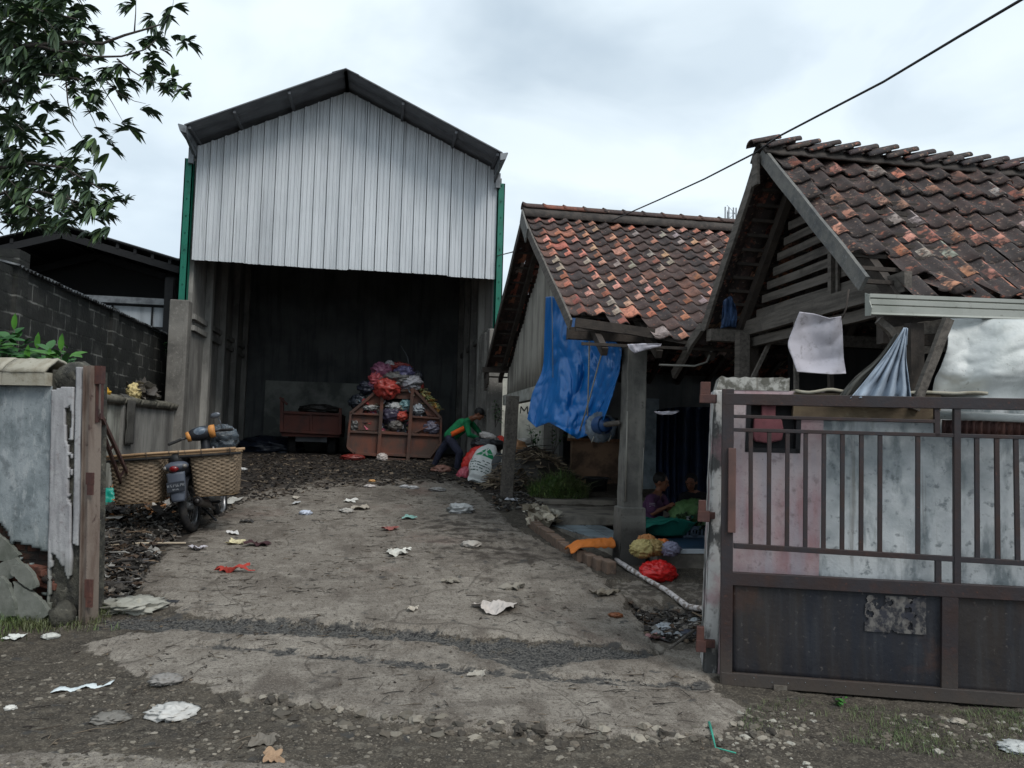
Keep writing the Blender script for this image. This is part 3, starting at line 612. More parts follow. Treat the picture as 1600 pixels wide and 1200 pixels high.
# ridge: mortar band with cap tiles
mb = MB(); n = 23
mb.sheet(lambda s, t: (X1-.02+(X1E-X1)*s, yr-.16+.32*t, zr1-.03+.17*math.sin(PI*min(1, max(0, t)))**.45+.008*MN.noise((s*60, t*5, 1))), 180, 10, .02)
rg = obj('ridge_mortar', mb, ridge_dark, h1); mb = MB(); x = X1-.03; 
while x < X1E-.2:
    k = random.uniform(.8, 1.1); c = tuple(q*k for q in random.choice(TC[:5]))
    mb.sheet(lambda s, t: (x+.35*s, yr+.10*math.cos(PI*t), zr1+.115+.075*math.sin(PI*t)+(.022 if s < .12 else 0)), 6, 8, .014, col=c); x += .31
obj('ridge_tiles', mb, tilem, rg)
# battens, rafters, barge boards
def rafters(parent, xs, yr, zr, ends, mt, off=.09, name='rafters', w=.07):
    mb = MB()
    for (ye, ze_) in ends:
        for x in xs: mb.beam((x, yr, zr-off-.03), (x, ye, ze_-off-.03), w, .09)
        n = 12; x0, x1 = min(xs)-.25, max(xs)+.1
        for k in range(n+1):
            t = k/n; mb.beam((x0, yr+(ye-yr)*t, zr+(ze_-zr)*t-off+.045), (x1, yr+(ye-yr)*t, zr+(ze_-zr)*t-off+.045), .03, .03)
    return obj(name, mb, mt, parent)
rafters(h1, [X1+.3+k*.6 for k in range(13)], yr, zr1, ((yf+.05, zf), (yb-.02, zb1)), darkwood)
mb = MB(); mb.beam((X1-.012, yr+.02, zr1-.02), (X1-.012, 8.15, 2.80), .025, .13, n=6, jit=.006); obj('bargeboard', mb, oldwood, h1)
mb = MB(); mb.beam((X1-.012, yr-.02, zr1-.02), (X1-.012, yb, zb1-.03), .025, .13, n=6, jit=.006); obj('bargeboard', mb, darkwood, h1)
mb = MB(); mb.beam((X1-.04, yr-.03, zr1-.00), (X1-.04, yr-.52, zr1-.42), .02, .22, n=3); obj('ridge_end_board', mb, barge, h1)
mb = MB()
for k in range(3): mb.beam((X1-.0, yb-.1-k*.14, zb1-.1+k*.06), (X1-.0, yb-.16-k*.14, zb1-.32+k*.05), .05, .05)
mb.beam((X1-.1, yb-.4, zb1+.06), (X1+.6, yb-.4, zb1+.06), .06, .10); obj('rafter_tail', mb, darkwood, h1)
mb = MB(); mb.beam((X1+.05, 8.2, 2.84), (X1+.9, 8.05, 2.74), .05, .10); mb.beam((X1+.55, 8.0, 2.74), (X1+1.5, 7.9, 2.60), .03, .04)
mb.beam((X1+.02, 8.42, 2.75), (9.3, 8.42, 2.70), .10, .13, n=8, jit=.008); obj('eaves_beam', mb, darkwood, h1)
# corrugated gable wall
XG = 2.42
cor = mat('old_corrugated_asbestos', srgb(142, 138, 130), [dict(s=(6, 6, .6), lo=.42, hi=.64, c=srgb(96, 92, 86), f=.8), dict(s=(25, 25, 1.5), lo=.55, hi=.7, c=srgb(66, 63, 60), f=.6)], bump=((20., .3),))
mb = MB(); ya, yz = 9.9, 14.7
def gt(y): return (zr1-.28-(zr1-zf)*(yr-y)/(yr-yf)) if y < yr else (zr1-.28-(zr1-zb1)*(y-yr)/(yb-yr))
zbm = 2.30
mb.sheet(lambda s, t: (XG-.02+.022*math.sin((ya+(yz-ya)*s)*2*PI/.11)+.01*math.sin(s*30), ya+(yz-ya)*s, zbm+.06+(max(.02, gt(ya+(yz-ya)*s)-zbm-.06))*t), 440, 3, .008)
obj('corrugated_gable', mb, cor, h1)
mb = MB(); mb.box(XG-.10, XG+.06, 9.95, 14.9, zbm-.13, zbm+.06); obj('white_gable_beam', mb, mat('chalky_white_beam', srgb(158, 158, 152), [dict(s=5., lo=.45, hi=.65, c=srgb(112, 110, 104), f=.8), dict(s=20., lo=.6, hi=.7, c=srgb(70, 66, 60), f=.5)], bump=((20., .3),)), h1)
# timber post and concrete column
pp = aG(790, 778)
mb = MB(); mb.beam((2.06, 12.62, .3), (2.13, 12.62, 2.24), .185, .22, up=(0, 1, 0), n=6, jit=.008); obj('timber_post', mb, oldwood, h1, bevel=.01)
colm = mat('flaking_grey_concrete', srgb(110, 108, 103), [dict(s=3., lo=.42, hi=.62, c=srgb(74, 73, 71), f=.85), dict(s=(9, 9, 1.5), lo=.5, hi=.66, c=srgb(132, 129, 122), f=.5), dict(s=14., lo=.6, hi=.7, c=srgb(56, 54, 52), f=.6), dict(k='z', lo=.25, hi=.0, br=.25, s=6., c=srgb(52, 50, 48), f=.8)], bump=((12., .5), (60., .3)))
cx, cy = 2.80, 8.5
mb = MB(); mb.sheet(lambda s, t: (cx+(lambda a: [-.145, .145, .145, -.145][a])(int(s*4) % 4)*(1.04-.06*t)+.012*MN.noise((s*8, t*6, 1)), cy+(lambda a: [-.145, -.145, .145, .145][a])(int(s*4) % 4)+.012*MN.noise((s*8, t*6, 5)), .1+.72*t), 4, 10, 0, smooth=False)
mb.box(cx-.14, cx+.14, cy-.14, cy+.14, .81, .835); obj('column_plinth', mb, colm, h1, bevel=.012)
mb = MB(); mb.beam((cx, cy, .80), (cx+.03, cy, 2.66), .23, .23, up=(0, 1, 0), n=10, jit=.006); obj('column', mb, colm, h1, bevel=.012)
mb = MB(); mb.tube([(cx-.09, cy-.122, .9), (cx-.085, cy-.125, 1.9)], .009, 6); mb.tube([(cx+.1, cy-.122, 1.0), (cx+.11, cy-.125, 1.5)], .006, 6); obj('wall_conduit', mb, mat('grey_pvc', srgb(120, 118, 112), rough=.6), h1)
# rear walls, counter, floors
whw = mat('old_whitewash', srgb(214, 214, 204), [dict(s=2., lo=.45, hi=.66, c=srgb(136, 138, 132), f=.8), dict(s=(10, 10, 1.5), lo=.55, hi=.7, c=srgb(104, 104, 98), f=.6), dict(s=30., lo=.63, hi=.7, c=srgb(90, 88, 82), f=.6), dict(k='z', lo=.55, hi=.05, br=.4, s=4., c=srgb(92, 92, 82), f=.8)], bump=((25., .3),))
YW = 15.0
xa, xb = aY(880, 690, YW).x, aY(964, 690, YW).x
YV = 17.4
mb = MB(); mb.box(2.34, xa+.5, YV, YV+.15, .5, 3.9); wl = obj('whitewashed_wall', mb, whw, h1)
def strokes(mb, lines, y, r=.02):
    for l in lines:
        for a, b in zip(l, l[1:]): 
            A = aY(a[0], a[1], y); B = aY(b[0], b[1], y); mb.beam(A, B, r*2, .004, up=(0, 1, 0))
mb = MB()
strokes(mb, [[(783, 606), (782, 616)], [(804, 611), (819, 625), (825, 610), (826, 612)], [(824, 607), (829, 620), (834, 606)], [(846, 608), (843, 622), (840, 608)]], YV-.006, .016)
obj('painted_lettering', mb, mat('black_wall_paint', srgb(34, 34, 36), rough=.9), wl); mb = MB()
strokes(mb, [[(799, 636), (799, 644), (803, 648), (808, 644), (809, 634)], [(813, 646), (814, 635), (819, 642), (824, 635), (825, 647)], [(831, 634), (830, 643), (835, 648), (841, 644), (842, 634)]], YV-.006, .011)
obj('painted_lettering', mb, mat('black_wall_paint', srgb(34, 34, 36), rough=.9), wl)
mb = MB(); mb.box(xa, xb+.02, YW, YW+.1, 2.0, 3.3); mb.box(xb+.02, 9.4, YW, YW+.1, .3, 3.3); obj('back_wall', mb, innermat, h1)
cbr = mat('brown_plaster_counter', srgb(150, 120, 98), [dict(s=3., lo=.45, hi=.62, c=srgb(78, 64, 55), f=.8), dict(s=14., lo=.6, hi=.7, c=srgb(140, 118, 100), f=.4)], bump=((25., .3),))
zc0 = .59; zc1 = aY(920, 690, 14.5).z
mb = MB(); mb.box(xa+.05, xb+.3, 14.45, 14.62, .3, zc1); mb.box(xa+.05, xb+.3, 14.40, 14.44, .6, .72); obj('counter', mb, cbr, h1)
mb = MB(); mb.box(xa, 9.4, 16.4, 16.5, .3, 3.4); mb.box(xa-.08, xa, 15.0, 16.5, .3, 3.4); obj('room_wall', mb, innermat, h1)
mb = MB(); mb.box(xa, 9.4, 15.1, 16.4, 3.2, 3.3); obj('room_ceiling', mb, innermat, h1)
mb = MB(); mb.box(xa-.0, xb+.3, 14.32, 14.7, zc1+.003, zc1+.06); obj('counter_top', mb, mat('brown_plank', srgb(128, 92, 66), [dict(s=(3, 30, 30), lo=.45, hi=.65, c=srgb(84, 60, 46), f=.8)], bump=((30., .3),)), h1)
mb = MB(); mb.box(xa-.02, xa+.18, 14.35, 14.55, zc1+.06, zc1+.2); obj('counter_block', mb, whw, h1)
bwl = mat('blue_white_plaster', srgb(138, 150, 158), [dict(s=3., lo=.45, hi=.62, c=srgb(98, 106, 112), f=.8), dict(s=14., lo=.6, hi=.7, c=srgb(74, 76, 78), f=.5), dict(k='z', lo=.3, hi=.0, br=.2, s=5., c=srgb(80, 80, 76), f=.8)], bump=((25., .3),))
w0, w1 = aY(993, 700, 14.0).x, aY(1026, 700, 14.0).x
mb = MB(); mb.box(w0, w1, 13.9, 14.0, .5, 2.35); obj('pale_partition', mb, bwl, h1)
flm = mat('old_screed', srgb(138, 131, 121), [dict(s=2.5, lo=.42, hi=.62, c=srgb(74, 70, 66), f=.85), dict(s=20., lo=.6, hi=.7, c=srgb(140, 134, 124), f=.4)], bump=((25., .4),))
mb = MB(); mb.box(2.5, 9.3, 12.2, 15.0, .2, .59); obj('upper_floor', mb, flm, h1, bevel=.015)
mb = MB(); mb.box(2.42, 9.3, 10.5, 12.2, .2, .516); obj('step', mb, flm, h1, bevel=.015)
tl_m = bpy.data.materials.new('pale_floor_tiles'); tl_m.use_nodes = True
def tile_floor_mat(m_, c, cm, bw_, axis='Z'):
    t = m_.node_tree; N = t.nodes; L = t.links; P = N['Principled BSDF']; P.inputs['Roughness'].default_value = .5
    tc = N.new('ShaderNodeTexCoord'); b = N.new('ShaderNodeTexBrick'); b.offset = 0; L.new(tc.outputs['Object'], b.inputs[0]); b.inputs['Scale'].default_value = 1
    b.inputs['Brick Width'].default_value = bw_; b.inputs['Row Height'].default_value = bw_; b.inputs['Mortar Size'].default_value = .006; b.inputs['Color1'].default_value = (*c, 1); b.inputs['Color2'].default_value = (*tuple(q*.8 for q in c), 1); b.inputs['Mortar'].default_value = (*cm, 1)
    n = N.new('ShaderNodeTexNoise'); n.inputs['Scale'].default_value = 4; n.inputs['Detail'].default_value = 8; L.new(tc.outputs['Object'], n.inputs[0])
    r = N.new('ShaderNodeMapRange'); r.inputs[1].default_value = .45; r.inputs[2].default_value = .65; r.inputs[4].default_value = .8; L.new(n.outputs[0], r.inputs[0])
    x = N.new('ShaderNodeMixRGB'); L.new(r.outputs[0], x.inputs[0]); L.new(b.outputs[0], x.inputs[1]); x.inputs[2].default_value = (*srgb(84, 84, 82), 1); L.new(x.outputs[0], P.inputs['Base Color'])
tile_floor_mat(tl_m, srgb(146, 160, 168), srgb(70, 70, 70), .3)
blue_floor = mat('blue_painted_floor', srgb(40, 66, 92), [dict(s=4., lo=.45, hi=.62, c=srgb(30, 48, 66), f=.8), dict(s=16., lo=.6, hi=.7, c=srgb(84, 92, 98), f=.4)], rough=.5)
pf_ = [(2.32, 10.5), (2.55, 9.2), (2.72, 8.62), (3.02, 8.62), (3.02, 8.2), (9.3, 8.2), (9.3, 10.5)]
mb = MB(); mb.prism([(x, y, .15) for x, y in pf_], (0, 0, .235)); obj('porch_slab', mb, flm, h1)
mb = MB(); mb.prism([(x+.02, y-.0, .388) for x, y in ((2.33, 10.49), (2.58, 9.2), (2.74, 8.64), (3.0, 8.64), (3.0, 9.3), (3.2, 10.49))], (0, 0, .008)); obj('floor_tiles', mb, tl_m, h1)
mb = MB(); mb.box(3.05, 9.3, 8.26, 10.49, .387, .396); obj('blue_floor', mb, blue_floor, h1)
mb = MB(); mb.box(3.01, 9.3, 8.185, 8.245, .36, .403); obj('white_floor_edge', mb, whp, h1)
mb = MB(); mb.box(9.3, 9.45, 8.4, 15.1, .2, 3.0); obj('end_wall', mb, sootwall, h1)
# ------------------------------------------------------------------ nearer house with slatted gable
h2 = thing('slatted_gable_house', (6, 6.4, .1), 'small near house with sagging mossy tiled roof and open slatted timber gable', 'house')
X2, X2E = 3.30, 8.4; yr2, zr2 = 6.4, 4.20; yf2, zf2 = 4.92, 2.70; yb2, zb2 = 7.6, 2.80; ybx, zbx = 8.2, 2.40
r2_ = random.Random(5); tw2, tl2 = .205, .255
wt2 = [5, 5, 3, 4, 1.2, 1.0, .5, 3, .5]
vd = Vector((0, yf2-yr2, zf2-zr2)); nv2 = int(vd.length/tl2)
def skip2(i, j): return (j >= nv2-2 and i < 2) or (j >= nv2-1 and i < 3)
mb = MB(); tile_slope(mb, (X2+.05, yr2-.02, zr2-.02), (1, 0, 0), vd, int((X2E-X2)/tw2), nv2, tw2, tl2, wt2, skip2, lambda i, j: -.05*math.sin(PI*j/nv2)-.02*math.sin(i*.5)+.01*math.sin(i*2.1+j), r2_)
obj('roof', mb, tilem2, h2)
# a few slipped eaves tiles
mb = MB()
for k in range(10):
    x = X2+.35+k*.21; yy = yf2+.05+r2_.uniform(-.05, .05)
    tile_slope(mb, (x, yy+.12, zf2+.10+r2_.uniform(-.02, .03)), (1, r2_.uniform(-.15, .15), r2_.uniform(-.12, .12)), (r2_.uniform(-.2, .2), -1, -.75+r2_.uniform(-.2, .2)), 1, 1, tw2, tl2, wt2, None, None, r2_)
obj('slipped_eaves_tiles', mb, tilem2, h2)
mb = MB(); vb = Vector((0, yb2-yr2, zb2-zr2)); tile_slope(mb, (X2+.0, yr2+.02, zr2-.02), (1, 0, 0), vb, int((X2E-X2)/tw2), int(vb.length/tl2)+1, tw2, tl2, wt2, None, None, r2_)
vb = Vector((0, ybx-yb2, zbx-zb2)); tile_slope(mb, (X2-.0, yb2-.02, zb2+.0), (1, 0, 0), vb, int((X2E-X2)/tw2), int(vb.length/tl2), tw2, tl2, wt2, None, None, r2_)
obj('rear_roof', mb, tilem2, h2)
mb = MB(); mb.sheet(lambda s, t: (X2-.05+(X2E-X2)*s, yr2-.15+.3*t, zr2-.06+.13*math.sin(PI*t)+.015*MN.noise((s*50, t*4, 0))), 120, 8, .02)
rg2 = obj('ridge_mortar', mb, ridge_dark, h2); mb = MB(); x = X2-.12; k = 0
while x < X2E-.3:            # ridge tiles tipped up at one end, two lapped rows
    for row, (dy, dz, L_) in enumerate(((0, .04, .27), (-.08, -.03, .22))):
        c = tuple(q*random.uniform(.5, .8) for q in random.choice(TD[:4])); xx = x+row*.09; t0 = random.uniform(-.02, .02)
        mb.sheet(lambda s, t: (xx+L_*s, yr2+dy+t0+.062*math.cos(PI*t)*(1-.15*s), zr2+dz+.042*math.sin(PI*t)+.075*s+random.uniform(0, .002)), 5, 7, .016, col=c)
    x += .195+random.uniform(-.012, .012)
obj('ridge_tiles', mb, tilem2, rg2)
rafters(h2, [X2+.35+k*.6 for k in range(9)], yr2, zr2, ((yf2+.06, zf2), (yb2, zb2)), darkwood)
mb = MB(); mb.beam((X2-.02, yr2-.02, zr2-.03), (X2+.0, yf2+.0, zf2+.02), .03, .12, n=5, jit=.006); obj('bargeboard', mb, barge, h2)
mb = MB(); mb.beam((X2-.02, yr2+.02, zr2-.03), (X2-.02, yb2, zb2-.03), .03, .11, n=5, jit=.006); mb.beam((X2-.05, yb2, zb2-.03), (X2-.08, ybx+.1, zbx-.08), .04, .10, n=3, jit=.01); obj('bargeboard', mb, oldwood, h2)
mb = MB(); mb.beam((X2-.07, yr2, zr2-.04), (X2-.07, yr2-.01, zr2-.32), .03, .09, up=(0, 1, 0)); obj('finial_board', mb, oldwood, h2)
# slatted gable in a plane set back from the verge
XS = X2+.42
def gz2(y): return zr2-.22-(zr2-zf2)*(yr2-y)/(yr2-yf2) if y < yr2 else zr2-.22-(zr2-zb2)*(y-yr2)/(yb2-yr2)
zt0 = 2.86; k = 0; z = zt0+.03
while z < zr2-.35:
    y0 = yr2-(zr2-.25-z)*(yr2-yf2)/(zr2-zf2); y1 = yr2+(zr2-.25-z)*(yb2-yr2)/(zr2-zb2)
    mb = MB(); mb.beam((XS, y0, z+random.uniform(-.006, .006)), (XS+random.uniform(-.01, .01), y1, z+random.uniform(-.006, .006)), .018, .075+random.uniform(-.008, .008), n=5, jit=.003); obj('gable_slat', mb, oldwood, h2); z += .122
mb = MB(); ym = 5.95; mb.beam((XS-.03, ym, zt0-.1), (XS-.03, ym, gz2(ym)), .04, .05, up=(0, 1, 0)); mb.beam((XS-.03, ym-.09, zt0-.1), (XS-.03, ym-.09, gz2(ym-.1)), .02, .03, up=(0, 1, 0)); obj('gable_mullion', mb, oldwood, h2)
mb = MB(); mb.beam((XS-.04, yf2+.05, zt0-.09), (XS-.04, yb2+.35, zt0-.11), .06, .15, n=8, jit=.006); mb.beam((XS+.02, yf2+.05, zt0-.23), (XS+.02, yb2+.2, zt0-.25), .06, .09, n=8, jit=.006); obj('tie_beam', mb, oldwood, h2)
mb = MB(); mb.box(XS-.42, X2E, yb2-.12, yb2+.0, 2.62, 2.74); obj('wall_plate', mb, oldwood, h2)
# posts and braces
def post(u, v0, v1, Y, w, nm='timber_post', mt=oldwood, u1=None):
    a = aY(u, v0, Y); b = aY(u1 or u, v1, Y); mb = MB(); mb.beam(a, b, w, w, up=(0, 1, 0), n=4, jit=.004); return obj(nm, mb, mt, h2)
for u_, y_, w_, m_t in ((1160, 7.4, .11, oldwood), (1176, 7.5, .09, darkwood)):
    a = aY(u_, 520, y_); mb = MB(); mb.beam(a, (a.x, a.y, -.1), w_, w_, up=(0, 1, 0), n=4, jit=.004); obj('timber_post', mb, m_t, h2)
post(1206, 527, 590, 7.2, .035, 'brace', u1=1176)
post(1244, 500, 640, 6.4, .035, 'brace'); post(1298, 560, 640, 6.4, .04, 'brace', darkwood)
# bent conduit hanging from the rear plate
mb = MB(); mb.tube([aY(1112, 515, 7.9), aY(1111, 550, 7.9), aY(1104, 566, 7.9), aY(1085, 572, 7.9), aY(1030, 570, 7.95)], .012, 6); obj('conduit', mb, mat('grey_pvc'), h2)
blk = mat('shade_black_boards', srgb(30, 29, 30), [dict(s=(8, 8, 1), lo=.45, hi=.6, c=srgb(16, 16, 18), f=.8)])  # near-black colour stands in for the shade inside the open house
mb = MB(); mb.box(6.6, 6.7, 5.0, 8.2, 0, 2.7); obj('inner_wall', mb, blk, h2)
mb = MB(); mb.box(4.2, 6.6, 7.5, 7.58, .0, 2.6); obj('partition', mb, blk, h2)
# shade side: boards at the front under the eaves
mb = MB(); mb.box(X2+.3, X2E, yf2+.22, yf2+.30, 2.34, 2.62); obj('front_plate', mb, darkwood, h2)
# ================================================================== street walls, sliding gate, awnings, tarpaulins
def P3(u, v, Z): return CAM + ray(u, v)*Z
blueplas = mat('blue_grey_peeling_paint', srgb(146, 154, 158), [dict(s=2.4, lo=.42, hi=.58, c=srgb(106, 116, 120), f=.85), dict(s=(22., 22., 7.), lo=.54, hi=.62, c=srgb(178, 182, 184), f=.5, seed=6.), dict(s=(7, 7, 1.1), lo=.5, hi=.66, c=srgb(166, 172, 176), f=.6), dict(s=12., lo=.52, hi=.68, c=srgb(84, 92, 96), f=.6, seed=2.), dict(s=40., lo=.6, hi=.7, c=srgb(70, 72, 72), f=.5), dict(k='z', lo=.75, hi=.0, br=.3, s=3., c=srgb(82, 92, 84), f=.85)], bump=((10., .35), (50., .3)), rough=.8)
lilac = mat('pale_lilac_paint', srgb(164, 164, 166), [dict(s=3., lo=.45, hi=.62, c=srgb(128, 126, 130), f=.7), dict(s=14., lo=.58, hi=.7, c=srgb(104, 92, 92), f=.5), dict(s=34., lo=.6, hi=.7, c=srgb(88, 86, 84), f=.5), dict(k='z', lo=.55, hi=.05, br=.3, s=5., c=srgb(92, 96, 84), f=.85)], bump=((14., .35), (60., .3)))
mossc = mat('black_moss_concrete', srgb(78, 76, 68), [dict(s=9., lo=.42, hi=.6, c=srgb(40, 40, 38), f=.85), dict(s=20., lo=.58, hi=.7, c=srgb(138, 134, 122), f=.6)], bump=((18., .8, 'noise', .03), (60., .5)))
brickm = bpy.data.materials.new('broken_brick_core'); brickm.use_nodes = True
block_mat(brickm, 1, .20, .065, srgb(92, 58, 46), srgb(66, 48, 42), srgb(56, 50, 46), srgb(30, 27, 26), 'Y', .012, srgb(90, 84, 74), lm=.42)
rust = mat('rusty_brown_steel', srgb(82, 52, 45), [dict(s=5., lo=.42, hi=.62, c=srgb(60, 42, 42), f=.85), dict(s=(12, 12, 2.), lo=.55, hi=.7, c=srgb(128, 92, 80), f=.5), dict(s=40., lo=.6, hi=.7, c=srgb(44, 34, 34), f=.6)], rough=.7, bump=((40., .3),))
rustpost = mat('faded_rust_channel', srgb(124, 112, 103), [dict(s=(5, 5, 1.2), lo=.44, hi=.6, c=srgb(84, 66, 58), f=.8), dict(s=(14, 14, 2.), lo=.55, hi=.7, c=srgb(142, 128, 124), f=.6), dict(s=10., lo=.6, hi=.68, c=srgb(60, 40, 38), f=.8), dict(k='z', lo=.4, hi=.0, br=.2, c=srgb(96, 88, 78), f=.8)], rough=.75, bump=((40., .4),))
lwt = thing('street_wall', aS(70, 955)*1.0, 'blue-grey peeling plaster street wall with collapsed corner, exposed brick and moss-topped pillar', 'wall')
def s_of(p): return (p-SP).dot(SD)
LN = [0.05]                                      # the old pillars stand a little out of plumb
def WPt(s, n, z): p = SP+SD*(s-LN[0]*(z-.95))+SN*n; return (p.x, p.y, z)
def swall(mb, s0, s1, n0, n1, z0, z1):
    v = [WPt(s, n, z) for z in (z0, z1) for n in (n0, n1) for s in (s0, s1)]
    mb.add(v, [(0, 2, 3, 1), (4, 5, 7, 6), (0, 1, 5, 4), (2, 6, 7, 3), (0, 4, 6, 2), (1, 3, 7, 5)]); return mb
sL = s_of(aS(80, 760)); sR = s_of(aS(131, 760)); zc = aS(60, 603).z; zct = aS(40, 586).z; zpt = aS(110, 566).z
def imgpoly(pts): return [(s_of(aS(u, v))+LN[0]*(aS(u, v).z-.95), aS(u, v).z) for u, v in pts]
holeA = imgpoly([(14, 848), (34, 852), (55, 856), (72, 866), (82, 884), (84, 918), (76, 932), (60, 926), (55, 905), (40, 880), (24, 872)])
holeB = imgpoly([(-60, 800), (0, 820), (14, 848), (24, 872), (40, 882), (58, 905), (62, 930), (76, 935), (84, 1000), (-60, 1010)])
holeC = imgpoly([(110, 905), (103, 885), (97, 880), (90, 868), (84, 860), (80, 1000), (140, 1000), (130, 900), (118, 880), (114, 895)])
def plaster_sheet(name, s0, s1, z0, z1, n, th, holes, m_, parent, cell=.02, edge=.05):
    ns, nz_ = int((s1-s0)/cell), int((z1-z0)/cell)
    S, Z = np.meshgrid(s0+(np.arange(ns)+.5)*cell, z0+(np.arange(nz_)+.5)*cell)
    d = np.full(S.shape, 9.)
    for h_ in holes: d = np.minimum(d, sdf(S, Z, h_))
    d = d+edge*(fbm(S*14, Z*14, 4, 77)-.5)
    def skip(a, b): return d[min(nz_-1, int(b*nz_)), min(ns-1, int(a*ns))] < 0
    mb = MB(); mb.sheet(lambda a, b: WPt(s0+(s1-s0)*a, n+.006*MN.noise((a*9, b*9, 2)), z0+(z1-z0)*b), ns, nz_, th, skip=skip)
    return obj(name, mb, m_, parent)
mb = MB(); swall(mb, sL-3.2, sL, -.16, -.045, -.3, zc); obj('brick_core', mb, brickm, lwt)
plaster_sheet('plaster_face', sL-3.2, sL+.0, -.2, zc, 0.0, .03, [holeA, holeB], blueplas, lwt)
mb = MB(); swall(mb, sL-3.2, sL, -.20, -.17, -.2, zc); obj('rear_plaster', mb, blueplas, lwt)
mb = MB(); swall(mb, sL, sR, -.26, .0, -.3, zpt-.06); obj('pillar_core', mb, mossc, lwt)
plaster_sheet('pillar_plaster', sL+.02, sR-.075, -.2, zpt-.20, .035, .03, [holeC]+[imgpoly([(sx_+80, sy_) for sx_, sy_ in q_]) for q_ in (((26, 640), (34, 632), (36, 660), (28, 690)), ((30, 690), (36, 690), (35, 790), (31, 790)), ((-4, 598), (16, 596), (22, 608), (-4, 612)))], lilac, lwt, .012, .05)
plaster_sheet('pillar_plaster_strip', sR-.055, sR-.005, -.2, zpt-.04, .035, .03, [imgpoly([(112, 850), (135, 860), (135, 960), (112, 960)]), imgpoly([(112, 640), (121, 640), (120, 690), (112, 700)])], lilac, lwt, .010, .06)
mb = MB(); mb.ball(WPt((sL+sR)/2-.01, -.12, zpt-.13), ((sR-sL)/2+.03, .17, .14), 26, 14, Matrix.Rotation(S_ANG, 3, 'Z'), nz=.14, ns=3.5, seed=4); obj('moss_cap', mb, mossc, lwt)
capm = mat('cream_concrete_coping', srgb(160, 156, 143), [dict(s=7., lo=.45, hi=.65, c=srgb(128, 120, 102), f=.8), dict(s=28., lo=.6, hi=.7, c=srgb(84, 78, 66), f=.6), dict(s=3., lo=.5, hi=.65, c=srgb(150, 142, 126), f=.6)], bump=((20., .4), (70., .3)))
s = sL-3.2
for k in range(8):
    l = .40; mb = MB(); j = random.uniform(-.01, .01)
    mb.sheet(lambda a, b: WPt(s+(l-.006)*a, .085-.36*b+.01*MN.noise((a*5, b*5, k)), zc+.115+.11*math.sin(PI*b)**.8+j*.6+.010*MN.noise((a*6, b*6, k+3))+(0.012 if .3 < b < .5 else 0)), 8, 10, .02); 
    mb.add(*(lambda q: (q.v, q.f))(swall(MB(), s, s+l-.006, -.25, .075, zc, zc+.105))); obj('coping_block', mb, capm, lwt); s += l
# fallen plaster slabs leaning on the foot of the wall
grslab = mat('grey_plaster_slab', srgb(112, 114, 108), [dict(s=4., lo=.45, hi=.62, c=srgb(82, 86, 78), f=.8), dict(s=20., lo=.6, hi=.7, c=srgb(150, 154, 148), f=.4)], bump=((25., .4),))
for pts, off, lab in (([(-70, 770), (0, 838), (14, 850), (30, 868), (22, 880), (0, 876), (-70, 876)], .03, 'grey plaster slab hanging loose, left end of the broken street wall'),
                 ([(0, 880), (24, 872), (34, 884), (22, 902), (6, 906), (-30, 915), (-40, 885)], .06, 'small pale slab wedged above the rubble at the broken wall'),
                 ([(18, 884), (38, 882), (52, 898), (57, 918), (48, 922), (26, 906), (16, 895)], .10, 'pentagon shaped plaster slab leaning over the brick hole in the wall'),
                 ([(0, 900), (12, 912), (22, 942), (24, 962), (-10, 970), (-60, 965), (-50, 905)], .12, 'light rounded plaster slab standing in the grass, leftmost at the wall foot'),
                 ([(20, 908), (48, 925), (66, 940), (76, 960), (60, 972), (24, 968), (24, 940)], .09, 'wide darker plaster slab half sunk in grass below the brick hole')):
    P2 = []
    for (ua, va), (ub, vb_) in zip(pts, pts[1:]+pts[:1]):
        for k in range(5): t = k/5; P2.append((ua+(ub-ua)*t+random.uniform(-1.1, 1.1), va+(vb_-va)*t+random.uniform(-1.1, 1.1)))
    mb = MB(); mb.prism([aS(u, v, off+(v-880)*.0006) for u, v in P2], -SN*.035); o = obj('plaster_slab', mb, grslab, None, lab, 'rubble', 'plaster slabs fallen from the street wall')
for u, v, sc, lab in ((98, 962, (.10, .08, .11), 'brown earth-stained stone at the foot of the left gate pillar'), (76, 905, (.05, .05, .035), 'loose brick lump lying in the hole of the street wall')):
    p = aS(u, v, .08 if u > 80 else -.0); mb = MB(); mb.ball(p, sc, 12, 8, nz=.25, ns=2, seed=u); obj('stone', mb, brickm if u < 80 else mossc, None, lab, 'stone')
for k in range(6):
    p = aS(58+k*4.2, 888+k*5.0, -.03); mb = MB(); mb.obox(p, (.17, .08, .055), Matrix.Rotation(S_ANG+random.uniform(-.3, .3), 3, 'Z')@Matrix.Rotation(random.uniform(-.2, .2), 3, 'Y'))
    obj('broken_brick', mb, mat('dull_red_brick', srgb(104, 66, 54), [dict(s=14., lo=.45, hi=.65, c=srgb(66, 48, 42), f=.8)], bump=((40., .5),)), lwt, bevel=.008)
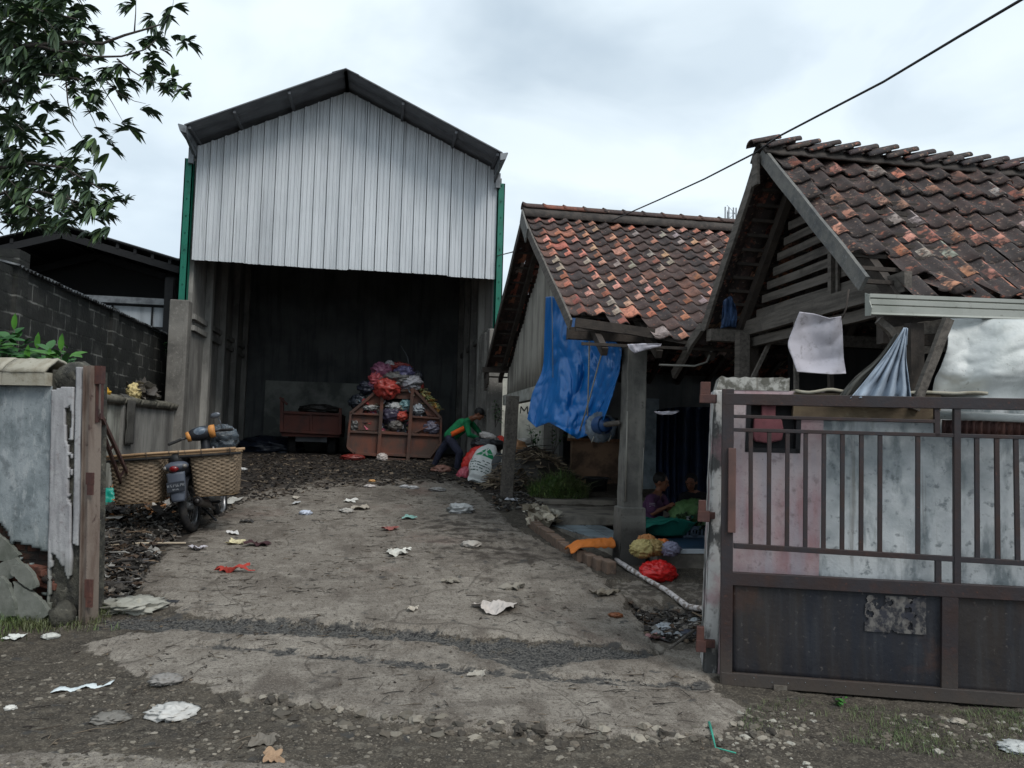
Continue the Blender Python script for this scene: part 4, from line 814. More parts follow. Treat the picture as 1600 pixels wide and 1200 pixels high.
# steel channel post and latch on the left pillar
gp = thing('gate_post', WPt(sR+.05, .03, 0), 'rusty steel channel post on the left gate pillar with latch plates and leaning frame', 'post')
mb = MB(); zt = aS(140, 572).z; s0 = sR+.022; s1 = s_of(aS(150, 760))
swall(mb, s0, s0+.012, -.05, .05, -.05, zt); swall(mb, s0+.012, s1-.012, .02, .03, -.05, zt); swall(mb, s1-.012, s1, -.06, .07, -.05, zt); obj('channel', mb, rustpost, gp)
def srect(u0, v0, u1, v1, n0, n1): 
    a = aS(u0, v1); b = aS(u1, v0); l = LN[0]*((a.z+b.z)/2-.95); return swall(MB(), s_of(a)+l, s_of(b)+l, n0, n1, a.z, b.z)
mb = srect(151, 572, 163, 600, -.02, .03); obj('latch_plate', mb, rust, gp)
for r in ((151, 600, 154, 660), (159, 600, 162, 655)): obj('slotted_bar', srect(*r, -.01, .02), rust, gp)
for r in ((146, 738, 158, 756), (148, 756, 157, 772), (144, 903, 157, 930), (146, 930, 156, 945)): obj('latch_plate', srect(*r, .071, .09), rust, gp)
mb = MB()
A = aS(153, 655, -.02); B = P3(188, 752, A.length+.2); E1, E2 = P3(202, 790, 10.6), P3(214, 772, 10.7); mb.beam(A, E1, .025, .04); mb.beam(aS(158, 650, -.02), E2, .025, .04)
for t in (.25, .55): 
    mb.beam(aS(153, 655, -.02).lerp(E1, t), aS(158, 650, -.02).lerp(E2, t), .015, .025)
obj('leaning_frame', mb, rust, gp)
# ------------------------------------------------------------------ right street wall
LN[0] = -.030
rw = thing('gate_side_wall', WPt(1.0, -.3, 0), 'pink pillar and stained white-blue wall behind the sliding gate', 'wall')
pinkm = mat('faded_pink_paint', srgb(186, 172, 174), [dict(s=1.8, lo=.42, hi=.6, c=srgb(156, 118, 122), f=.9), dict(s=(6, 6, .8), lo=.5, hi=.66, c=srgb(168, 164, 172), f=.7), dict(s=16., lo=.56, hi=.7, c=srgb(112, 98, 100), f=.6), dict(s=50., lo=.62, hi=.7, c=srgb(84, 78, 78), f=.4)], bump=((12., .3), (60., .25)))
whbl = mat('blotchy_white_blue_paint', srgb(194, 198, 200), [dict(s=1.6, lo=.45, hi=.58, c=srgb(136, 144, 148), f=.8), dict(s=(6., 6., 2.), lo=.50, hi=.62, c=srgb(104, 114, 118), f=.85, seed=3.), dict(s=9., lo=.5, hi=.66, c=srgb(176, 180, 184), f=.5), dict(s=18., lo=.57, hi=.68, c=srgb(90, 98, 102), f=.7, seed=4.), dict(s=(14, 14, .8), lo=.6, hi=.7, c=srgb(110, 104, 96), f=.5)], bump=((12., .3), (60., .25)))
nf = -.14                                       # wall face behind the gate
p0 = s_of(aS(1110, 800, nf)); p1 = s_of(aS(1281, 800, nf)); zp = aS(1170, 590, nf).z; zw = aS(1300, 612, nf).z
ptop1 = s_of(aS(1226, 600, nf))
h0, h1_, hz0, hz1 = s_of(aS(1160, 670, nf)), s_of(aS(1246, 670, nf)), aS(1200, 707, nf).z, aS(1200, 630, nf).z
mb = MB(); swall(mb, p0, h0, -.50, nf, -.3, zw); swall(mb, h1_, p1, -.50, nf, -.3, zw); swall(mb, h0, h1_, -.50, nf, -.3, hz0); swall(mb, h0, h1_, -.50, nf, hz1, zw)
obj('pink_pillar', mb, pinkm, rw)
peel = mat('peeling_white_over_black', srgb(176, 174, 172), [dict(s=(7., 7., 2.5), lo=.48, hi=.54, c=srgb(62, 62, 62), f=.95), dict(s=3., lo=.55, hi=.65, c=srgb(150, 118, 122), f=.7, seed=3.), dict(s=24., lo=.55, hi=.65, c=srgb(110, 108, 104), f=.6)], bump=((14., .6),))
mb = MB(); mb.sheet(lambda a, b: WPt(p0-.006+(s_of(aS(1131, 800, nf))-p0)*a, nf+.006+.004*MN.noise((a*3, b*20, 1)), -.05+(zw+.05)*b), 6, 60, .02); mb.sheet(lambda a, b: WPt(p0-.008+.006*MN.noise((a*6, b*20, 4)), nf+.006-.36*a, -.05+(zw+.05)*b), 10, 60, .004); obj('peeling_edge', mb, peel, rw)
mb = MB(); mb.sheet(lambda a, b: WPt(p0+.02*b+(ptop1-p0-.02*b)*a, nf+.004-.0*b, zw+.001+(zp-zw)*b+(.012*MN.noise((a*12, 1, 4)) if b > .9 else 0)), 30, 4, .34, smooth=False); obj('pillar_top', mb, mat('flaking_mossy_whitewash', srgb(168, 166, 160), [dict(s=12., lo=.45, hi=.56, c=srgb(78, 76, 68), f=.9), dict(s=(20, 20, 3), lo=.5, hi=.62, c=srgb(100, 96, 88), f=.7, seed=3.)], bump=((20., .6),)), rw)
blkp = mat('black_hatch_paint', srgb(24, 24, 28), [dict(s=10., lo=.5, hi=.7, c=srgb(44, 38, 40), f=.6)], rough=.6)
mb = MB(); swall(mb, h0, h1_, -.50, nf-.10, hz0, hz1); obj('niche_back', mb, blkp, rw)
fr = MB(); 
for a in ((h0-.0, h0+.03, hz0, hz1), (h1_-.03, h1_, hz0, hz1), (h0, h1_, hz0, hz0+.03)): swall(fr, a[0], a[1], nf-.10, nf+.004, a[2], a[3])
obj('niche_frame', fr, blkp, rw)
def imgprism(pts, off, th, nm, m_, parent, **k):
    mb = MB(); mb.prism([aS(u, v, off) for u, v in pts], -SN*th); return obj(nm, mb, m_, parent, **k)
imgprism([(1190, 632), (1213, 632), (1212, 650), (1222, 656), (1225, 672), (1222, 688), (1200, 693), (1180, 690), (1176, 682), (1178, 655), (1190, 650)], nf-.03, .06, 'pink_niche_block', mat('pink_plaster_lump', srgb(128, 78, 84), [dict(s=9., lo=.45, hi=.65, c=srgb(92, 56, 62), f=.8)], bump=((14., .5),)), rw, bevel=.01)
mb = MB(); swall(mb, p1, p1+3.4, -.30, nf-.015, -.3, zw-.10); obj('white_wall_panel', mb, whbl, rw)
mb = MB(); zf0 = aS(1300, 656, nf).z
swall(mb, ptop1+.03, s_of(aS(1462, 640, nf)), nf-.06, nf+.012, zf0, zw-.01); obj('brown_fascia_board', mb, mat('mouldy_brown_board', srgb(112, 98, 78), [dict(s=4., lo=.42, hi=.62, c=srgb(78, 66, 54), f=.8), dict(s=20., lo=.58, hi=.7, c=srgb(140, 128, 108), f=.4)], bump=((25., .3),)), rw)
mb = MB(); mb.sheet(lambda a, b: WPt(ptop1+.04+1.2*a, nf+.03-.34*b, zw+.012+.018*MN.noise((a*8, b*3, 9))), 30, 5, .02); obj('wall_top_board', mb, capm, rw)
mb = MB(); sc = s_of(aS(1464, 670, nf)); zz = aS(1500, 678, nf).z
mb.sheet(lambda a, b: WPt(sc+2.2*a, nf+.02+.014*math.sin(a*2.2*2*PI/.045), zz+.0+.09*b), 300, 2, .006); obj('ribbed_brown_strip', mb, rust, rw)
# ------------------------------------------------------------------ the sliding gate
gt_ = thing('sliding_gate', WPt(1.2, 0, 0), 'rusty brown and navy steel sliding gate with vertical bars above a solid lower panel', 'gate', rz=S_ANG)
gsteel = mat('brown_gate_paint', srgb(50, 37, 35), [dict(s=3., lo=.42, hi=.58, c=srgb(44, 41, 45), f=.9), dict(s=9., lo=.55, hi=.72, c=srgb(70, 46, 39), f=.5), dict(s=50., lo=.62, hi=.74, c=srgb(110, 66, 48), f=.5), dict(k='z', lo=.30, hi=.0, br=.1, s=6., c=srgb(74, 68, 62), f=.7)], rough=.55, bump=((40., .25),))
gpanel = mat('navy_rust_sheet', srgb(26, 29, 38), [dict(s=(3, 3, .5), lo=.42, hi=.6, c=srgb(44, 38, 35), f=.9), dict(s=1.8, lo=.56, hi=.68, c=srgb(74, 48, 36), f=.65, seed=4.), dict(s=(18, 18, 1.5), lo=.5, hi=.7, c=srgb(58, 60, 64), f=.4), dict(s=26., lo=.62, hi=.7, c=srgb(110, 104, 100), f=.35), dict(s=6., lo=.6, hi=.68, c=srgb(24, 26, 34), f=.6, seed=2.)], rough=.55, bump=((3., .25, 'noise', .03), (40., .2)))
def bar(u0, v0, u1, v1, wpx, d=.03, nm='bar', off=0., mt=gsteel, bev=.003):
    a, b = aS(u0, v0, off), aS(u1, v1, off); w = wpx*((a-CAM).length/FPX)
    mb = MB(); dd = (b-a); up = SN; mb.beam(a, b, w, d, up=SN); return obj(nm, mb, mt, gt_, bevel=bev)
UR = 1790; 
def rr(u, v0, sl): return v0+(u-1142)*sl
bar(1137.5, 608, 1134, 1068, 17, .05, 'stile')
bar(1130, 623.5, UR, 623.5+(UR-1130)*.018, 16.5, .052, 'top_rail')
bar(1146, 650.5, 1463, 658.5, 5, .03, 'thin_rail'); bar(1146, 671.5, UR, 671.5+(UR-1146)*.0262, 5.5, .03, 'thin_rail')
def vr(u, a, sl): return a+(u-1146)*sl
for ut, ub in ((1173, 1173), (1202, 1201), (1230.5, 1229.5), (1259, 1258), (1287.5, 1286.5), (1316.5, 1315.5), (1346, 1345), (1375, 1374.5), (1434, 1434), (1526, 1527), (1557, 1559), (1587, 1590), (1617, 1621), (1648, 1653), (1680, 1686)):
    bar(ut, vr(ut, 672, .0262), ub, vr(ub, 852, .0605), 6, .022)
bar(1463, 632, 1464, 682, 7, .03, 'short_stile'); bar(1494.5, 632, 1495, 920, 8.5, .04, 'middle_stile')
bar(1146, 852.5, UR, 852.5+(UR-1146)*.0605, 7.5, .032, 'lower_rail'); bar(1465.5, 874, 1465.5, 916, 7.5, .03, 'short_stile')
bar(1143, 903.5, UR, 903.5+(UR-1143)*.053, 18.5, .05, 'panel_top_rail')
bar(1483, 925, 1482, 1078, 20, .046, 'panel_stile'); 
bar(1127, 1058.5, UR, 1058.5+(UR-1127)*.0745, 17.5, .055, 'bottom_rail')
bar(UR, 634, UR, 1100, 17, .05, 'stile')
bar(1144, 700, 1143, 832, 11, .03, 'handle_plate', .035, mat('brown_strip_paint', srgb(96, 70, 64), [dict(s=6., lo=.45, hi=.65, c=srgb(70, 54, 52), f=.7)], rough=.6))
mb = MB(); a0 = [aS(1142, 905, -.008), aS(1480, 923, -.008), aS(1480, 1080, -.008), aS(1142, 1052, -.008)]
mb.sheet(lambda s, t: (a0[0].lerp(a0[1], s)).lerp(a0[3].lerp(a0[2], s), t)+SN*(.006*MN.noise((s*3, t*2, 1))), 30, 14, .004); obj('sheet_panel', mb, gpanel, gt_)
mb = MB(); a1 = [aS(1486, 923, -.008), aS(UR, 942, -.008), aS(UR, 1106, -.008), aS(1486, 1080, -.008)]
mb.sheet(lambda s, t: (a1[0].lerp(a1[1], s)).lerp(a1[3].lerp(a1[2], s), t)+SN*(.006*MN.noise((s*3, t*2, 7))), 30, 14, .004); obj('sheet_panel', mb, gpanel, gt_)
post_m = mat('torn_poster_paper', srgb(104, 101, 98), [dict(s=(16., 16., 11.), lo=.44, hi=.54, c=srgb(40, 41, 47), f=.97), dict(s=30., lo=.52, hi=.6, c=srgb(86, 82, 80), f=.7, seed=3.), dict(s=5., lo=.55, hi=.6, c=srgb(40, 42, 52), f=.9, seed=7.)], rough=.85)
q = [aS(1352, 929, .004), aS(1447, 934, .004), aS(1447, 992, .004), aS(1351, 986, .004)]; SS, TT = 60, 36
tn = fbm(*np.meshgrid(np.arange(SS)*.16, np.arange(TT)*.16), 4, 5)
mb = MB(); mb.sheet(lambda s, t: q[0].lerp(q[1], s).lerp(q[3].lerp(q[2], s), t), SS, TT, .001, skip=lambda a, b: tn[int(b*TT), int(a*SS)]+.9*max(0, .07-min(a, b, 1-a, 1-b)) > .62, smooth=False); obj('torn_poster', mb, post_m, gt_)
mb = MB()
for k in range(12):
    u = 1150+k*28+random.uniform(-4, 4); v = 1058+(u-1127)*.0745+random.uniform(-3, 3); mb.ball(aS(u, v, .029), .0035, 6, 4)
obj('rivets', mb, greysteel, gt_)
mb = MB(); mb.prism([aS(u, v, .04) for u, v in ((1209, 1070), (1230, 1072), (1230, 1090), (1226, 1094), (1213, 1093), (1209, 1088))], -SN*.008); wb = obj('wheel_bracket', mb, mat('dirty_steel', srgb(112, 106, 98), [dict(s=14., lo=.45, hi=.65, c=srgb(76, 66, 58), f=.8)], rough=.6, metal=.3), gt_, bevel=.002)
c_ = aS(1219, 1085, .02); mb = MB(); Rw = Matrix((SD, SN, Vector((0, 0, 1)))).transposed(); mb.lathe([(0, -.01), (.035, -.01), (.028, 0), (.035, .01), (0, .01)], c_, 16, Rw@Matrix.Rotation(PI/2, 3, 'X')); obj('wheel', mb, rust, wb)
mb = MB(); mb.ball(aS(1219, 1085, .046), .008, 8, 5); obj('bolt', mb, rust, wb)
# catch brackets on the drive side of the right pillar
for k, (r, r2, lab) in enumerate((((1095, 596, 1111, 616), (1094, 616, 1121, 629), 'rusty L-shaped catch at the top of the pink gate pillar'), ((1092, 783, 1104, 800), (1091, 800, 1110, 816), 'rusty L-shaped catch halfway up the gate pillar beside the greens seller'), ((1089, 983, 1101, 1004), (1088, 1004, 1104, 1021), 'rusty steel catch near the ground at the gate pillar foot'))):
    mb = srect(*r, -.10, -.04); t_ = srect(*r2, -.105, -.035); mb.add(t_.v, t_.f); s_ = srect(r2[2]-4, r2[1]+3, 1119, r2[3]-3, -.21, -.10); mb.add(s_.v, s_.f); obj('gate_catch', mb, rust, None, lab, 'bracket', 'gate catches on the right pillar', bevel=.003)
# ------------------------------------------------------------------ awnings and hanging sheets by the near house
alum = mat('dull_aluminium_beam', srgb(150, 152, 146), [dict(s=(2, 2, 2), lo=.45, hi=.65, c=srgb(122, 126, 118), f=.7), dict(s=30., lo=.6, hi=.7, c=srgb(88, 84, 76), f=.5)], rough=.5, metal=.15, bump=((20., .15),))
cb = thing('awning_beam', P3(1500, 495, 5.1), 'long pale metal gutter beam under the eaves of the near house', 'beam')
mb = MB(); A, B = P3(1355, 476, 5.2), P3(1850, 494, 5.7); d = (B-A).normalized(); nrm = Vector((d.y, -d.x, 0)).normalized()
pr = [(.0, .07), (.03, .07), (.03, .045), (.018, .04), (.03, .03), (.03, .0), (.02, -.005), (.03, -.012), (.03, -.055), (.045, -.07), (0, -.07)]
mb.prism([A+nrm*a+Vector((0, 0, b)) for a, b in pr], B-A); obj('channel', mb, alum, cb)
mb = MB(); mb.prism([A-d*.004+nrm*a+Vector((0, 0, b)) for a, b in ((-.01, .08), (.04, .06), (.035, .02), (.06, -.03), (.045, -.08), (-.01, -.075))], -d*.006); obj('torn_end', mb, alum, cb)
sackm = mat('off_white_woven_sack', srgb(182, 178, 186), [dict(s=6., lo=.45, hi=.65, c=srgb(152, 148, 154), f=.8), dict(s=24., lo=.58, hi=.7, c=srgb(112, 106, 106), f=.5)], bump=(((220, 220, 220), .15), (6., .3)), rough=.7)
def csheet(name, cols, Zf, nu, nv, m_, label=None, cat=None, parent=None, fold=0.02, th=.004, fs=(7, 2), seed=0, group=None, hf=0.0):
    K = len(cols)-1
    def CR(p, t):
        n = len(p)-1; x = t*n; i = min(int(x), n-1); f = x-i; a = p[max(i-1, 0)]; b = p[i]; c = p[i+1]; d = p[min(i+2, n)]
        return tuple(.5*((2*b[q])+(-a[q]+c[q])*f+(2*a[q]-5*b[q]+4*c[q]-d[q])*f*f+(-a[q]+3*b[q]-3*c[q]+d[q])*f**3) for q in range(2))
    def fn(s, t):
        x = s*K; i = min(int(x), K-1); f = x-i; a = CR(cols[i], t); b = CR(cols[i+1], t); f2 = f
        u, v = a[0]*(1-f2)+b[0]*f2, a[1]*(1-f2)+b[1]*f2
        r_ = MN.noise((s*fs[0]+seed, t*fs[1], seed)); r2 = 1-2*abs(MN.noise((s*fs[0]*.7+seed*2+t, t*fs[1]*1.6, seed+5)))+hf*(.6*(1-2.5*abs(MN.noise((s*fs[0]*1.7-t*2, t*fs[1]*3.5+s*3, seed+8))))+.25*(1-2.5*abs(MN.noise((s*fs[0]*4, t*fs[1]*8+s*4, seed+11)))))
        return P3(u, v, Zf(s, t)+fold*(r_*1.2+r2*.7))
    mb = MB(); mb.sheet(fn, nu, nv, th); return obj(name, mb, m_, parent, label, cat, group)
csheet('hanging_sack', [[(1249, 487), (1240, 510), (1231, 538), (1238, 560), (1245, 581)], [(1272, 490), (1270, 520), (1270, 560), (1270, 583)], [(1296, 497), (1298, 530), (1300, 560), (1298, 585)], [(1314, 494), (1316, 520), (1318, 560), (1322, 584)]], lambda s, t: 5.35+.05*math.sin(t*3), 40, 34, sackm, 'off-white woven sack pegged up to dry under the slatted gable', 'sack', fold=.035, fs=(1.6, 1.3), hf=.12)
mb = MB(); mb.tube([P3(1326, 452, 5.36), P3(1322, 482, 5.36), P3(1316, 497, 5.35)], .006, 6); obj('sack_string', mb, darkwood, None, 'dark string holding the off-white sack to the tie beam', 'string')
greycl = mat('grey_blue_cloth', srgb(150, 162, 176), [dict(s=4., lo=.45, hi=.65, c=srgb(116, 126, 140), f=.8), dict(s=20., lo=.6, hi=.7, c=srgb(90, 94, 100), f=.5)], bump=((30., .15),), rough=.75)
dkcl = mat('dark_olive_cloth', srgb(74, 74, 70), [dict(s=4., lo=.45, hi=.65, c=srgb(50, 50, 50), f=.8)], bump=((30., .15),), rough=.8)
csheet('tied_cloth', [[(1412, 512), (1390, 545), (1355, 590), (1328, 622)], [(1414, 512), (1398, 550), (1378, 590), (1362, 622)], [(1416, 512), (1408, 555), (1400, 590), (1396, 622)], [(1418, 513), (1416, 555), (1420, 590), (1424, 622)]], lambda s, t: 5.15+.03*math.sin(s*9*PI)*t, 60, 24, greycl, 'grey-blue cloth gathered into a knot and fanning down behind the gate', 'cloth', fold=.03, fs=(9, 1.5), seed=3)
csheet('olive_cloth', [[(1398, 524), (1370, 560), (1335, 590), (1308, 622)], [(1404, 520), (1382, 560), (1352, 590), (1332, 622)]], lambda s, t: 5.22+.02*math.sin(s*9), 16, 20, dkcl, 'dark olive cloth strip stretched behind the grey-blue cloth', 'cloth', fold=.03, seed=6)
ft = thing('prop_frame', P3(1440, 640, 5.3), 'rough dark timber props and crosspiece standing between cloth and silver sheet', 'timber frame')
for nm, a, b, Z0, w in (('post', (1428, 505), (1428, 640), 5.35, .10), ('prop', (1482, 498), (1428, 640), 5.2, .06), ('crosspiece', (1392, 522), (1475, 508), 5.45, .09), ('crosspiece', (1440, 548), (1475, 544), 5.45, .05), ('prop', (1372, 500), (1402, 528), 5.3, .05)):
    mb = MB(); mb.beam(P3(*a, Z0), P3(*b, Z0), w, w*.7, up=(0, 1, 0), n=5, jit=.005); obj(nm, mb, oldwood if nm != 'post' else darkwood, ft)
silver = mat('silver_sheet', srgb(196, 199, 198), [dict(s=1.6, lo=.45, hi=.6, c=srgb(150, 156, 154), f=.8), dict(s=4., lo=.55, hi=.7, c=srgb(190, 194, 192), f=.6, seed=3.), dict(s=30., lo=.62, hi=.7, c=srgb(110, 106, 98), f=.5)], rough=.5, metal=.04, bump=((2.5, .5, 'noise', .04), (9., .25)))
def zf(s, t): return 5.36-.12*s-.13*math.sin(PI*min(1, t*1.25))*(1-.3*s)+.045*math.sin(s*7+t*3)-.03*math.sin(s*15+1)*t
csheet('silver_sheet', [[(1476, 498), (1481, 535), (1471, 570), (1459, 600), (1455, 657)], [(1520, 498), (1518, 540), (1512, 580), (1500, 610), (1495, 659)], [(1570, 499), (1568, 540), (1562, 580), (1556, 610), (1550, 661)], [(1640, 500), (1640, 540), (1640, 580), (1640, 610), (1640, 663)], [(1760, 500), (1760, 540), (1760, 580), (1760, 610), (1760, 666)]], zf, 90, 50, silver, 'crumpled silver metal sheet hung as a screen above the gate', 'metal sheet', fold=.05, fs=(2.2, 1.6), th=.003, seed=9, hf=.35)
mb = MB(); mb.tube([aS(1466, 648, nf+.05), aS(1800, 662, nf+.05)], .028, 14); obj('silver_roll', mb, silver, None, 'rolled silver edge lying along the wall top behind the gate rail', 'metal roll')
# ------------------------------------------------------------------ blue tarpaulin on the middle house
tarp = mat('blue_tarpaulin', srgb(8, 100, 172), [dict(s=2., lo=.45, hi=.7, c=srgb(8, 86, 152), f=.6), dict(s=60., lo=.62, hi=.68, c=srgb(90, 128, 168), f=.35), dict(s=(12, 12, 2), lo=.62, hi=.7, c=srgb(60, 120, 176), f=.4)], rough=.36, bump=(((240, 240, 240), .08),), spec=.6)
tz = lambda s, t: 10.55-1.75*s
csheet('blue_tarpaulin', [[(853, 464), (851, 520), (848, 575), (832, 615), (824, 655)], [(862, 463), (862, 520), (860, 575), (848, 625), (838, 668)], [(882, 470), (876, 530), (874, 575), (868, 625), (858, 660)], [(905, 497), (900, 550), (896, 600), (886, 640), (880, 672)], [(925, 512), (922, 555), (918, 600), (910, 650), (902, 686)], [(945, 522), (946, 560), (944, 600), (938, 640), (930, 676)], [(958, 530), (962, 560), (960, 590), (952, 620), (944, 655)], [(972, 545), (970, 562), (968, 580), (962, 600), (957, 618)]], lambda s, t: 10.55-1.75*s+.10*math.sin(s*11)*t, 120, 90, tarp, 'bright blue tarpaulin hanging in folds from the broken eaves corner', 'tarpaulin', fold=.15, fs=(4.2, 1.1), th=.004, seed=2, hf=.75)
rope_m = mat('pale_rope', srgb(150, 146, 136), rough=.9)
for pts, lab in (([(862, 452), (863, 500), (864, 590)], 'thin pale cord down the left side of the blue tarpaulin'), ([(921, 520), (920, 580), (918, 650)], 'straight pale rope hanging down the middle of the blue tarpaulin'), ([(948, 526), (935, 570), (922, 620), (906, 673)], 'slanting pale rope across the right of the blue tarpaulin')):
    mb = MB(); mb.tube([P3(u, v, 10.30-1.75*((u-853)/119)-.12) for u, v in pts], .009 if pts[0][0] > 900 else .005, 6); obj('rope', mb, rope_m, None, lab, 'rope', 'ropes over the blue tarpaulin')
clrt = mat('grey_translucent_tarp', srgb(112, 124, 136), [dict(s=6., lo=.45, hi=.65, c=srgb(60, 70, 84), f=.8)], rough=.35, bump=((10., .5, 'noise', .03),))
rt_ = thing('rolled_tarpaulin', P3(943, 690, 9.3), 'grey and blue rolled tarpaulin with a wooden stick through its end, tied to the column', 'tarpaulin')
mb = MB(); mb.ball(P3(938, 668, 9.3), (.17, .14, .16), 24, 16, nz=.3, ns=3, seed=3, ridge=True); obj('bundle', mb, clrt, rt_)
mb = MB(); c0 = P3(944, 664, 9.1); d_ = (P3(962, 663, 8.9)-c0).normalized(); mb.tube([c0-d_*.12, c0+d_*.02], .105, 18, caps=False); mb.tube([c0+d_*.03, c0-d_*.1], .08, 18); obj('roll_end', mb, mat('dark_blue_roll', srgb(24, 60, 104), rough=.5), rt_)
mb = MB(); mb.cap(c0-d_*.1, P3(966, 661, 8.85), .032, .032, 10); obj('stick', mb, oldwood, rt_)
for a, b in (((928, 682), (924, 692)), ((955, 680), (951, 690))):
    mb = MB(); mb.tube([P3(*a, 9.2), P3(*b, 9.2)], .006, 5); obj('cord_end', mb, rope_m, rt_)
# blue rag hanging from the near house tie beam; dark blue curtain; white rag on the eaves
csheet('blue_rag', [[(1130, 470), (1128, 495), (1126, 514)], [(1142, 462), (1140, 490), (1138, 510)], [(1150, 480), (1152, 495), (1150, 512)]], lambda s, t: 7.2, 14, 10, mat('dark_blue_rag', srgb(28, 52, 84), [dict(s=8., lo=.45, hi=.6, c=srgb(18, 34, 58), f=.8)], rough=.8), 'small dark blue rag hung inside the slatted gable', 'rag', fold=.05)
csheet('dark_curtain', [[(1026, 640), (1025, 700), (1024, 800)], [(1060, 636), (1058, 700), (1058, 800)], [(1120, 636), (1120, 700), (1120, 806)]], lambda s, t: 12.4+.06*math.sin(s*40), 90, 16, mat('navy_curtain', srgb(16, 34, 62), [dict(s=4., lo=.45, hi=.6, c=srgb(10, 22, 42), f=.8)], rough=.7), 'large navy curtain hanging across the dark porch behind the sellers', 'curtain', fold=.04)
csheet('white_rag', [[(980, 538), (984, 546), (992, 552)], [(1000, 537), (1000, 543), (1001, 549)], [(1034, 537), (1033, 539), (1032, 541)]], lambda s, t: 8.15, 16, 6, sackm, 'small white plastic rag caught on top of the column under the eaves', 'rag', fold=.02)
csheet('white_rag', [[(1022, 643), (1026, 646), (1034, 648)], [(1062, 642), (1058, 645), (1050, 648)]], lambda s, t: 8.6, 10, 5, sackm, 'small white strip lit inside the dark porch', 'rag', fold=.02)
# ================================================================== helpers for soft things
PLC = {}
def plastic(name, c, rough=.35, tr=0.0, var=.75):
    return mat(name, c, [dict(s=5., lo=.42, hi=.65, c=tuple(q*var for q in c), f=.8), dict(s=22., lo=.6, hi=.7, c=tuple(min(1, q*1.5+.05) for q in c), f=.4)], rough=rough, bump=((14., .5, 'noise', .02), (50., .3)), spec=.5, trans=tr)
def bag(name, c, r, m_, label, cat='bag', group=None, nz=.32, ns=2.2, seed=1, rot=None, knot=None, parent=None):
    mb = MB(); mb.ball(c, r, 44, 30, rot, nz=nz, ns=ns, seed=seed, ridge=True)
    if knot:
        k = Vector(c)+Vector(knot); mb.ball(k, (r[0]*.25,)*3, 10, 8, nz=.5, ns=3, seed=seed)
        for a in (-1, 1): mb.ball(k+Vector((a*r[0]*.22, 0, r[2]*.2)), (r[0]*.16, r[0]*.08, r[2]*.3), 8, 6, nz=.4, seed=seed+a)
    return obj(name, mb, m_, parent, label, cat, group)
def scrap(mb, p, sz, yaw, curl, col, seed, th=.002, tilt=(0, 0), n=6, asp=1.0, jag=.25):
    R = Matrix.Rotation(yaw, 3, 'Z')@Matrix.Rotation(tilt[0], 3, 'X')@Matrix.Rotation(tilt[1], 3, 'Y'); p = Vector(p)
    def fn(s, t):
        x, y = s-.5, t-.5; k = 1+jag*MN.noise((math.atan2(y, x)*1.3+seed, seed, 1))*2*max(abs(x), abs(y))
        z = curl*(MN.noise((s*3+seed, t*3, seed))+.6*abs(MN.noise((s*6, t*6, seed+3))))
        return p+R@Vector((x*sz*k, y*sz*asp*k, (z+.15*curl)*sz))
    mb.sheet(fn, n, n, th, col=col, smooth=False)
# ================================================================== refuse skip in the warehouse
red_sk = mat('dull_red_skip_paint', srgb(104, 62, 48), [dict(s=2.2, lo=.40, hi=.58, c=srgb(70, 58, 52), f=.9), dict(s=(8, 8, 1.5), lo=.5, hi=.68, c=srgb(66, 50, 48), f=.7), dict(s=22., lo=.58, hi=.7, c=srgb(116, 84, 74), f=.4)], rough=.7, bump=((30., .3),))
YC = 17.35
sk = thing('refuse_skip', aY(615, 716, YC), 'red-brown steel refuse skip heaped with bagged rubbish inside the warehouse', 'skip')
def cY(u, v, y=YC): return aY(u, v, y)
def cprism(pts, y0, y1, nm, par=sk, m_=red_sk, bev=.006, lab=None):
    mb = MB(); P_ = [cY(u, v) for u, v in pts]; mb.prism([(p.x, y0, p.z) for p in P_], (0, y1-y0, 0)); return obj(nm, mb, m_, par, lab, bevel=bev)
cprism([(545, 672), (594, 675), (592, 709), (554, 707), (543, 699)], YC, YC+.04, 'lower_panel'); cprism([(594, 673), (640, 676), (637, 711), (592, 709)], YC+.0, YC+.04, 'lower_panel'); cprism([(640, 678), (687, 682), (687, 693), (672, 712), (638, 711)], YC, YC+.04, 'lower_panel')
cprism([(548, 648), (594, 649), (594, 674), (546, 671)], YC+.02, YC+.05, 'middle_panel'); cprism([(644, 652), (687, 655), (687, 680), (642, 678)], YC+.02, YC+.05, 'middle_panel')
cprism([(548, 645), (592, 609), (596, 632), (570, 634), (566, 646)], YC+.02, YC+.05, 'upper_panel'); cprism([(645, 610), (687, 652), (668, 650), (662, 640), (645, 632)], YC+.02, YC+.05, 'upper_panel'); cprism([(598, 612), (643, 612), (642, 624), (598, 622)], YC+.02, YC+.05, 'upper_panel')
def crail(a, b, w, nm='rail', y=YC-.03, d=.07):
    mb = MB(); mb.beam(cY(*a, y), cY(*b, y), w, d, up=(0, 1, 0)); return obj(nm, mb, red_sk, sk, bevel=.006)
crail((598, 606), (591, 718), .075, 'upright', YC-.06, .09); crail((644.5, 606), (637, 719), .075, 'upright', YC-.06, .09)
crail((592, 609), (648, 610), .06); crail((593, 608), (547, 646), .06); crail((647, 609), (689, 653), .06)
crail((547, 646), (595, 648), .045); crail((644, 651), (689, 654), .045); crail((545, 674), (688, 681), .05); crail((548, 646), (543, 699), .05, 'side_post'); crail((689, 653), (688, 694), .05, 'side_post')
crail((543, 699), (555, 709), .05); crail((553, 708), (590, 711), .06); crail((591, 709), (638, 712), .06); crail((592, 716), (638, 719), .05); crail((638, 712), (673, 714), .06); crail((688, 693), (672, 713), .05)
crail((683, 660), (648, 676), .035, 'brace')
prof = [(545, 672), (548, 646), (592, 609), (647, 609), (689, 653), (688, 693), (672, 713), (555, 709), (543, 699)]
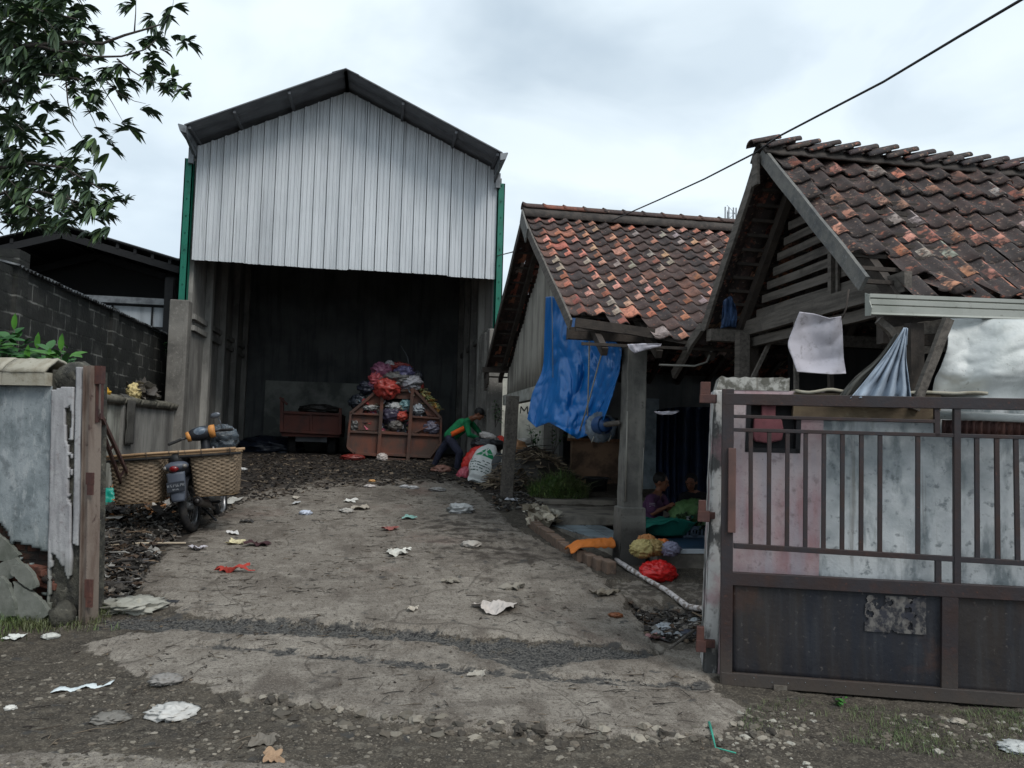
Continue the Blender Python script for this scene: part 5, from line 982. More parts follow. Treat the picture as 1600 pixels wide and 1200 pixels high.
mb = MB(); pp_ = [cY(*q) for q in prof]; n = len(pp_)
for i in (0, 1, 3, 4, 5, 6, 7, 8):
    a, b = pp_[i], pp_[(i+1) % n]; mb.prism([(a.x, YC+.05, a.z), (b.x, YC+.05, b.z), (b.x, YC+3, b.z), (a.x, YC+3, a.z)], (0, 0, .02))
mb.prism([(p.x, YC+2.98, p.z) for p in pp_], (0, .03, 0)); obj('tub', mb, red_sk, sk)
for u in (556, 676):
    c = cY(u, 715, YC+.25); mb = MB(); mb.box(c.x-.05, c.x+.05, c.y-.15, c.y+.15, 1.0, c.z+.12); obj('foot', mb, red_sk, sk)
# rubbish: a mound of scraps, then the bags one can tell apart
PAL = [srgb(*c) for c in ((190, 190, 196), (60, 56, 66), (150, 60, 60), (96, 96, 120), (70, 84, 78), (150, 140, 120), (44, 42, 46), (110, 130, 140), (180, 90, 110), (128, 110, 80), (34, 40, 52))]
scrapm = mat('mixed_rubbish', (1, 1, 1), [dict(s=25., lo=.5, hi=.7, c=srgb(70, 64, 58), f=.5)], attr='Col', rough=.55, spec=.4)
def heap(name, fn, n, sz, pal, label, cat, m_=scrapm, base=True, seed=0, bl=.9, kind='stuff', long_=0.0, under=None, parent=None, curl=.5, wm=1.0):
    R_ = random.Random(seed); st = random.getstate(); random.seed(seed); mb = MB()
    if under: under(mb)
    for k in range(n):
        p = fn(R_); c = R_.choice(pal); q = R_.uniform(.6, 1.15); c = tuple(x*q for x in c); s_ = sz*R_.uniform(.4, 1.5)
        if R_.random() < long_:
            a = R_.uniform(0, PI*2); L_ = s_*R_.uniform(1.5, 4); d = Vector((math.cos(a), math.sin(a), R_.uniform(-.25, .35)*(.15 if wm < 1 else 1)))*L_*.5; p = Vector(p); w = R_.uniform(.004, .012)*wm
            m0 = p+Vector((R_.uniform(-.1, .1)*L_, R_.uniform(-.1, .1)*L_, R_.uniform(0, .15)*L_*(.3 if wm < 1 else 1)))
            mb.tube([p-d, m0, p+d], [w, w*.9, w*.4], 4, col=c)
        else: scrap(mb, p, s_, R_.uniform(0, 6.3), curl, c, k*.37, n=3, tilt=(R_.uniform(-bl, bl), R_.uniform(-bl, bl)), asp=R_.uniform(.5, 1.2))
    random.setstate(st); return obj(name, mb, m_, parent, label, cat, None, kind if parent is None else None)
cc_ = cY(618, 640); xl_, xr_ = cY(552, 650).x, cY(686, 650).x; ztop = cY(618, 586).z; zsh = cY(600, 640).z
def mound(R_):
    x = R_.uniform(xl_+.05, xr_-.05); y = YC+R_.uniform(.0, 2.4); h = 1-abs(x-cc_.x)/((xr_-xl_)/2)
    return (x, y, zsh-.12+(ztop-zsh-.10)*max(0, h)**.8*1.15-.1*max(0, (y-YC-1.0))+R_.uniform(-.04, .05))
def umound(mb):
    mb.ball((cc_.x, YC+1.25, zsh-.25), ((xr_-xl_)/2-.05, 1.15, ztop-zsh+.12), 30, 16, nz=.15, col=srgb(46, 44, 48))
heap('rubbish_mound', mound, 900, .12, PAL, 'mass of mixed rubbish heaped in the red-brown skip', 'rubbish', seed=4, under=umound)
def inner(R_):
    u, v = R_.uniform(566, 672), R_.uniform(626, 676); p = cY(u, v, YC+R_.uniform(.05, .14)); return p
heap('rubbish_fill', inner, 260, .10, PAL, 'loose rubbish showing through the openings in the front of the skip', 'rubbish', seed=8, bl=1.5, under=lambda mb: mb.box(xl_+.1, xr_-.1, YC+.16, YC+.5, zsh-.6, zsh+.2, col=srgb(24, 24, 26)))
B_ = [  # u, v, rx, rz px, colour, label
 (596, 578, 12, 9, (158, 84, 122), 'purple-pink plastic bag on the top left of the skip load', .0), (609, 571, 6, 6, (170, 168, 172), 'small clear bag at the very top of the skip load', .05),
 (624, 575, 15, 7, (158, 40, 36), 'red cloth-like bag at the top of the skip load behind the clear bag', .15), (590, 593, 11, 9, (206, 66, 78), 'crumpled pink-red bag on the left of the skip load', -.02),
 (632, 581, 12, 7, (104, 100, 150), 'shiny violet bag near the top right of the skip load', -.02), (618, 593, 20, 9, (120, 118, 116), 'wide grey translucent bag across the middle of the skip load', -.05),
 (641, 598, 14, 10, (176, 176, 186), 'white-grey bag on the right of the skip load', -.08), (605, 607, 15, 12, (204, 48, 26), 'round bright red bag hanging over the front rim of the skip', -.20),
 (653, 603, 7, 6, (150, 40, 34), 'small red bag beside the right upright of the skip', .0), (575, 606, 12, 8, (52, 56, 74), 'dark navy bag slipping down the left slope of the skip', .1),
 (560, 628, 11, 9, (38, 46, 58), 'black bag hanging at the left edge of the skip', .1), (651, 588, 8, 7, (58, 60, 70), 'dark bag at the right end of the skip load', .2),
 (583, 601, 6, 5, (170, 110, 150), 'tiny mauve bag under the pink-red bag', .0), (611, 648, 11, 11, (74, 66, 92), 'dark purple bag bulging from the central opening of the skip', -.03), (614, 636, 10, 6, (196, 198, 200), 'white plastic poking out at the top of the central skip opening', -.03),
 (634, 633, 8, 7, (120, 170, 176), 'pale turquoise plastic in the right of the central skip opening', -.03), (627, 650, 8, 6, (208, 62, 34), 'small orange-red bag in the central skip opening', -.06), (617, 664, 9, 7, (104, 98, 94), 'grey crumpled bag at the foot of the central skip opening', -.05),
 (653, 639, 9, 7, (168, 178, 188), 'pale blue-white plastic in the right triangular opening of the skip', -.03), (579, 637, 10, 4, (170, 170, 168), 'thin white plastic in the left triangular opening of the skip', -.03), (674, 668, 10, 8, (120, 116, 140), 'multicoloured wrapper bunch at the right corner of the skip', -.08),
 (553, 668, 6, 10, (70, 70, 70), 'dark grey bag stuffed at the left wall of the skip', -.06)]
for i, (u, v, rx, rz, c, lab, dy) in enumerate(B_):
    k = 17.4/FPX; p = cY(u, v, YC+.12+dy); bag('rubbish_bag', p, (rx*k*1.12, rx*k*.9, rz*k*1.1), plastic('bag_plastic_%s' % '_'.join(lab.split()[:2]), tuple((q*.62+sum(srgb(*c))/3*.18) for q in srgb(*c))), lab, 'rubbish bag', 'rubbish bags on and in the skip', seed=i*2+1, nz=.5, ns=1.5)  # dim warehouse light is put into the bag colours, darkened and greyed
# vegetable leaves on the right slope
heap('leaf_scraps', lambda R_: cY(R_.uniform(655, 684), 0, YC) and (lambda u: cY(u, 600+(u-652)*1.25+R_.uniform(-4, 6), YC+R_.uniform(0, .4)))(R_.uniform(655, 684)), 110, .09, [srgb(170, 172, 120), srgb(200, 200, 150), srgb(120, 130, 80), srgb(160, 120, 60)], 'pale green vegetable scraps spilling down the right slope of the skip', 'scraps', seed=5, long_=.6)
# metal rod leaning above the skip
mb = MB(); mb.tube([cY(626, 540, YC+1.5), cY(637, 558, YC+1.5), cY(642, 590, YC+1.4)], .012, 6); obj('rod', mb, greysteel, None, 'thin rod sticking up out of the top of the skip load', 'rod')
# ------------------------------------------------------------------ trailer bed on the left
YT = 18.9
tr = thing('tipping_cart', aY(487, 700, YT), 'low red-brown refuse cart with two-panel tailgate standing left of the skip', 'cart')
redc = mat('red_brown_cart_paint', srgb(92, 50, 42), [dict(s=3., lo=.45, hi=.62, c=srgb(66, 44, 40), f=.8)], rough=.7)
def tprism(pts, y, th, nm, m_=redc): mb = MB(); mb.prism([aY(u, v, y) for u, v in pts], (0, th, 0)); return obj(nm, mb, m_, tr, bevel=.006)
def tbeam(a, b, w, y, nm='rail', y2=None): mb = MB(); mb.beam(aY(*a, y), aY(*b, y2 or y), w, w, up=(0, 1, 0)); return obj(nm, mb, redc, tr, bevel=.006)
tprism([(442, 646), (485, 648), (485, 675), (441, 673)], YT, .03, 'tailgate_panel'); tprism([(487, 648), (531, 650), (530, 678), (487, 675)], YT, .03, 'tailgate_panel')
tbeam((441, 622), (440, 675), .08, YT-.04, 'corner_post'); tbeam((532, 638), (531, 679), .07, YT-.04, 'corner_post'); tbeam((486, 645), (486, 676), .05, YT-.03, 'centre_post'); tbeam((443, 644), (532, 648), .06, YT-.03); tbeam((440, 673), (531, 678), .06, YT-.03)
tbeam((437, 621), (449, 632), .05, YT-.1, 'hook')
for u in (441, 532):
    a = aY(u, 647, YT); mb = MB(); mb.box(a.x-.02, a.x+.02, YT+.03, YT+2.3, a.z-.45, a.z); obj('side_board', mb, redc, tr)
a = aY(440, 676, YT); b = aY(531, 676, YT); mb = MB(); mb.box(a.x, b.x, YT+.03, YT+2.3, a.z-.08, a.z); obj('bed', mb, redc, tr); mb = MB(); mb.box(a.x, b.x, YT+2.3, YT+2.34, a.z, a.z+.4); obj('headboard', mb, redc, tr)
rubber = mat('black_rubber', srgb(30, 30, 32), [dict(s=12., lo=.5, hi=.7, c=srgb(62, 58, 54), f=.6)], rough=.85, bump=((60., .3),))
for x in (a.x+.2, b.x-.2):
    for y in (YT+.6, YT+1.8):
        mb = MB(); mb.lathe([(.10, -.09), (.22, -.10), (.25, -.06), (.25, .06), (.22, .10), (.10, .09)], (x, y, 1.24), 20, Matrix.Rotation(PI/2, 3, 'Y')); w_ = obj('wheel', mb, rubber, tr)
        mb = MB(); mb.lathe([(0, -.04), (.13, -.05), (.13, .05), (0, .04)], (x, y, 1.24), 14, Matrix.Rotation(PI/2, 3, 'Y')); obj('rim', mb, greysteel, w_)
mb = MB(); mb.box(a.x+.3, b.x-.3, YT+.2, YT+2.2, a.z-.2, a.z-.08); obj('chassis', mb, darkroof, tr)
bag('rubbish_bag', aY(500, 640, YT+.8), (.45, .4, .12), plastic('bag_plastic_dark_load', srgb(60, 58, 56)), 'low dark load lying in the bed of the red-brown cart', 'rubbish bag', seed=31)
# other clutter at the warehouse mouth
cl = [(421, 704, 20, .5, (30, 36, 50), 'dark blue sheet bunched on the floor at the left warehouse wall', 20.0, .25)]
for u, v, rx, _, c, lab, y, h in cl: p = aY(u, v, y); bag('bunched_sheet', (p.x, p.y, 1.0+h*.6), (.7, .5, h), plastic('bag_plastic_navy_sheet', srgb(*c)), lab, 'sheet', seed=12)
bag('red_bag', onG(551, 720)+Vector((0, .0, .05)), (.24, .16, .07), plastic('bag_plastic_flat_red', srgb(120, 46, 42)), 'flat dull red bag on the ground before the left foot of the skip', 'bag', seed=13)
bag('white_bag', onG(597, 722)+Vector((0, 0, .07)), (.11, .1, .09), plastic('bag_plastic_pale', srgb(176, 168, 164)), 'small crumpled pale bag on the ground at the left upright of the skip', 'bag', seed=14)
# ------------------------------------------------------------------ sacks by the timber post
def sack(name, base, top, w, th, m_, label, seed=1, prints=None, ears=.5, group=None, side=None):
    base, top = Vector(base), Vector(top); ax = (top-base); L_ = ax.length; z = ax.normalized(); x = (side or Vector((1, 0, 0))); x = (x-z*x.dot(z)).normalized(); y = z.cross(x)
    def S(a, t, o=0):
        r = (max(0.0, math.sin(PI*min(.98, t*.93+.03)))**.42) if t < .8 else (math.sin(PI*.774)**.42)*(1-(t-.8)/.2*.55)
        an = 2*PI*a; k = 1+.09*MN.noise((math.cos(an)*2+seed, math.sin(an)*2, t*4))+.05*MN.noise((math.cos(an)*5, math.sin(an)*5, t*9+seed))
        ex = math.copysign(abs(math.cos(an))**.8, math.cos(an)); ey = math.copysign(abs(math.sin(an))**.8, math.sin(an)); e = 1+ears*max(0, 1-t*9)*abs(math.cos(an))**6
        return base+z*(L_*(t-.12*ears*max(0, 1-t*8)*abs(math.cos(an))**8))+x*(ex*(w*r*k*e+o))+y*(ey*(th*r*k*(1 if t > .06 else .35)+o))
    t_ = thing(name, base, label, 'sack', group); mb = MB(); mb.sheet(lambda a, t: S(a, t), 44, 40); v0 = len(mb.v); mb.ball(S(0, 1)*.5+S(.5, 1)*.5, (w*.33, th*.5, .04), 12, 8, nz=.5, seed=seed); obj('bag', mb, m_, t_)
    for nm, pm, (a0, a1, t0, t1), msk in (prints or []):
        N_ = 40; mb = MB(); mb.sheet(lambda a, t: S(a0+(a1-a0)*a, t0+(t1-t0)*t, .004), N_, N_, 0, skip=lambda a, t: not msk(a, t)); obj(nm, mb, pm, t_)
    return t_
wsack = mat('white_woven_sack', srgb(206, 208, 206), [dict(s=5., lo=.45, hi=.65, c=srgb(168, 172, 172), f=.7), dict(s=20., lo=.6, hi=.7, c=srgb(130, 130, 124), f=.4)], rough=.55, bump=((9., .4, 'noise', .02), ((260, 260, 260), .1)))
gsack = mat('grey_woven_sack', srgb(132, 132, 128), [dict(s=5., lo=.45, hi=.65, c=srgb(100, 100, 98), f=.7), dict(s=20., lo=.6, hi=.7, c=srgb(160, 160, 154), f=.4)], rough=.6, bump=((9., .4, 'noise', .02), ((260, 260, 260), .1)))
grp = mat('green_print', srgb(24, 128, 82), rough=.5); dkp = mat('dark_green_print', srgb(50, 74, 66), rough=.6)
def tri(a, t):                                   # a green cone mark with white strokes cut through
    x = (a-.5)*2; h = t; inside = h > .06 and abs(x+.1) < (1-h)*.95
    cut = (abs(x+.25-.35*h) < .05 and h > .2) or (abs(x-.15+.3*h) < .045) or abs(h-.34-.25*abs(x)) < .03
    return inside and not cut
def rows(a, t): r = t*5; return (r % 1) < .42 and vnoise(np.array(a*26.), np.array(float(int(r)*3+.1)), 5) > .42
Yp = 14.1; b_ = onG(748, 754); bs = aY(752, 742, 14.15); ts = aY(768, 700, 14.45)
base_ = aY(744, 752, 14.0); base_.z = gh(base_.x, 14.0)+.04
sack('white_sack', base_, ts+Vector((0, 0, .02)), .25, .19, wsack, 'plump white woven sack with green triangular print leaning by the timber post', 3,
     [('green_mark', grp, (.60, .86, .52, .80), lambda a, t: tri(1-a, t)), ('print_rows', dkp, (.58, .90, .16, .46), rows), ('print_rows', dkp, (.84, .94, .56, .88), rows)])
g_ = onG(812, 762); sack('grey_sack', g_+Vector((.0, .1, .03)), g_+Vector((-.22, .3, .52)), .22, .17, gsack, 'grey woven sack slumped just right of the timber post', 7)
g_ = onG(783, 762); sack('grey_sack', g_+Vector((0, .35, .03)), g_+Vector((.02, .5, .55)), .2, .17, mat('dark_grey_bulk', srgb(72, 74, 76), [dict(s=6., lo=.45, hi=.65, c=srgb(50, 52, 54), f=.8)], bump=((9., .4, 'noise', .02),)), 'dark grey bulk behind the foot of the timber post', 9)  # sack-shaped bulk filling an unidentified dark grey area
bag('red_sack', aY(744, 722, 14.75), (.22, .2, .31), plastic('bag_plastic_scarlet', srgb(206, 52, 46)), 'large scarlet plastic sack behind the white sack', seed=21, rot=Matrix.Rotation(.6, 3, 'Y'), nz=.25)
bag('pink_sack', aY(724, 743, 14.6), (.11, .1, .16), plastic('bag_plastic_pink_stripe', srgb(186, 84, 100)), 'pink and white plastic bag at the foot of the scarlet sack', seed=22, rot=Matrix.Rotation(.5, 3, 'Y'))
bag('black_bag', aY(764, 694, 15.0), (.30, .2, .13), plastic('bag_plastic_black', srgb(36, 38, 42)), 'black plastic bag lying on top of the scarlet sack', seed=23)
bag('black_bag', aY(747, 697, 15.1), (.12, .12, .15), plastic('bag_plastic_black2', srgb(44, 48, 48)), 'small dark bag under the hands of the man in green', seed=24)
bag('white_bag', aY(764, 683, 14.95), (.18, .12, .07), plastic('bag_plastic_white_held', srgb(196, 190, 186)), 'white plastic bag held by the man in green on top of the sacks', seed=25, rot=Matrix.Rotation(.35, 3, 'Y'))
bag('red_bag', aY(783, 690, 15.0), (.10, .1, .10), plastic('bag_plastic_red_small', srgb(214, 60, 44)), 'small bright red bag touching the timber post on its left', seed=26)
bag('orange_sack', aY(806, 700, 14.5), (.2, .16, .14), plastic('bag_plastic_tan', srgb(168, 124, 88)), 'tan sack half buried in the branch heap right of the timber post', seed=27)
bag('white_bag', aY(822, 690, 14.6), (.16, .1, .06), plastic('bag_plastic_heap_white', srgb(190, 186, 180)), 'white plastic bag draped on top of the branch heap', seed=28)
# heap of branches and green waste against the whitewashed wall
GW = [srgb(*c) for c in ((112, 96, 80), (84, 72, 62), (140, 124, 102), (60, 54, 50), (168, 152, 128))]  # twig colours brightened in place of light missing under the roof
def hp(R_):
    a = R_.uniform(0, 2*PI); r = R_.random()**.6; x = 2.72+.80*r*math.cos(a); y = 13.7+.75*r*math.sin(a); return (x, y, gz(y)+.02+.62*(1-r**1.5)+R_.uniform(-.04, .06))
heap('branch_heap', hp, 1400, .13, GW, 'heap of dark twisted twigs and dead stems before the whitewashed wall', 'garden waste', seed=10, long_=.8, under=lambda mb: mb.ball((2.72, 13.7, .7), (.75, .7, .5), 24, 12, nz=.2, col=srgb(44, 40, 36)))
# ------------------------------------------------------------------ black tub, brick kerb, white pole, bags
tb = thing('black_tub', aY(932, 763, 13.6), 'black plastic tub with rim standing on the upper porch step', 'tub')
c0 = aY(932, 761, 13.6); c0.z = .60; mb = MB(); mb.lathe([(0, .0), (.15, 0), (.20, .25), (.225, .27), (.225, .295), (.19, .29), (.14, .03), (0, .03)], c0, 24); obj('body', mb, plastic('black_tub_plastic', srgb(38, 38, 40), .5), tb)
mb = MB()
for a in (0, PI): mb.tube([c0+Vector((math.cos(a)*.22, -.06, .27)), c0+Vector((math.cos(a)*.27, 0, .25)), c0+Vector((math.cos(a)*.22, .06, .27))], .012, 6)
obj('handles', mb, plastic('black_tub_plastic', srgb(38, 38, 40), .5), tb)
brk = mat('dirty_kerb_brick', srgb(110, 92, 80), [dict(s=9., lo=.45, hi=.62, c=srgb(78, 68, 62), f=.85), dict(s=30., lo=.6, hi=.7, c=srgb(140, 124, 110), f=.4)], bump=((30., .6),))
kb = None; A, B = onG(832, 822), onG(892, 872); nb_ = 11
for k in range(nb_+5):
    t = k/nb_; p = A.lerp(B, t); 
    hz_ = 0
    if k > nb_: p = onG(890+(k-nb_)*15, 873+(k-nb_)*5); hz_ = .01
    if k == nb_: continue
    d = (B-A).normalized(); mb = MB(); R_ = Matrix.Rotation(math.atan2(d.y, d.x)+random.uniform(-.12, .12), 3, 'Z')@Matrix.Rotation(random.uniform(-.08, .08), 3, 'Y')
    mb.obox((p.x, p.y, gh(p.x, p.y)+.045+hz_), (.19, .11, .12+hz_*1.6), R_)
    obj('kerb_brick', mb, brk, None, 'worn brown brick in the row edging the tiled porch' if k < nb_ else 'worn brick lying loose before the grey concrete column', 'brick', 'bricks edging the porch' if k < nb_ else 'loose bricks before the column', bevel=.012)
mb = MB(); pts = [onG(u, v)+Vector((0, 0, .04)) for u, v in ((962, 881), (985, 893), (1010, 905), (1040, 921), (1075, 936), (1112, 952))]; mb.tube(pts, [.026+.004*math.sin(k*2) for k in range(6)], 12)
obj('white_pole', mb, mat('mud_stained_white_pole', srgb(196, 190, 188), [dict(s=14., lo=.5, hi=.58, c=srgb(112, 100, 92), f=.9), dict(s=40., lo=.55, hi=.65, c=srgb(90, 80, 74), f=.6)], rough=.7, bump=((40., .3),)), None, 'mud-stained white pole lying across the ground beside the drive', 'pole')
rb = onG(1030, 903); bag('red_bag', rb+Vector((0, .05, .08)), (.17, .12, .10), plastic('bag_plastic_bright_red', srgb(204, 30, 30), .3), 'bright red plastic bag lying in front of the porch edge', seed=41, nz=.35)
bag('red_bag', rb+Vector((.10, .05, .06)), (.10, .09, .08), plastic('bag_plastic_bright_red', srgb(204, 30, 30), .3), 'crumpled right end of red plastic rubbish before the porch edge', seed=43, nz=.35)
org = plastic('orange_woven_cloth', srgb(186, 104, 34), .75)
p = aZ(925, 850, .42); mb = MB(); mb.sheet(lambda s, t: (p.x-.28+.52*s, p.y-.12+.30*t-.05*(1-s), .39+.085*(math.sin(PI*min(1, max(0, t)))**.6)*(.6+.4*s)-.10*max(0, .22-s)*3+.02*(1-2*abs(MN.noise((s*6, t*5, 3))))), 34, 20, .01); obj('orange_sack', mb, org, None, 'flat orange sack trailing over the porch kerb left of the concrete column', 'sack')
p = aZ(1018, 856, .45)
veg = plastic('ochre_husk_cloth', srgb(168, 146, 92), .7)
for k, (dx, dy, dz, r, c, lab) in enumerate(((-.1, 0, .02, .11, (176, 160, 104), 'pale yellow-green bundle of corn husks right of the concrete column'), (.04, .02, .03, .10, (150, 126, 78), 'ochre husk bundle in the middle of the vegetable pile'), (-.02, .1, .08, .09, (168, 112, 62), 'brown wrapped bundle on top of the vegetable pile'), (.14, .05, .05, .08, (196, 104, 40), 'orange bundle at the right of the vegetable pile'), (.2, -.02, .02, .09, (128, 128, 150), 'clear violet plastic bag at the right foot of the vegetable pile'))):
    bag('vegetable_bundle', Vector((p.x+dx, p.y+dy, .42+dz)), (r*1.1, r*.8, r*.75), plastic('bundle_%d_wrap' % (k+1), srgb(*c), .6), lab, 'vegetables', 'vegetable pile on the porch', seed=50+k, nz=.4, ns=2.5)
# rag of pale cloth on the kerb
heap('pale_rags', lambda R_: (lambda p: Vector((p.x, p.y, gh(p.x, p.y)+R_.uniform(.03, .16))))(aG(R_.uniform(828, 868), R_.uniform(808, 826))), 40, .17, [srgb(176, 166, 148), srgb(140, 128, 110), srgb(196, 188, 172)], 'bundle of pale rags and husks dumped at the start of the brick kerb', 'rags', seed=12, bl=.7, kind='stuff')
# teal cloth tub, tray, crate with greens
teal = plastic('teal_cloth', srgb(12, 112, 98), .7)
tt = thing('teal_basin', Vector((3.55, 9.05, .40)), 'teal plastic sheet draped over a basin in front of the seated seller', 'basin')
pc = aY(1040, 836, 9.3)
mb = MB(); mb.sheet(lambda s, t: (lambda a, r: (pc.x+math.cos(a)*r*.40, pc.y+math.sin(a)*r*.25, .42+.20*t+.03*math.sin(a*3)*t))(2*PI*s, .62+.38*t), 40, 8, .006); obj('basin_side', mb, teal, tt)
mb = MB(); mb.sheet(lambda s, t: (pc.x-.55+.62*s, pc.y-.28+.45*t, .44+.17*math.sin(PI*s*.6)+.05*MN.noise((s*4, t*3, 2))), 24, 12, .004); obj('sheet_flap', mb, teal, tt)
tray = thing('steel_tray', pc, 'shallow grey tray resting on the teal basin', 'tray'); q = aY(1044, 820, 9.35); mb = MB(); mb.obox(q, (.42, .26, .012), Matrix.Rotation(-.15, 3, 'Z')@Matrix.Rotation(.12, 3, 'Y')); obj('tray_bottom', mb, greysteel, tray)
mb = MB(); mb.tube([q+Matrix.Rotation(-.15, 3, 'Z')@Vector(v_) for v_ in ((-.21, -.13, .035), (.21, -.13, -.015), (.21, .13, -.015), (-.21, .13, .035), (-.21, -.13, .035))], .01, 6); obj('tray_rim', mb, greysteel, tray)
leafg = mat('cabbage_green', srgb(92, 128, 78), [dict(s=6., lo=.45, hi=.62, c=srgb(60, 92, 52), f=.8)], bump=((14., .6, 'noise', .03),), rough=.6)
p = aY(1070, 800, 9.6); mb = MB(); mb.ball(p, (.20, .15, .13), 22, 14, Matrix.Rotation(-.5, 3, 'Y'), nz=.35, seed=3, ridge=True); mb.ball(p+Vector((.16, 0, .05)), (.12, .08, .11), 16, 10, nz=.4, seed=5, ridge=True); obj('greens_bag', mb, leafg, None, 'pale green cabbage bundle in clear wrap beside the seated sellers', 'greens')
cr_m = plastic('grey_blue_crate', srgb(74, 88, 104), .6)
crt = thing('plastic_crate', (4.35, 9.3, .40), 'grey-blue plastic crate on the porch floor near the gate pillar', 'crate')
pq = aY(1085, 838, 9.2); x0, x1 = aY(1068, 830, 9.2).x, aY(1104, 830, 9.2).x; zc_, zt_ = .40, aY(1085, 822, 9.2).z
mb = MB()
for z in (zc_, zt_-.03): mb.box(x0, x1, 9.2, 9.215, z, z+.03); mb.box(x0, x1, 9.50, 9.515, z, z+.03); mb.box(x0, x0+.015, 9.216, 9.499, z, z+.03); mb.box(x1-.015, x1, 9.216, 9.499, z, z+.03)
for k in range(7): xx = x0+(x1-x0-.02)*k/6; mb.box(xx, xx+.02, 9.203, 9.213, zc_+.03, zt_-.03)
mb.box(x0+.016, x1-.016, 9.216, 9.499, zc_+.003, zc_+.012); obj('lattice', mb, cr_m, crt)
mb = MB(); mb.lathe([(.035, -.006), (.055, -.006), (.055, .006), (.035, .006)], ((x0+x1)/2, 9.197, (zc_+zt_)/2), 18, Matrix.Rotation(PI/2, 3, 'X')); obj('round_mark', mb, cr_m, crt)
heap('crate_greens', lambda R_: (R_.uniform(x0, x1), 9.2+R_.uniform(.02, .28), zt_+R_.uniform(-.02, .10)), 90, .09, [srgb(44, 70, 40), srgb(60, 88, 48), srgb(34, 52, 34)], 'dark leafy greens piled on the grey-blue crate', 'greens', seed=15, bl=1.)
gj = thing('glass_jar', aY(1076, 822, 9.1), 'small glass jar standing in front of the greens bundle', 'jar'); c = aY(1075, 822, 9.15); mb = MB(); mb.lathe([(0, 0), (.03, 0), (.032, .07), (.022, .09), (.022, .1), (0, .1)], c, 14); obj('body', mb, mat('clear_jar', (.8, .85, .85), rough=.1, trans=.9), gj)
mb = MB(); mb.lathe([(0, .1), (.025, .1), (.025, .118), (0, .118)], c, 14); obj('lid', mb, greysteel, gj)
# ================================================================== people
skin_m = mat('brown_skin', srgb(120, 78, 58), [dict(s=20., lo=.5, hi=.7, c=srgb(96, 60, 46), f=.4)], rough=.55)
hair_m = mat('black_hair', srgb(22, 20, 20), rough=.6, bump=((60., .4),))
def hand(mb, w, d, up, side, k=1.0, curl=.7):        # palm, four fingers and a thumb reaching along d
    d = d.normalized(); up = (up-d*up.dot(d)).normalized(); x = d.cross(up).normalized()*side
    p = w+d*.085*k; mb.cap(w+d*.01, p, .024*k, .030*k, 10); 
    for i, (o, L_) in enumerate(((-.030, .062), (-.010, .074), (.010, .070), (.029, .055))):
        a = p-d*.012*k+x*o*k; mb.cap(p-d*.03*k+x*o*.7*k, a, .013*k, .0105*k, 8); b = a+(d*math.cos(curl*.5)-up*math.sin(curl*.5))*L_*.5*k; c = b+(d*math.cos(curl*1.4)-up*math.sin(curl*1.4))*L_*.5*k
        mb.cap(a, b, .0105*k, .0095*k, 8); mb.cap(b, c, .0095*k, .008*k, 8)
    a = w+d*.03*k-x*.026*k; b = a+(d*.6-x*.75-up*.3).normalized()*.035*k; mb.cap(a, b, .013*k, .011*k, 8); mb.cap(b, b+(d*.9-x*.2-up*.4).normalized()*.028*k, .011*k, .009*k, 8)
def head(mb, c, f, up):
    f = f.normalized(); up = (up-f*up.dot(f)).normalized(); x = f.cross(up).normalized(); R_ = Matrix((x, f, up)).transposed(); c = Vector(c)
    def q(a, b, z): return c+R_@Vector((a, b, z))
    mb.ball(q(0, -.01, .02), (.076, .094, .098), 24, 16, R_); mb.ball(q(0, .018, -.045), (.058, .068, .070), 20, 12, R_); mb.ball(q(0, .058, -.092), (.028, .026, .022), 12, 8, R_)
    mb.cap(q(0, .084, .012), q(0, .105, -.022), .010, .015, 8); mb.ball(q(0, .083, -.055), (.024, .014, .010), 12, 8, R_); mb.ball(q(0, .082, .032), (.055, .014, .012), 12, 8, R_)
    for s_ in (-1, 1): mb.ball(q(s_*.078, -.008, -.008), (.010, .020, .032), 10, 8, R_); mb.ball(q(s_*.034, .066, -.02), (.024, .024, .026), 10, 8, R_)
    return q, R_
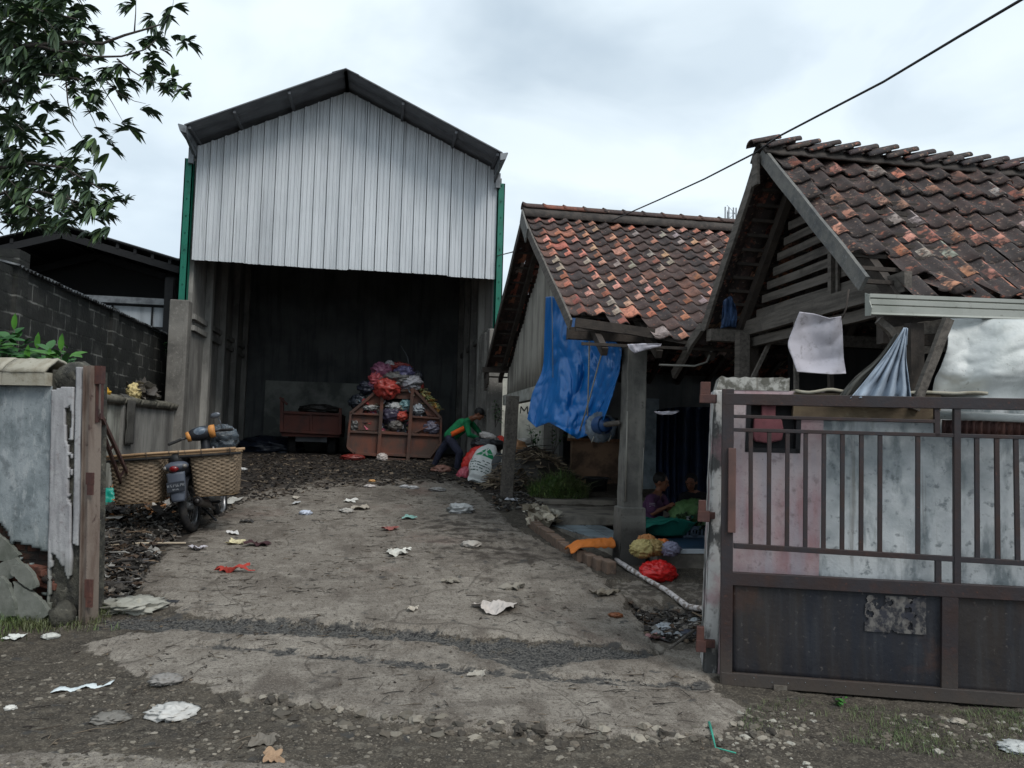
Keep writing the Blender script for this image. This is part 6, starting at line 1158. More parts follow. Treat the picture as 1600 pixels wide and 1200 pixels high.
def person(label, J, f, hup, shirt_c, trous_c, k=1.0, cat='person', sleeve='long', extra=None, cap=None, hairc=True, shoes=True, scarf=None):
    root = thing('person', (J['pel'].x, J['pel'].y, min(J['anL'].z, J['anR'].z)-.06), label, cat)
    body = MB(); q, R_ = head(body, J['head'], f, hup)
    body.cap(J['neck'], J['head']-Vector(hup)*.05*k, .052*k, .046*k)
    body.cap(J['pel'], J['chest'], .11*k, .125*k, 16); body.cap(J['chest'], J['neck'], .10*k, .06*k, 14)
    for s_ in 'LR':
        body.cap(J['neck'], J['sh'+s_], .055*k, .052*k); body.cap(J['sh'+s_], J['el'+s_], .048*k, .037*k); body.cap(J['el'+s_], J['ha'+s_], .038*k, .024*k)
        hand(body, J['ha'+s_], J['ha'+s_]-J['el'+s_], Vector((0, 0, 1)), 1 if s_ == 'L' else -1, k, .8)
        body.cap(J['pel'], J['hip'+s_], .10*k, .088*k); body.cap(J['hip'+s_], J['kn'+s_], .080*k, .052*k); body.cap(J['kn'+s_], J['an'+s_], .052*k, .034*k); body.cap(J['an'+s_], J['toe'+s_], .036*k, .026*k)
    remesh(obj('body', body, skin_m, root), .010, 2)
    sh = MB(); sh.cap(J['pel']+(J['chest']-J['pel'])*.05, J['chest'], .135*k, .150*k, 16); sh.cap(J['chest'], J['neck']-(J['neck']-J['chest'])*.15, .118*k, .062*k, 14)
    for s_ in 'LR':
        e = J['el'+s_]; h_ = J['ha'+s_]; sh.cap(J['neck']-(J['neck']-J['chest'])*.2, J['sh'+s_], .066*k, .070*k)
        if sleeve == 'long': sh.cap(J['sh'+s_], e, .066*k, .054*k); sh.cap(e, e.lerp(h_, .90), .054*k, .038*k)
        else: sh.cap(J['sh'+s_], J['sh'+s_].lerp(e, .72), .070*k, .066*k)
    so_ = remesh(obj('shirt', sh, shirt_c, root), .012, 3)
    tr_ = MB(); tr_.cap(J['pel'], J['pel']+(J['chest']-J['pel'])*.15, .125*k, .120*k, 14)
    for s_ in 'LR': tr_.cap(J['pel'], J['hip'+s_], .115*k, .105*k); tr_.cap(J['hip'+s_], J['kn'+s_], .100*k, .076*k); tr_.cap(J['kn'+s_], J['kn'+s_].lerp(J['an'+s_], .93), .076*k, .060*k)
    remesh(obj('trousers', tr_, trous_c, root), .012, 3)
    if shoes:
        for s_ in 'LR': 
            m_ = MB(); m_.cap(J['an'+s_]-Vector((0, 0, .02)), J['toe'+s_], .044*k, .036*k); remesh(obj('shoe', m_, rubber, root), .010, 2)
    if hairc:
        m_ = MB(); m_.ball(q(0, -.022, .035), (.086, .096, .094), 22, 14, R_, nz=.05, ns=6); 
        if scarf: m_.ball(q(0, -.03, -.05), (.09, .08, .13), 18, 12, R_)
        remesh(obj('hair' if not scarf else 'head_scarf', m_, scarf or hair_m, root), .010, 1)
    if cap:
        m_ = MB(); m_.ball(q(0, -.012, .045), (.092, .106, .085), 24, 14, R_); c_ = obj('cap', m_, cap, root); m_ = MB(); m_.ball(q(0, .115, .03), (.065, .06, .010), 18, 8, R_); obj('peak', m_, cap, c_)
    for s_ in (-1, 1): m_ = MB(); m_.ball(q(s_*.032, .082, .004), (.013, .007, .006), 8, 6, R_); obj('eye', m_, hair_m, root)
    if extra: extra(root, q, R_)
    return root
def V(u, v, y): return aY(u, v, y)
gr_ = mat('green_work_shirt', srgb(22, 120, 74), [dict(s=7., lo=.45, hi=.65, c=srgb(14, 92, 56), f=.7)], rough=.8, bump=((14., .7, 'noise', .03), (45., .3)))
og_ = mat('orange_shirt_panel', srgb(222, 92, 30), [dict(s=9., lo=.45, hi=.65, c=srgb(180, 70, 24), f=.5)], rough=.8, bump=((20., .5, 'noise', .02),))
nv_ = mat('dark_navy_trousers', srgb(44, 46, 64), [dict(s=7., lo=.45, hi=.65, c=srgb(28, 30, 44), f=.7)], rough=.85, bump=((14., .7, 'noise', .03),))
g0 = .86
J = dict(pel=V(703, 682, 15.75), chest=V(722, 665, 15.65), neck=V(737, 654, 15.6), head=V(749, 647, 15.58), shL=V(733, 657, 15.82), shR=V(729, 659, 15.44), elR=V(733, 679, 15.36), haR=V(748, 685, 15.42), elL=V(746, 672, 15.86), haL=V(756, 684, 15.72),
         hipL=V(703, 686, 15.86), hipR=V(704, 688, 15.64), knL=V(688, 706, 15.95), anL=V(678, 727, 16.05), knR=V(718, 708, 15.52), anR=V(714, 731, 15.55))
J['toeL'] = J['anL']+Vector((.12, -.05, -.035)); J['toeR'] = J['anR']+Vector((.14, -.02, -.05))
def ex1(root, q, R_):
    m_ = MB(); a, b = V(704, 679, 15.60), V(724, 669, 15.50); m_.sheet(lambda s, t: a.lerp(b, s)+Vector((0, -.045-.03*math.sin(PI*t), .045-.09*t))+Vector((.02, 0, 0))*t, 14, 8, .008); obj('orange_side_panel', m_, og_, root)
worker = person('man in green shirt with orange side panel and black cap bending over the sacks', J, Vector((.85, -.25, -.45)), Vector((.35, 0, .9)), gr_, nv_, 1.0, cap=hair_m, extra=ex1)
pu_ = mat('plum_tshirt', srgb(84, 52, 84), [dict(s=7., lo=.45, hi=.65, c=srgb(62, 38, 64), f=.7)], rough=.85, bump=((16., .6, 'noise', .03),))
y2 = 9.9
J = dict(pel=V(1019, 822, y2), chest=V(1020, 793, y2), neck=V(1027, 772, y2), head=V(1033, 753, y2), shL=V(1034, 778, y2+.16), shR=V(1016, 780, y2-.14), elR=V(1020, 802, y2-.20), haR=V(1042, 792, y2-.26), elL=V(1044, 797, y2+.12), haL=V(1054, 790, y2-.10),
         hipL=V(1024, 824, y2+.1), hipR=V(1020, 826, y2-.1), knL=V(1056, 812, y2+.1), knR=V(1052, 818, y2-.15), anL=V(1062, 836, y2+.05), anR=V(1058, 840, y2-.15))
J['toeL'] = J['anL']+Vector((.10, -.05, -.01)); J['toeR'] = J['anR']+Vector((.10, -.06, -.01))
def ex2(root, q, R_):
    a = J['shR'].lerp(J['elR'], .25)
    for k in range(3): m_ = MB(); m_.beam(a+Vector((-.045, -.066, -.02*k)), a+Vector((.03, -.074, -.004-.02*k)), .007, .004); obj('sleeve_stripe', m_, sackm, root)
person('short-haired seller in plum t-shirt with white sleeve stripes, seated beside the column', J, Vector((.8, -.5, -.2)), Vector((.1, -.1, 1)), pu_, nv_, .95, sleeve='short', extra=ex2, shoes=False)
bk_ = mat('black_clothes', srgb(24, 24, 30), [dict(s=7., lo=.45, hi=.65, c=srgb(16, 16, 20), f=.7)], rough=.9, bump=((16., .6, 'noise', .03),))
y3 = 10.8
J = dict(pel=V(1088, 812, y3), chest=V(1085, 785, y3), neck=V(1084, 769, y3), head=V(1080, 753, y3-.05), shL=V(1068, 776, y3), shR=V(1100, 776, y3), elL=V(1062, 796, y3-.1), elR=V(1102, 798, y3-.12), haL=V(1066, 806, y3-.3), haR=V(1082, 806, y3-.35),
         hipL=V(1080, 816, y3), hipR=V(1094, 816, y3), knL=V(1062, 812, y3-.3), knR=V(1098, 812, y3-.35), anL=V(1070, 822, y3-.45), anR=V(1085, 824, y3-.5))
J['toeL'] = J['anL']+Vector((.06, -.08, 0)); J['toeR'] = J['anR']+Vector((-.04, -.08, 0))
person('person in black clothes and head scarf crouching in the dark porch beside the seller', J, Vector((-.5, -.7, -.3)), Vector((0, -.1, 1)), bk_, bk_, .95, scarf=bk_, shoes=False)
# ================================================================== motorcycle with pannier baskets (local frame: x right, y forward, z up)
wb0 = onG(301, 836); HD, LEAN = -math.radians(3), -math.radians(10)
def leaned(name, label, cat, LEAN=LEAN, off=(0, 0, 0), SCL=1.1):
    w_ = wb0+Vector(off); t = thing(name, w_, label, cat); t.rotation_euler = (0, LEAN, HD); t.scale = (SCL, SCL, SCL); MATW[t.name] = Matrix.Translation(w_)@Matrix.Rotation(HD, 4, 'Z')@Matrix.Rotation(LEAN, 4, 'Y'); return t
mo = leaned('motorcycle', 'black underbone motorcycle seen from behind, leaning on its stand with orange tape on the handlebar', 'motorcycle')
bl_ = mat('scuffed_black_plastic', srgb(34, 36, 42), [dict(s=10., lo=.5, hi=.7, c=srgb(58, 58, 62), f=.5)], rough=.45, bump=((50., .1),))
gy_ = mat('grey_mudguard_plastic', srgb(74, 80, 92), [dict(s=10., lo=.5, hi=.7, c=srgb(96, 96, 100), f=.5)], rough=.5)
chrome = mat('dull_chrome', srgb(130, 130, 132), [dict(s=16., lo=.5, hi=.7, c=srgb(84, 76, 70), f=.6)], rough=.35, metal=.8)
RY = Matrix.Rotation(PI/2, 3, 'Y')
def mob(nm, mb, m_, par=mo, **k): return obj(nm, mb, m_, par, local=True, **k)
for nm, y, w in (('rear_wheel', 0, 1.0), ('front_wheel', 1.22, .85)):
    mb = MB(); mb.lathe([(.215, -.036*w), (.245, -.044*w), (.27, -.034*w), (.283, -.014*w), (.286, 0), (.283, .014*w), (.27, .034*w), (.245, .044*w), (.215, .036*w)], (0, y, .286), 40, RY); wh_ = mob(nm, mb, rubber)
    mb = MB(); mb.lathe([(.200, -.026), (.222, -.030), (.222, -.024), (.206, -.016), (.206, .016), (.222, .024), (.222, .030), (.200, .026), (.196, 0), (.2, -.026)], (0, y, .286), 40, RY); mob('rim', mb, chrome, wh_)
    mb = MB(); mb.lathe([(0, -.05), (.045, -.05), (.045, .05), (0, .05)], (0, y, .286), 16, RY); mob('hub', mb, greysteel, wh_)
    mb = MB()
    for k in range(28): a = 2*PI*k/28; sg = 1 if k % 2 else -1; a2 = a+.35*(1 if k % 4 < 2 else -1); mb.tube([(sg*.035, y+.04*math.cos(a2), .286+.04*math.sin(a2)), (0, y+.2*math.cos(a), .286+.2*math.sin(a))], .0018, 4)
    mob('spokes', mb, chrome, wh_)
# rear mudguard with plate, tail light
def arc(y0, z0, r, a0, a1, w0, w1, n=14, th=.006, drop=.02):
    mb = MB(); mb.sheet(lambda s, t: (lambda a, w: ((s-.5)*2*w, y0+(r-drop*abs(2*s-1)**3)*math.cos(a), z0+(r-drop*abs(2*s-1)**3)*math.sin(a)))(a0+(a1-a0)*t, w0+(w1-w0)*t), 8, n, th); return mb
mob('rear_mudguard', arc(0, .286, .345, math.radians(75), math.radians(168), .085, .075), bl_)
mb = MB(); mb.sheet(lambda s, t: ((s-.5)*(.18-.06*t**2), -.335-.03*t+.02*abs(2*s-1)**2, .66-.30*t), 8, 12, .008); mob('mud_flap', mb, gy_)
pl = MB(); pl.obox((0, -.372, .515), (.18, .006, .105), Matrix.Rotation(-.12, 3, 'X')); plo = mob('number_plate', pl, mat('black_plate', srgb(40, 44, 52), rough=.5), bevel=.003)
def seg(mb, x, z, ch, w=.014, h=.026, y=-.3765):
    S_ = {'H': ((0, 0, 0, 2), (1, 0, 1, 2), (0, 1, 1, 1)), '5': ((1, 2, 0, 2), (0, 2, 0, 1), (0, 1, 1, 1), (1, 1, 1, 0), (1, 0, 0, 0)), '1': ((.5, 0, .5, 2),), 'P': ((0, 0, 0, 2), (0, 2, 1, 2), (1, 2, 1, 1), (1, 1, 0, 1)), 'R': ((0, 0, 0, 2), (0, 2, 1, 2), (1, 2, 1, 1), (1, 1, 0, 1), (.3, 1, 1, 0)), '0': ((0, 0, 0, 2), (0, 2, 1, 2), (1, 2, 1, 0), (1, 0, 0, 0)), '6': ((1, 2, 0, 2), (0, 2, 0, 0), (0, 0, 1, 0), (1, 0, 1, 1), (1, 1, 0, 1))}[ch]
    for a, b, c, d in S_: mb.beam((x+a*w, y-.004, z+b*h/2), (x+c*w, y-.004, z+d*h/2), .0035, .002)
mb = MB()
for i, ch in enumerate('H5156PR'): seg(mb, -.078+i*.023+(.006 if i > 0 else 0)+(.006 if i > 4 else 0), .515, ch)
for i, ch in enumerate('0516'): seg(mb, -.03+i*.016, .482, ch, .007, .013)
mob('plate_lettering', mb, mat('faded_white_paint', srgb(150, 154, 160), rough=.6), plo)
mb = MB(); mb.ball((0, -.27, .72), (.125, .09, .055), 22, 12, nz=.03); mob('tail_housing', mb, gy_)
mb = MB(); mb.ball((-.005, -.335, .70), (.05, .04, .036), 16, 10); mob('tail_light', mb, mat('red_lens', srgb(110, 16, 20), rough=.25, coat=.4))
for sg in (-1, 1): mb = MB(); mb.ball((sg*.095, -.315, .715), (.026, .03, .022), 12, 8); mob('turn_signal', mb, mat('smoked_lens', srgb(120, 116, 112), rough=.25))
# body, seat, frame
mb = MB(); mb.cap((0, -.2, .70), (0, .25, .66), .10, .11, 16); mb.cap((0, .2, .62), (0, .5, .48), .10, .08, 14); mob('side_fairing', remesh and mb, bl_)
mb = MB(); mb.cap((0, -.22, .79), (0, .35, .76), .085, .095, 14); mob('seat', mb, mat('black_vinyl', srgb(26, 26, 28), rough=.6, bump=((60., .2),)))
mb = MB(); mb.sheet(lambda s, t: ((s-.5)*.56*(1-.3*t*t), .86+.06*math.cos(PI*s)**2*-1+.10*t, .30+.55*t), 12, 10, .012); mob('leg_shield', mb, bl_)
mb = MB(); mb.cap((0, .9, .45), (0, .94, 1.05), .05, .055, 12); mob('steering_head', mb, bl_)
mb = MB(); mb.cap((0, .45, .33), (0, .78, .33), .09, .07, 14); mb.cap((.10, .42, .30), (.10, .62, .30), .07, .07, 14); mb.lathe([(0, -.03), (.07, -.03), (.07, .03), (0, .03)], (-.11, .5, .3), 16, RY); mob('engine', mb, mat('oily_alloy', srgb(92, 88, 84), [dict(s=12., lo=.45, hi=.65, c=srgb(48, 44, 42), f=.8)], rough=.5, metal=.5, bump=((40., .4),)))
for sg in (-1, 1):
    mb = MB(); mb.cap((sg*.075, 0, .286), (sg*.07, .45, .34), .018, .022, 8); mob('swingarm', mb, bl_)
    mb = MB(); mb.tube([(sg*.10, .02, .30), (sg*.10, .06, .62)], .014, 8); mb.tube([(sg*.10, .025, .36), (sg*.10, .055, .60)], [.026, .026], 10); mob('shock_absorber', mb, chrome)
    mb = MB(); mb.tube([(sg*.07, 1.22, .286), (sg*.07, 1.10, .62), (sg*.06, 1.0, .9)], .02, 10); mob('fork', mb, chrome)
    mb = MB(); mb.cap((sg*.08, .3, .28), (sg*.24, .28, .27), .014, .016, 8); mob('foot_peg', mb, rubber)
mb = arc(1.22, .286, .32, math.radians(20), math.radians(150), .055, .055); mob('front_mudguard', mb, bl_)
mb = MB(); mb.tube([(.09, .55, .25), (.14, .40, .20), (.15, .22, .24), (.15, .1, .27)], .018, 10); mb.tube([(.15, .16, .26), (.155, -.04, .30), (.16, -.26, .335)], [.038, .052, .048], 18, caps=False); mb.tube([(.16, -.255, .334), (.16, -.275, .337)], [.050, .036], 18, caps=False); mb.tube([(.16, -.275, .337), (.16, -.20, .325)], .027, 14); ex_ = mob('exhaust', mb, mat('sooty_exhaust', srgb(70, 68, 68), [dict(s=9., lo=.45, hi=.65, c=srgb(44, 40, 38), f=.7)], rough=.45, metal=.6))
mb = MB(); mb.tube([(-.08, .42, .26), (-.26, .38, .02)], .011, 8); mb.ball((-.265, .38, .012), (.03, .04, .01), 10, 6); mob('side_stand', mb, bl_)
mb = MB(); mb.tube([(.06, .25, .24), (.24, .0, .10), (.26, -.02, .09)], .012, 6); mob('brake_lever', mb, bl_)
# handlebar turned a little to the left, gauge pod, tape, mirror
HB = Vector((-.02, .88, 1.05)); RH = Matrix.Rotation(math.radians(10), 3, 'Z')@Matrix.Rotation(math.radians(-6), 3, 'Y')
def hbp(x, y, z): return HB+RH@Vector((x, y, z))
mb = MB(); mb.tube([hbp(-.33, -.10, -.02), hbp(-.22, -.03, .0), hbp(-.1, 0, .01), hbp(.1, 0, .01), hbp(.22, -.03, .0), hbp(.33, -.10, -.02)], .013, 8); hb = mob('handlebar', mb, bl_)
for sg in (-1, 1):
    mb = MB(); mb.cap(hbp(sg*.23, -.035, -.0), hbp(sg*.35, -.115, -.025), .018, .018, 10); mob('grip', mb, rubber, hb)
    mb = MB(); mb.tube([hbp(sg*.17, .03, .0), hbp(sg*.26, .03, -.005), hbp(sg*.37, -.03, -.02)], .006, 6); mob('lever', mb, chrome, hb)
mb = MB(); mb.ball(hbp(0, -.01, .02), (.165, .075, .085), 26, 14, RH); gp_ = mob('gauge_pod', mb, bl_)
mb = MB(); mb.ball(hbp(-.0, -.055, .035), (.085, .035, .055), 20, 12, RH); mob('gauge_glass', mb, mat('scratched_gauge', srgb(84, 96, 110), [dict(s=18., lo=.5, hi=.65, c=srgb(150, 160, 170), f=.5)], rough=.3), gp_)
tape = mat('orange_brown_tape', srgb(196, 134, 70), [dict(s=(30, 30, 6), lo=.45, hi=.65, c=srgb(150, 98, 50), f=.7)], rough=.6, bump=((30., .4),))
for x, w, r in ((-.135, .05, .062), (.125, .07, .078)):
    mb = MB(); mb.tube([hbp(x-w/2, -.005, .012), hbp(x, -.005, .014), hbp(x+w/2, -.005, .012)], [r*.94, r, r*.95], 16); mob('tape_wrap', mb, tape, gp_)
mb = MB(); mb.tube([hbp(.24, .0, .0), hbp(.24, .02, .10), hbp(.22, .03, .16)], .006, 6); mb.ball(hbp(.20, .03, .19), (.062, .012, .036), 18, 10, RH); mob('mirror', mb, mat('mirror_back', srgb(84, 88, 94), rough=.25, metal=.5), hb)
# pannier baskets
pb = leaned('pannier_baskets', 'pair of woven bamboo pannier baskets slung on a pole across the motorcycle seat', 'baskets', -math.radians(4.8), (-.09, 0, 0), 1.0)
wick = mat('woven_bamboo', (1, 1, 1), [dict(s=3., lo=.45, hi=.65, c=srgb(92, 80, 66), f=.55), dict(s=40., lo=.56, hi=.66, c=srgb(176, 160, 138), f=.4, seed=6.), dict(s=(60, 60, 14), lo=.5, hi=.7, c=srgb(78, 64, 48), f=.5), dict(s=2.2, lo=.55, hi=.7, c=srgb(66, 58, 46), f=.5, seed=4.)], attr='Col', rough=.75, bump=((90., .3),))
BK = srgb(142, 124, 104)
def basket(cx, w, d, zb_, zt_):
    NA, NR_ = 132, 60; b_ = MB()
    def fn(s, t):
        an = 2*PI*s; ca, sa = math.cos(an), math.sin(an); f_ = (abs(ca)**4.5+abs(sa)**4.5)**(-1/4.5); k_ = .84+.16*t-.05*max(0, .08-t)/.08
        row = int(t*22); ph = 0 if row % 2 else 1; wv = .009*math.sin(an*18+PI*ph)*(abs(math.sin(t*22*PI))**.5)
        return (cx+ca*f_*(w/2*k_+wv), -.05+sa*f_*(d/2*k_+wv), zb_+(zt_-zb_)*t)
    def cf(s, t): r_ = random.Random(int(t*22)*97+int(s*36)); q = r_.uniform(.7, 1.12)*(0.62 if abs(((t*22) % 1)-.5) > .36 else 1); return (BK[0]*q, BK[1]*q, BK[2]*q)
    b_.sheet(fn, NA, NR_, .006, cfn=cf); b_.sheet(lambda s, t: (cx+(s-.5)*w*.82, -.05+(t-.5)*d*.82, zb_+.003), 2, 2, .006, col=srgb(120, 98, 70)); o = obj('basket', b_, wick, pb, local=True)
    r_ = MB(); pts = []
    for k in range(41):
        an = 2*PI*k/40; ca, sa = math.cos(an), math.sin(an); f_ = (abs(ca)**4.5+abs(sa)**4.5)**(-1/4.5); pts.append((cx+ca*f_*w/2, -.05+sa*f_*d/2, zt_))
    r_.tube(pts, .014, 8, caps=False, col=srgb(150, 122, 86)); obj('rim', r_, wick, o, local=True)
    return o
basket(-.455, .58, .46, .39, .90); basket(.40, .54, .46, .42, .91)
bam = mat('split_bamboo', srgb(168, 140, 110), [dict(s=(3, 60, 60), lo=.45, hi=.6, c=srgb(130, 98, 66), f=.8), dict(s=(14, 2, 2), lo=.58, hi=.66, c=srgb(66, 56, 50), f=.8)], rough=.6, bump=((60., .3),))
for k, (y, z, r) in enumerate(((-.30, .945, .016), (-.285, .915, .013), (-.17, .93, .017), (.17, .93, .017))):
    mb = MB(); mb.tube([(-.75, y, z-.012), (-.3, y, z+.004*k), (.1, y, z), (.68, y, z+.006)], r, 8); obj('bamboo_pole', mb, bam, pb, local=True)
mb = MB(); mb.tube([(-.74, -.292, .885), (-.3, -.298, .888), (.2, -.298, .89), (.73, -.29, .893)], .016, 8); obj('rubber_strap', mb, mat('black_rubber'), pb, local=True)
mb = MB()
for x in (-.6, -.3, .05, .3, .62): mb = MB(); mb.tube([(x, -.315, .96), (x+.01, -.318, .87), (x+.02, -.29, .86)], .005, 5); obj('lashing', mb, darkwood, pb, local=True)
cbag = mat('clear_grey_bag', srgb(110, 122, 132), [dict(s=10., lo=.45, hi=.6, c=srgb(60, 68, 78), f=.8), dict(s=22., lo=.62, hi=.7, c=srgb(200, 206, 212), f=.6)], rough=.2, bump=((14., .8, 'noise', .03),), trans=.6)
p = aY(349, 686, wb0.y+1.2); bag('clear_bag', p, (.18, .12, .17), cbag, 'clear grey plastic bag hanging from the right handlebar of the motorcycle', seed=61, nz=.3)
# ================================================================== vegetation
def leafmat(name, c, c2, tr=.15):
    m_ = mat(name, c, [dict(s=3., lo=.42, hi=.62, c=c2, f=.8)], attr='Col', rough=.5, spec=.35)
    P = m_.node_tree.nodes['Principled BSDF']; P.inputs['Subsurface Weight'].default_value = 0; return m_
mangol = leafmat('mango_leaf_green', srgb(80, 98, 74), srgb(58, 76, 58))
def leaf(mb, p, d, L_, w, up, col, fold=.25, droop=.3):
    d = d.normalized(); x = d.cross(up)
    if x.length < .01: x = d.cross(Vector((1, 0, 0)))
    x.normalize(); n = x.cross(d); vs = []; prof = ((0, .12), (.2, .75), (.45, 1), (.75, .72), (1, .04))
    for t, k in prof:
        c = p+d*(L_*t)-n*0-Vector((0, 0, 1))*(droop*L_*t*t); vs += [c-x*(w*k/2)+n*(fold*w*k/2), c, c+x*(w*k/2)+n*(fold*w*k/2)]
    fs = []
    for i in range(4): a = i*3; fs += [(a, a+1, a+4, a+3), (a+1, a+2, a+5, a+4)]
    mb.add(vs, fs, col, True)
def whorl(mb, p, ax, n, L_, w, R_, cols):
    ax = ax.normalized(); 
    for k in range(n):
        a = 2*PI*k*.382*2.6+R_.uniform(-.3, .3); th_ = R_.uniform(.5, 1.5); x = ax.orthogonal().normalized(); y = ax.cross(x)
        d = ax*math.cos(th_)+(x*math.cos(a)+y*math.sin(a))*math.sin(th_); c = R_.choice(cols); q = R_.uniform(.7, 1.2)
        leaf(mb, p+d*.01, d, L_*R_.uniform(.7, 1.15), w*R_.uniform(.8, 1.1), Vector((R_.uniform(-.3, .3), R_.uniform(-.3, .3), 1)), tuple(t*q for t in c), droop=R_.uniform(.15, .6))
R_ = random.Random(11)
MC = [(1, 1, 1), (.75, .8, .8), (.6, .66, .7), (1.5, 1.6, .9), (1.15, 1.25, 1.0)]
mt = thing('mango_tree', (-8.6, 9.5, .2), 'mango tree with dark drooping leaf clusters overhanging from the upper left', 'tree')
bark = mat('grey_bark', srgb(72, 66, 62), [dict(s=(14, 14, 3), lo=.45, hi=.65, c=srgb(46, 42, 40), f=.8)], bump=((30., .5),))
cr = MB(); br = MB(); T0 = Vector((-8.6, 9.5, .2))
br.tube([T0, T0+Vector((.1, 0, 1.6)), T0+Vector((.4, .1, 3.0)), T0+Vector((.9, .2, 4.6)), T0+Vector((1.2, .3, 6.2))], [.26, .22, .18, .13, .07], 12)
ZD = 10.2
def bpath(pts, r0, r1, Z0=None):
    P_ = [P3(u, v, Z0 or ZD) for u, v in pts]; n = len(P_); br.tube(P_, [r0+(r1-r0)*i/(n-1) for i in range(n)], 7); return P_
H0 = T0+Vector((.6, .1, 3.6))
for pts, r in (([(-60, 95), (10, 74), (60, 70), (110, 66), (160, 68), (195, 55), (230, 45), (258, 36)], .035), ([(40, 66), (90, 80), (150, 89), (190, 88), (225, 78), (245, 62)], .022), ([(183, 92), (205, 110), (230, 126), (262, 134)], .012),
               ([(90, 110), (103, 125), (106, 160), (115, 195), (128, 215)], .013), ([(130, 158), (145, 185), (153, 203)], .008), ([(165, 125), (185, 145), (210, 158), (228, 162)], .009), ([(150, 120), (175, 160), (192, 190)], .008),
               ([(210, 50), (212, 20), (213, -20)], .010), ([(-50, 160), (0, 130), (40, 115), (90, 118), (130, 125), (170, 122)], .028), ([(-60, 260), (0, 262), (50, 255), (100, 262), (140, 285), (165, 300)], .03), ([(-60, 320), (10, 300), (70, 300), (120, 315), (150, 330)], .022), ([(-40, -20), (30, 10), (80, 20), (120, 30)], .03), ([(262, 30), (270, 10), (272, -10)], .006)):
    bpath(pts, r, r*.25)
for v in (95, 160, 260, 320, -20): e = P3(-60, v, ZD); br.tube([H0+Vector((0, 0, (200-v)*.008)), (H0+e)*.5+Vector((0, 0, .2)), e], [.09, .06, .035], 8)
cl = [(262, 28, 1), (275, 62, 2), (295, 66, 1), (248, 62, 2), (240, 72, 2), (272, 8, 1), (240, 30, 1), (212, 4, 1), (196, 10, 0), (228, 95, 2), (240, 112, 2), (262, 132, 4), (278, 142, 2), (250, 128, 1), (236, 86, 1), (222, 68, 2), (232, 62, 1),
      (145, 130, 5), (165, 118, 4), (150, 158, 4), (135, 150, 4), (120, 140, 4), (190, 130, 2), (175, 108, 3), (183, 145, 1), (146, 214, 3), (162, 222, 2), (128, 220, 2), (172, 232, 1), (197, 198, 2), (205, 205, 1), (212, 170, 0), (228, 168, 1),
      (90, 175, 3), (60, 160, 4), (75, 195, 2), (95, 130, 2), (50, 130, 4), (20, 150, 4), (40, 185, 4), (10, 190, 4), (30, 215, 4), (60, 210, 2), (5, 230, 3),
      (120, 20, 4), (100, 5, 4), (128, 40, 4), (95, 40, 5), (70, 20, 5), (40, 10, 5), (10, 20, 5), (20, 50, 5), (50, 50, 5), (110, 62, 5), (80, 70, 5), (140, 62, 3), (155, 55, 2), (135, 85, 4), (100, 95, 4), (60, 95, 4), (20, 90, 4), (0, 110, 4), (40, 118, 3), (105, 112, 3),
      (150, 290, 4), (170, 305, 4), (178, 318, 2), (160, 325, 4), (140, 340, 4), (165, 345, 3), (120, 275, 4), (95, 262, 4), (128, 300, 4), (100, 295, 4), (60, 300, 5), (85, 320, 5), (115, 330, 4), (30, 250, 4), (60, 262, 3), (20, 290, 5), (30, 325, 5), (0, 330, 5), (55, 340, 4), (90, 345, 3), (0, 270, 5), (130, 318, 3), (5, 350, 4), (110, 255, 2)]
for u, v, n in cl:
    for k in range(n+1):
        z = ZD+R_.uniform(-.7, 1.4)*(1 if u < 160 else .25); p = P3(u+R_.gauss(0, 3+1.6*n), v+R_.gauss(0, 3+1.6*n), z)
        if u < 140 and R_.random() < .5: br.tube([p, p+Vector((-.12, R_.uniform(-.1, .1), R_.uniform(-.05, .2)))], .006, 4)
        whorl(cr, p, Vector((R_.uniform(-.2, .9), R_.uniform(-.6, .4), R_.uniform(-.7, .5))), R_.randint(8, 12), .20, .060, R_, MC)
for k in range(640):
    u, v = (R_.uniform(-30, 120), R_.uniform(-20, 110)) if k % 3 else (R_.uniform(-30, 60)+(k % 2)*R_.uniform(0, 110), R_.uniform(245, 350))
    if k % 7 == 0: u, v = R_.uniform(-40, 45), R_.uniform(110, 250)
    whorl(cr, P3(u, v, ZD+R_.uniform(-.2, 1.8)), Vector((R_.uniform(-.4, .9), R_.uniform(-.6, .4), R_.uniform(-.7, .5))), R_.randint(6, 10), .20, .058, R_, MC)
for k in range(520):
    u, v = R_.uniform(-560, -20), R_.uniform(-160, 330)
    if (u+260)**2/300**2+(v-80)**2/270**2 < R_.uniform(.7, 1.1): whorl(cr, P3(u, v, ZD+R_.uniform(-1, 2)), Vector((R_.uniform(-.9, .9), R_.uniform(-.6, .4), R_.uniform(-.7, .5))), 8, .20, .06, R_, MC)
for k in range(150):            # crown mass out of frame to the left and above
    p = Vector((R_.uniform(-9.6, -6.6), R_.uniform(7.6, 11.5), R_.uniform(4.2, 7.6))); u_ = (p-CAM); 
    whorl(cr, p, Vector((R_.uniform(-1, 1), R_.uniform(-1, 1), R_.uniform(-.5, 1))), 9, .2, .048, R_, MC)
obj('trunk', br, bark, mt); obj('crown', cr, mangol, mt)
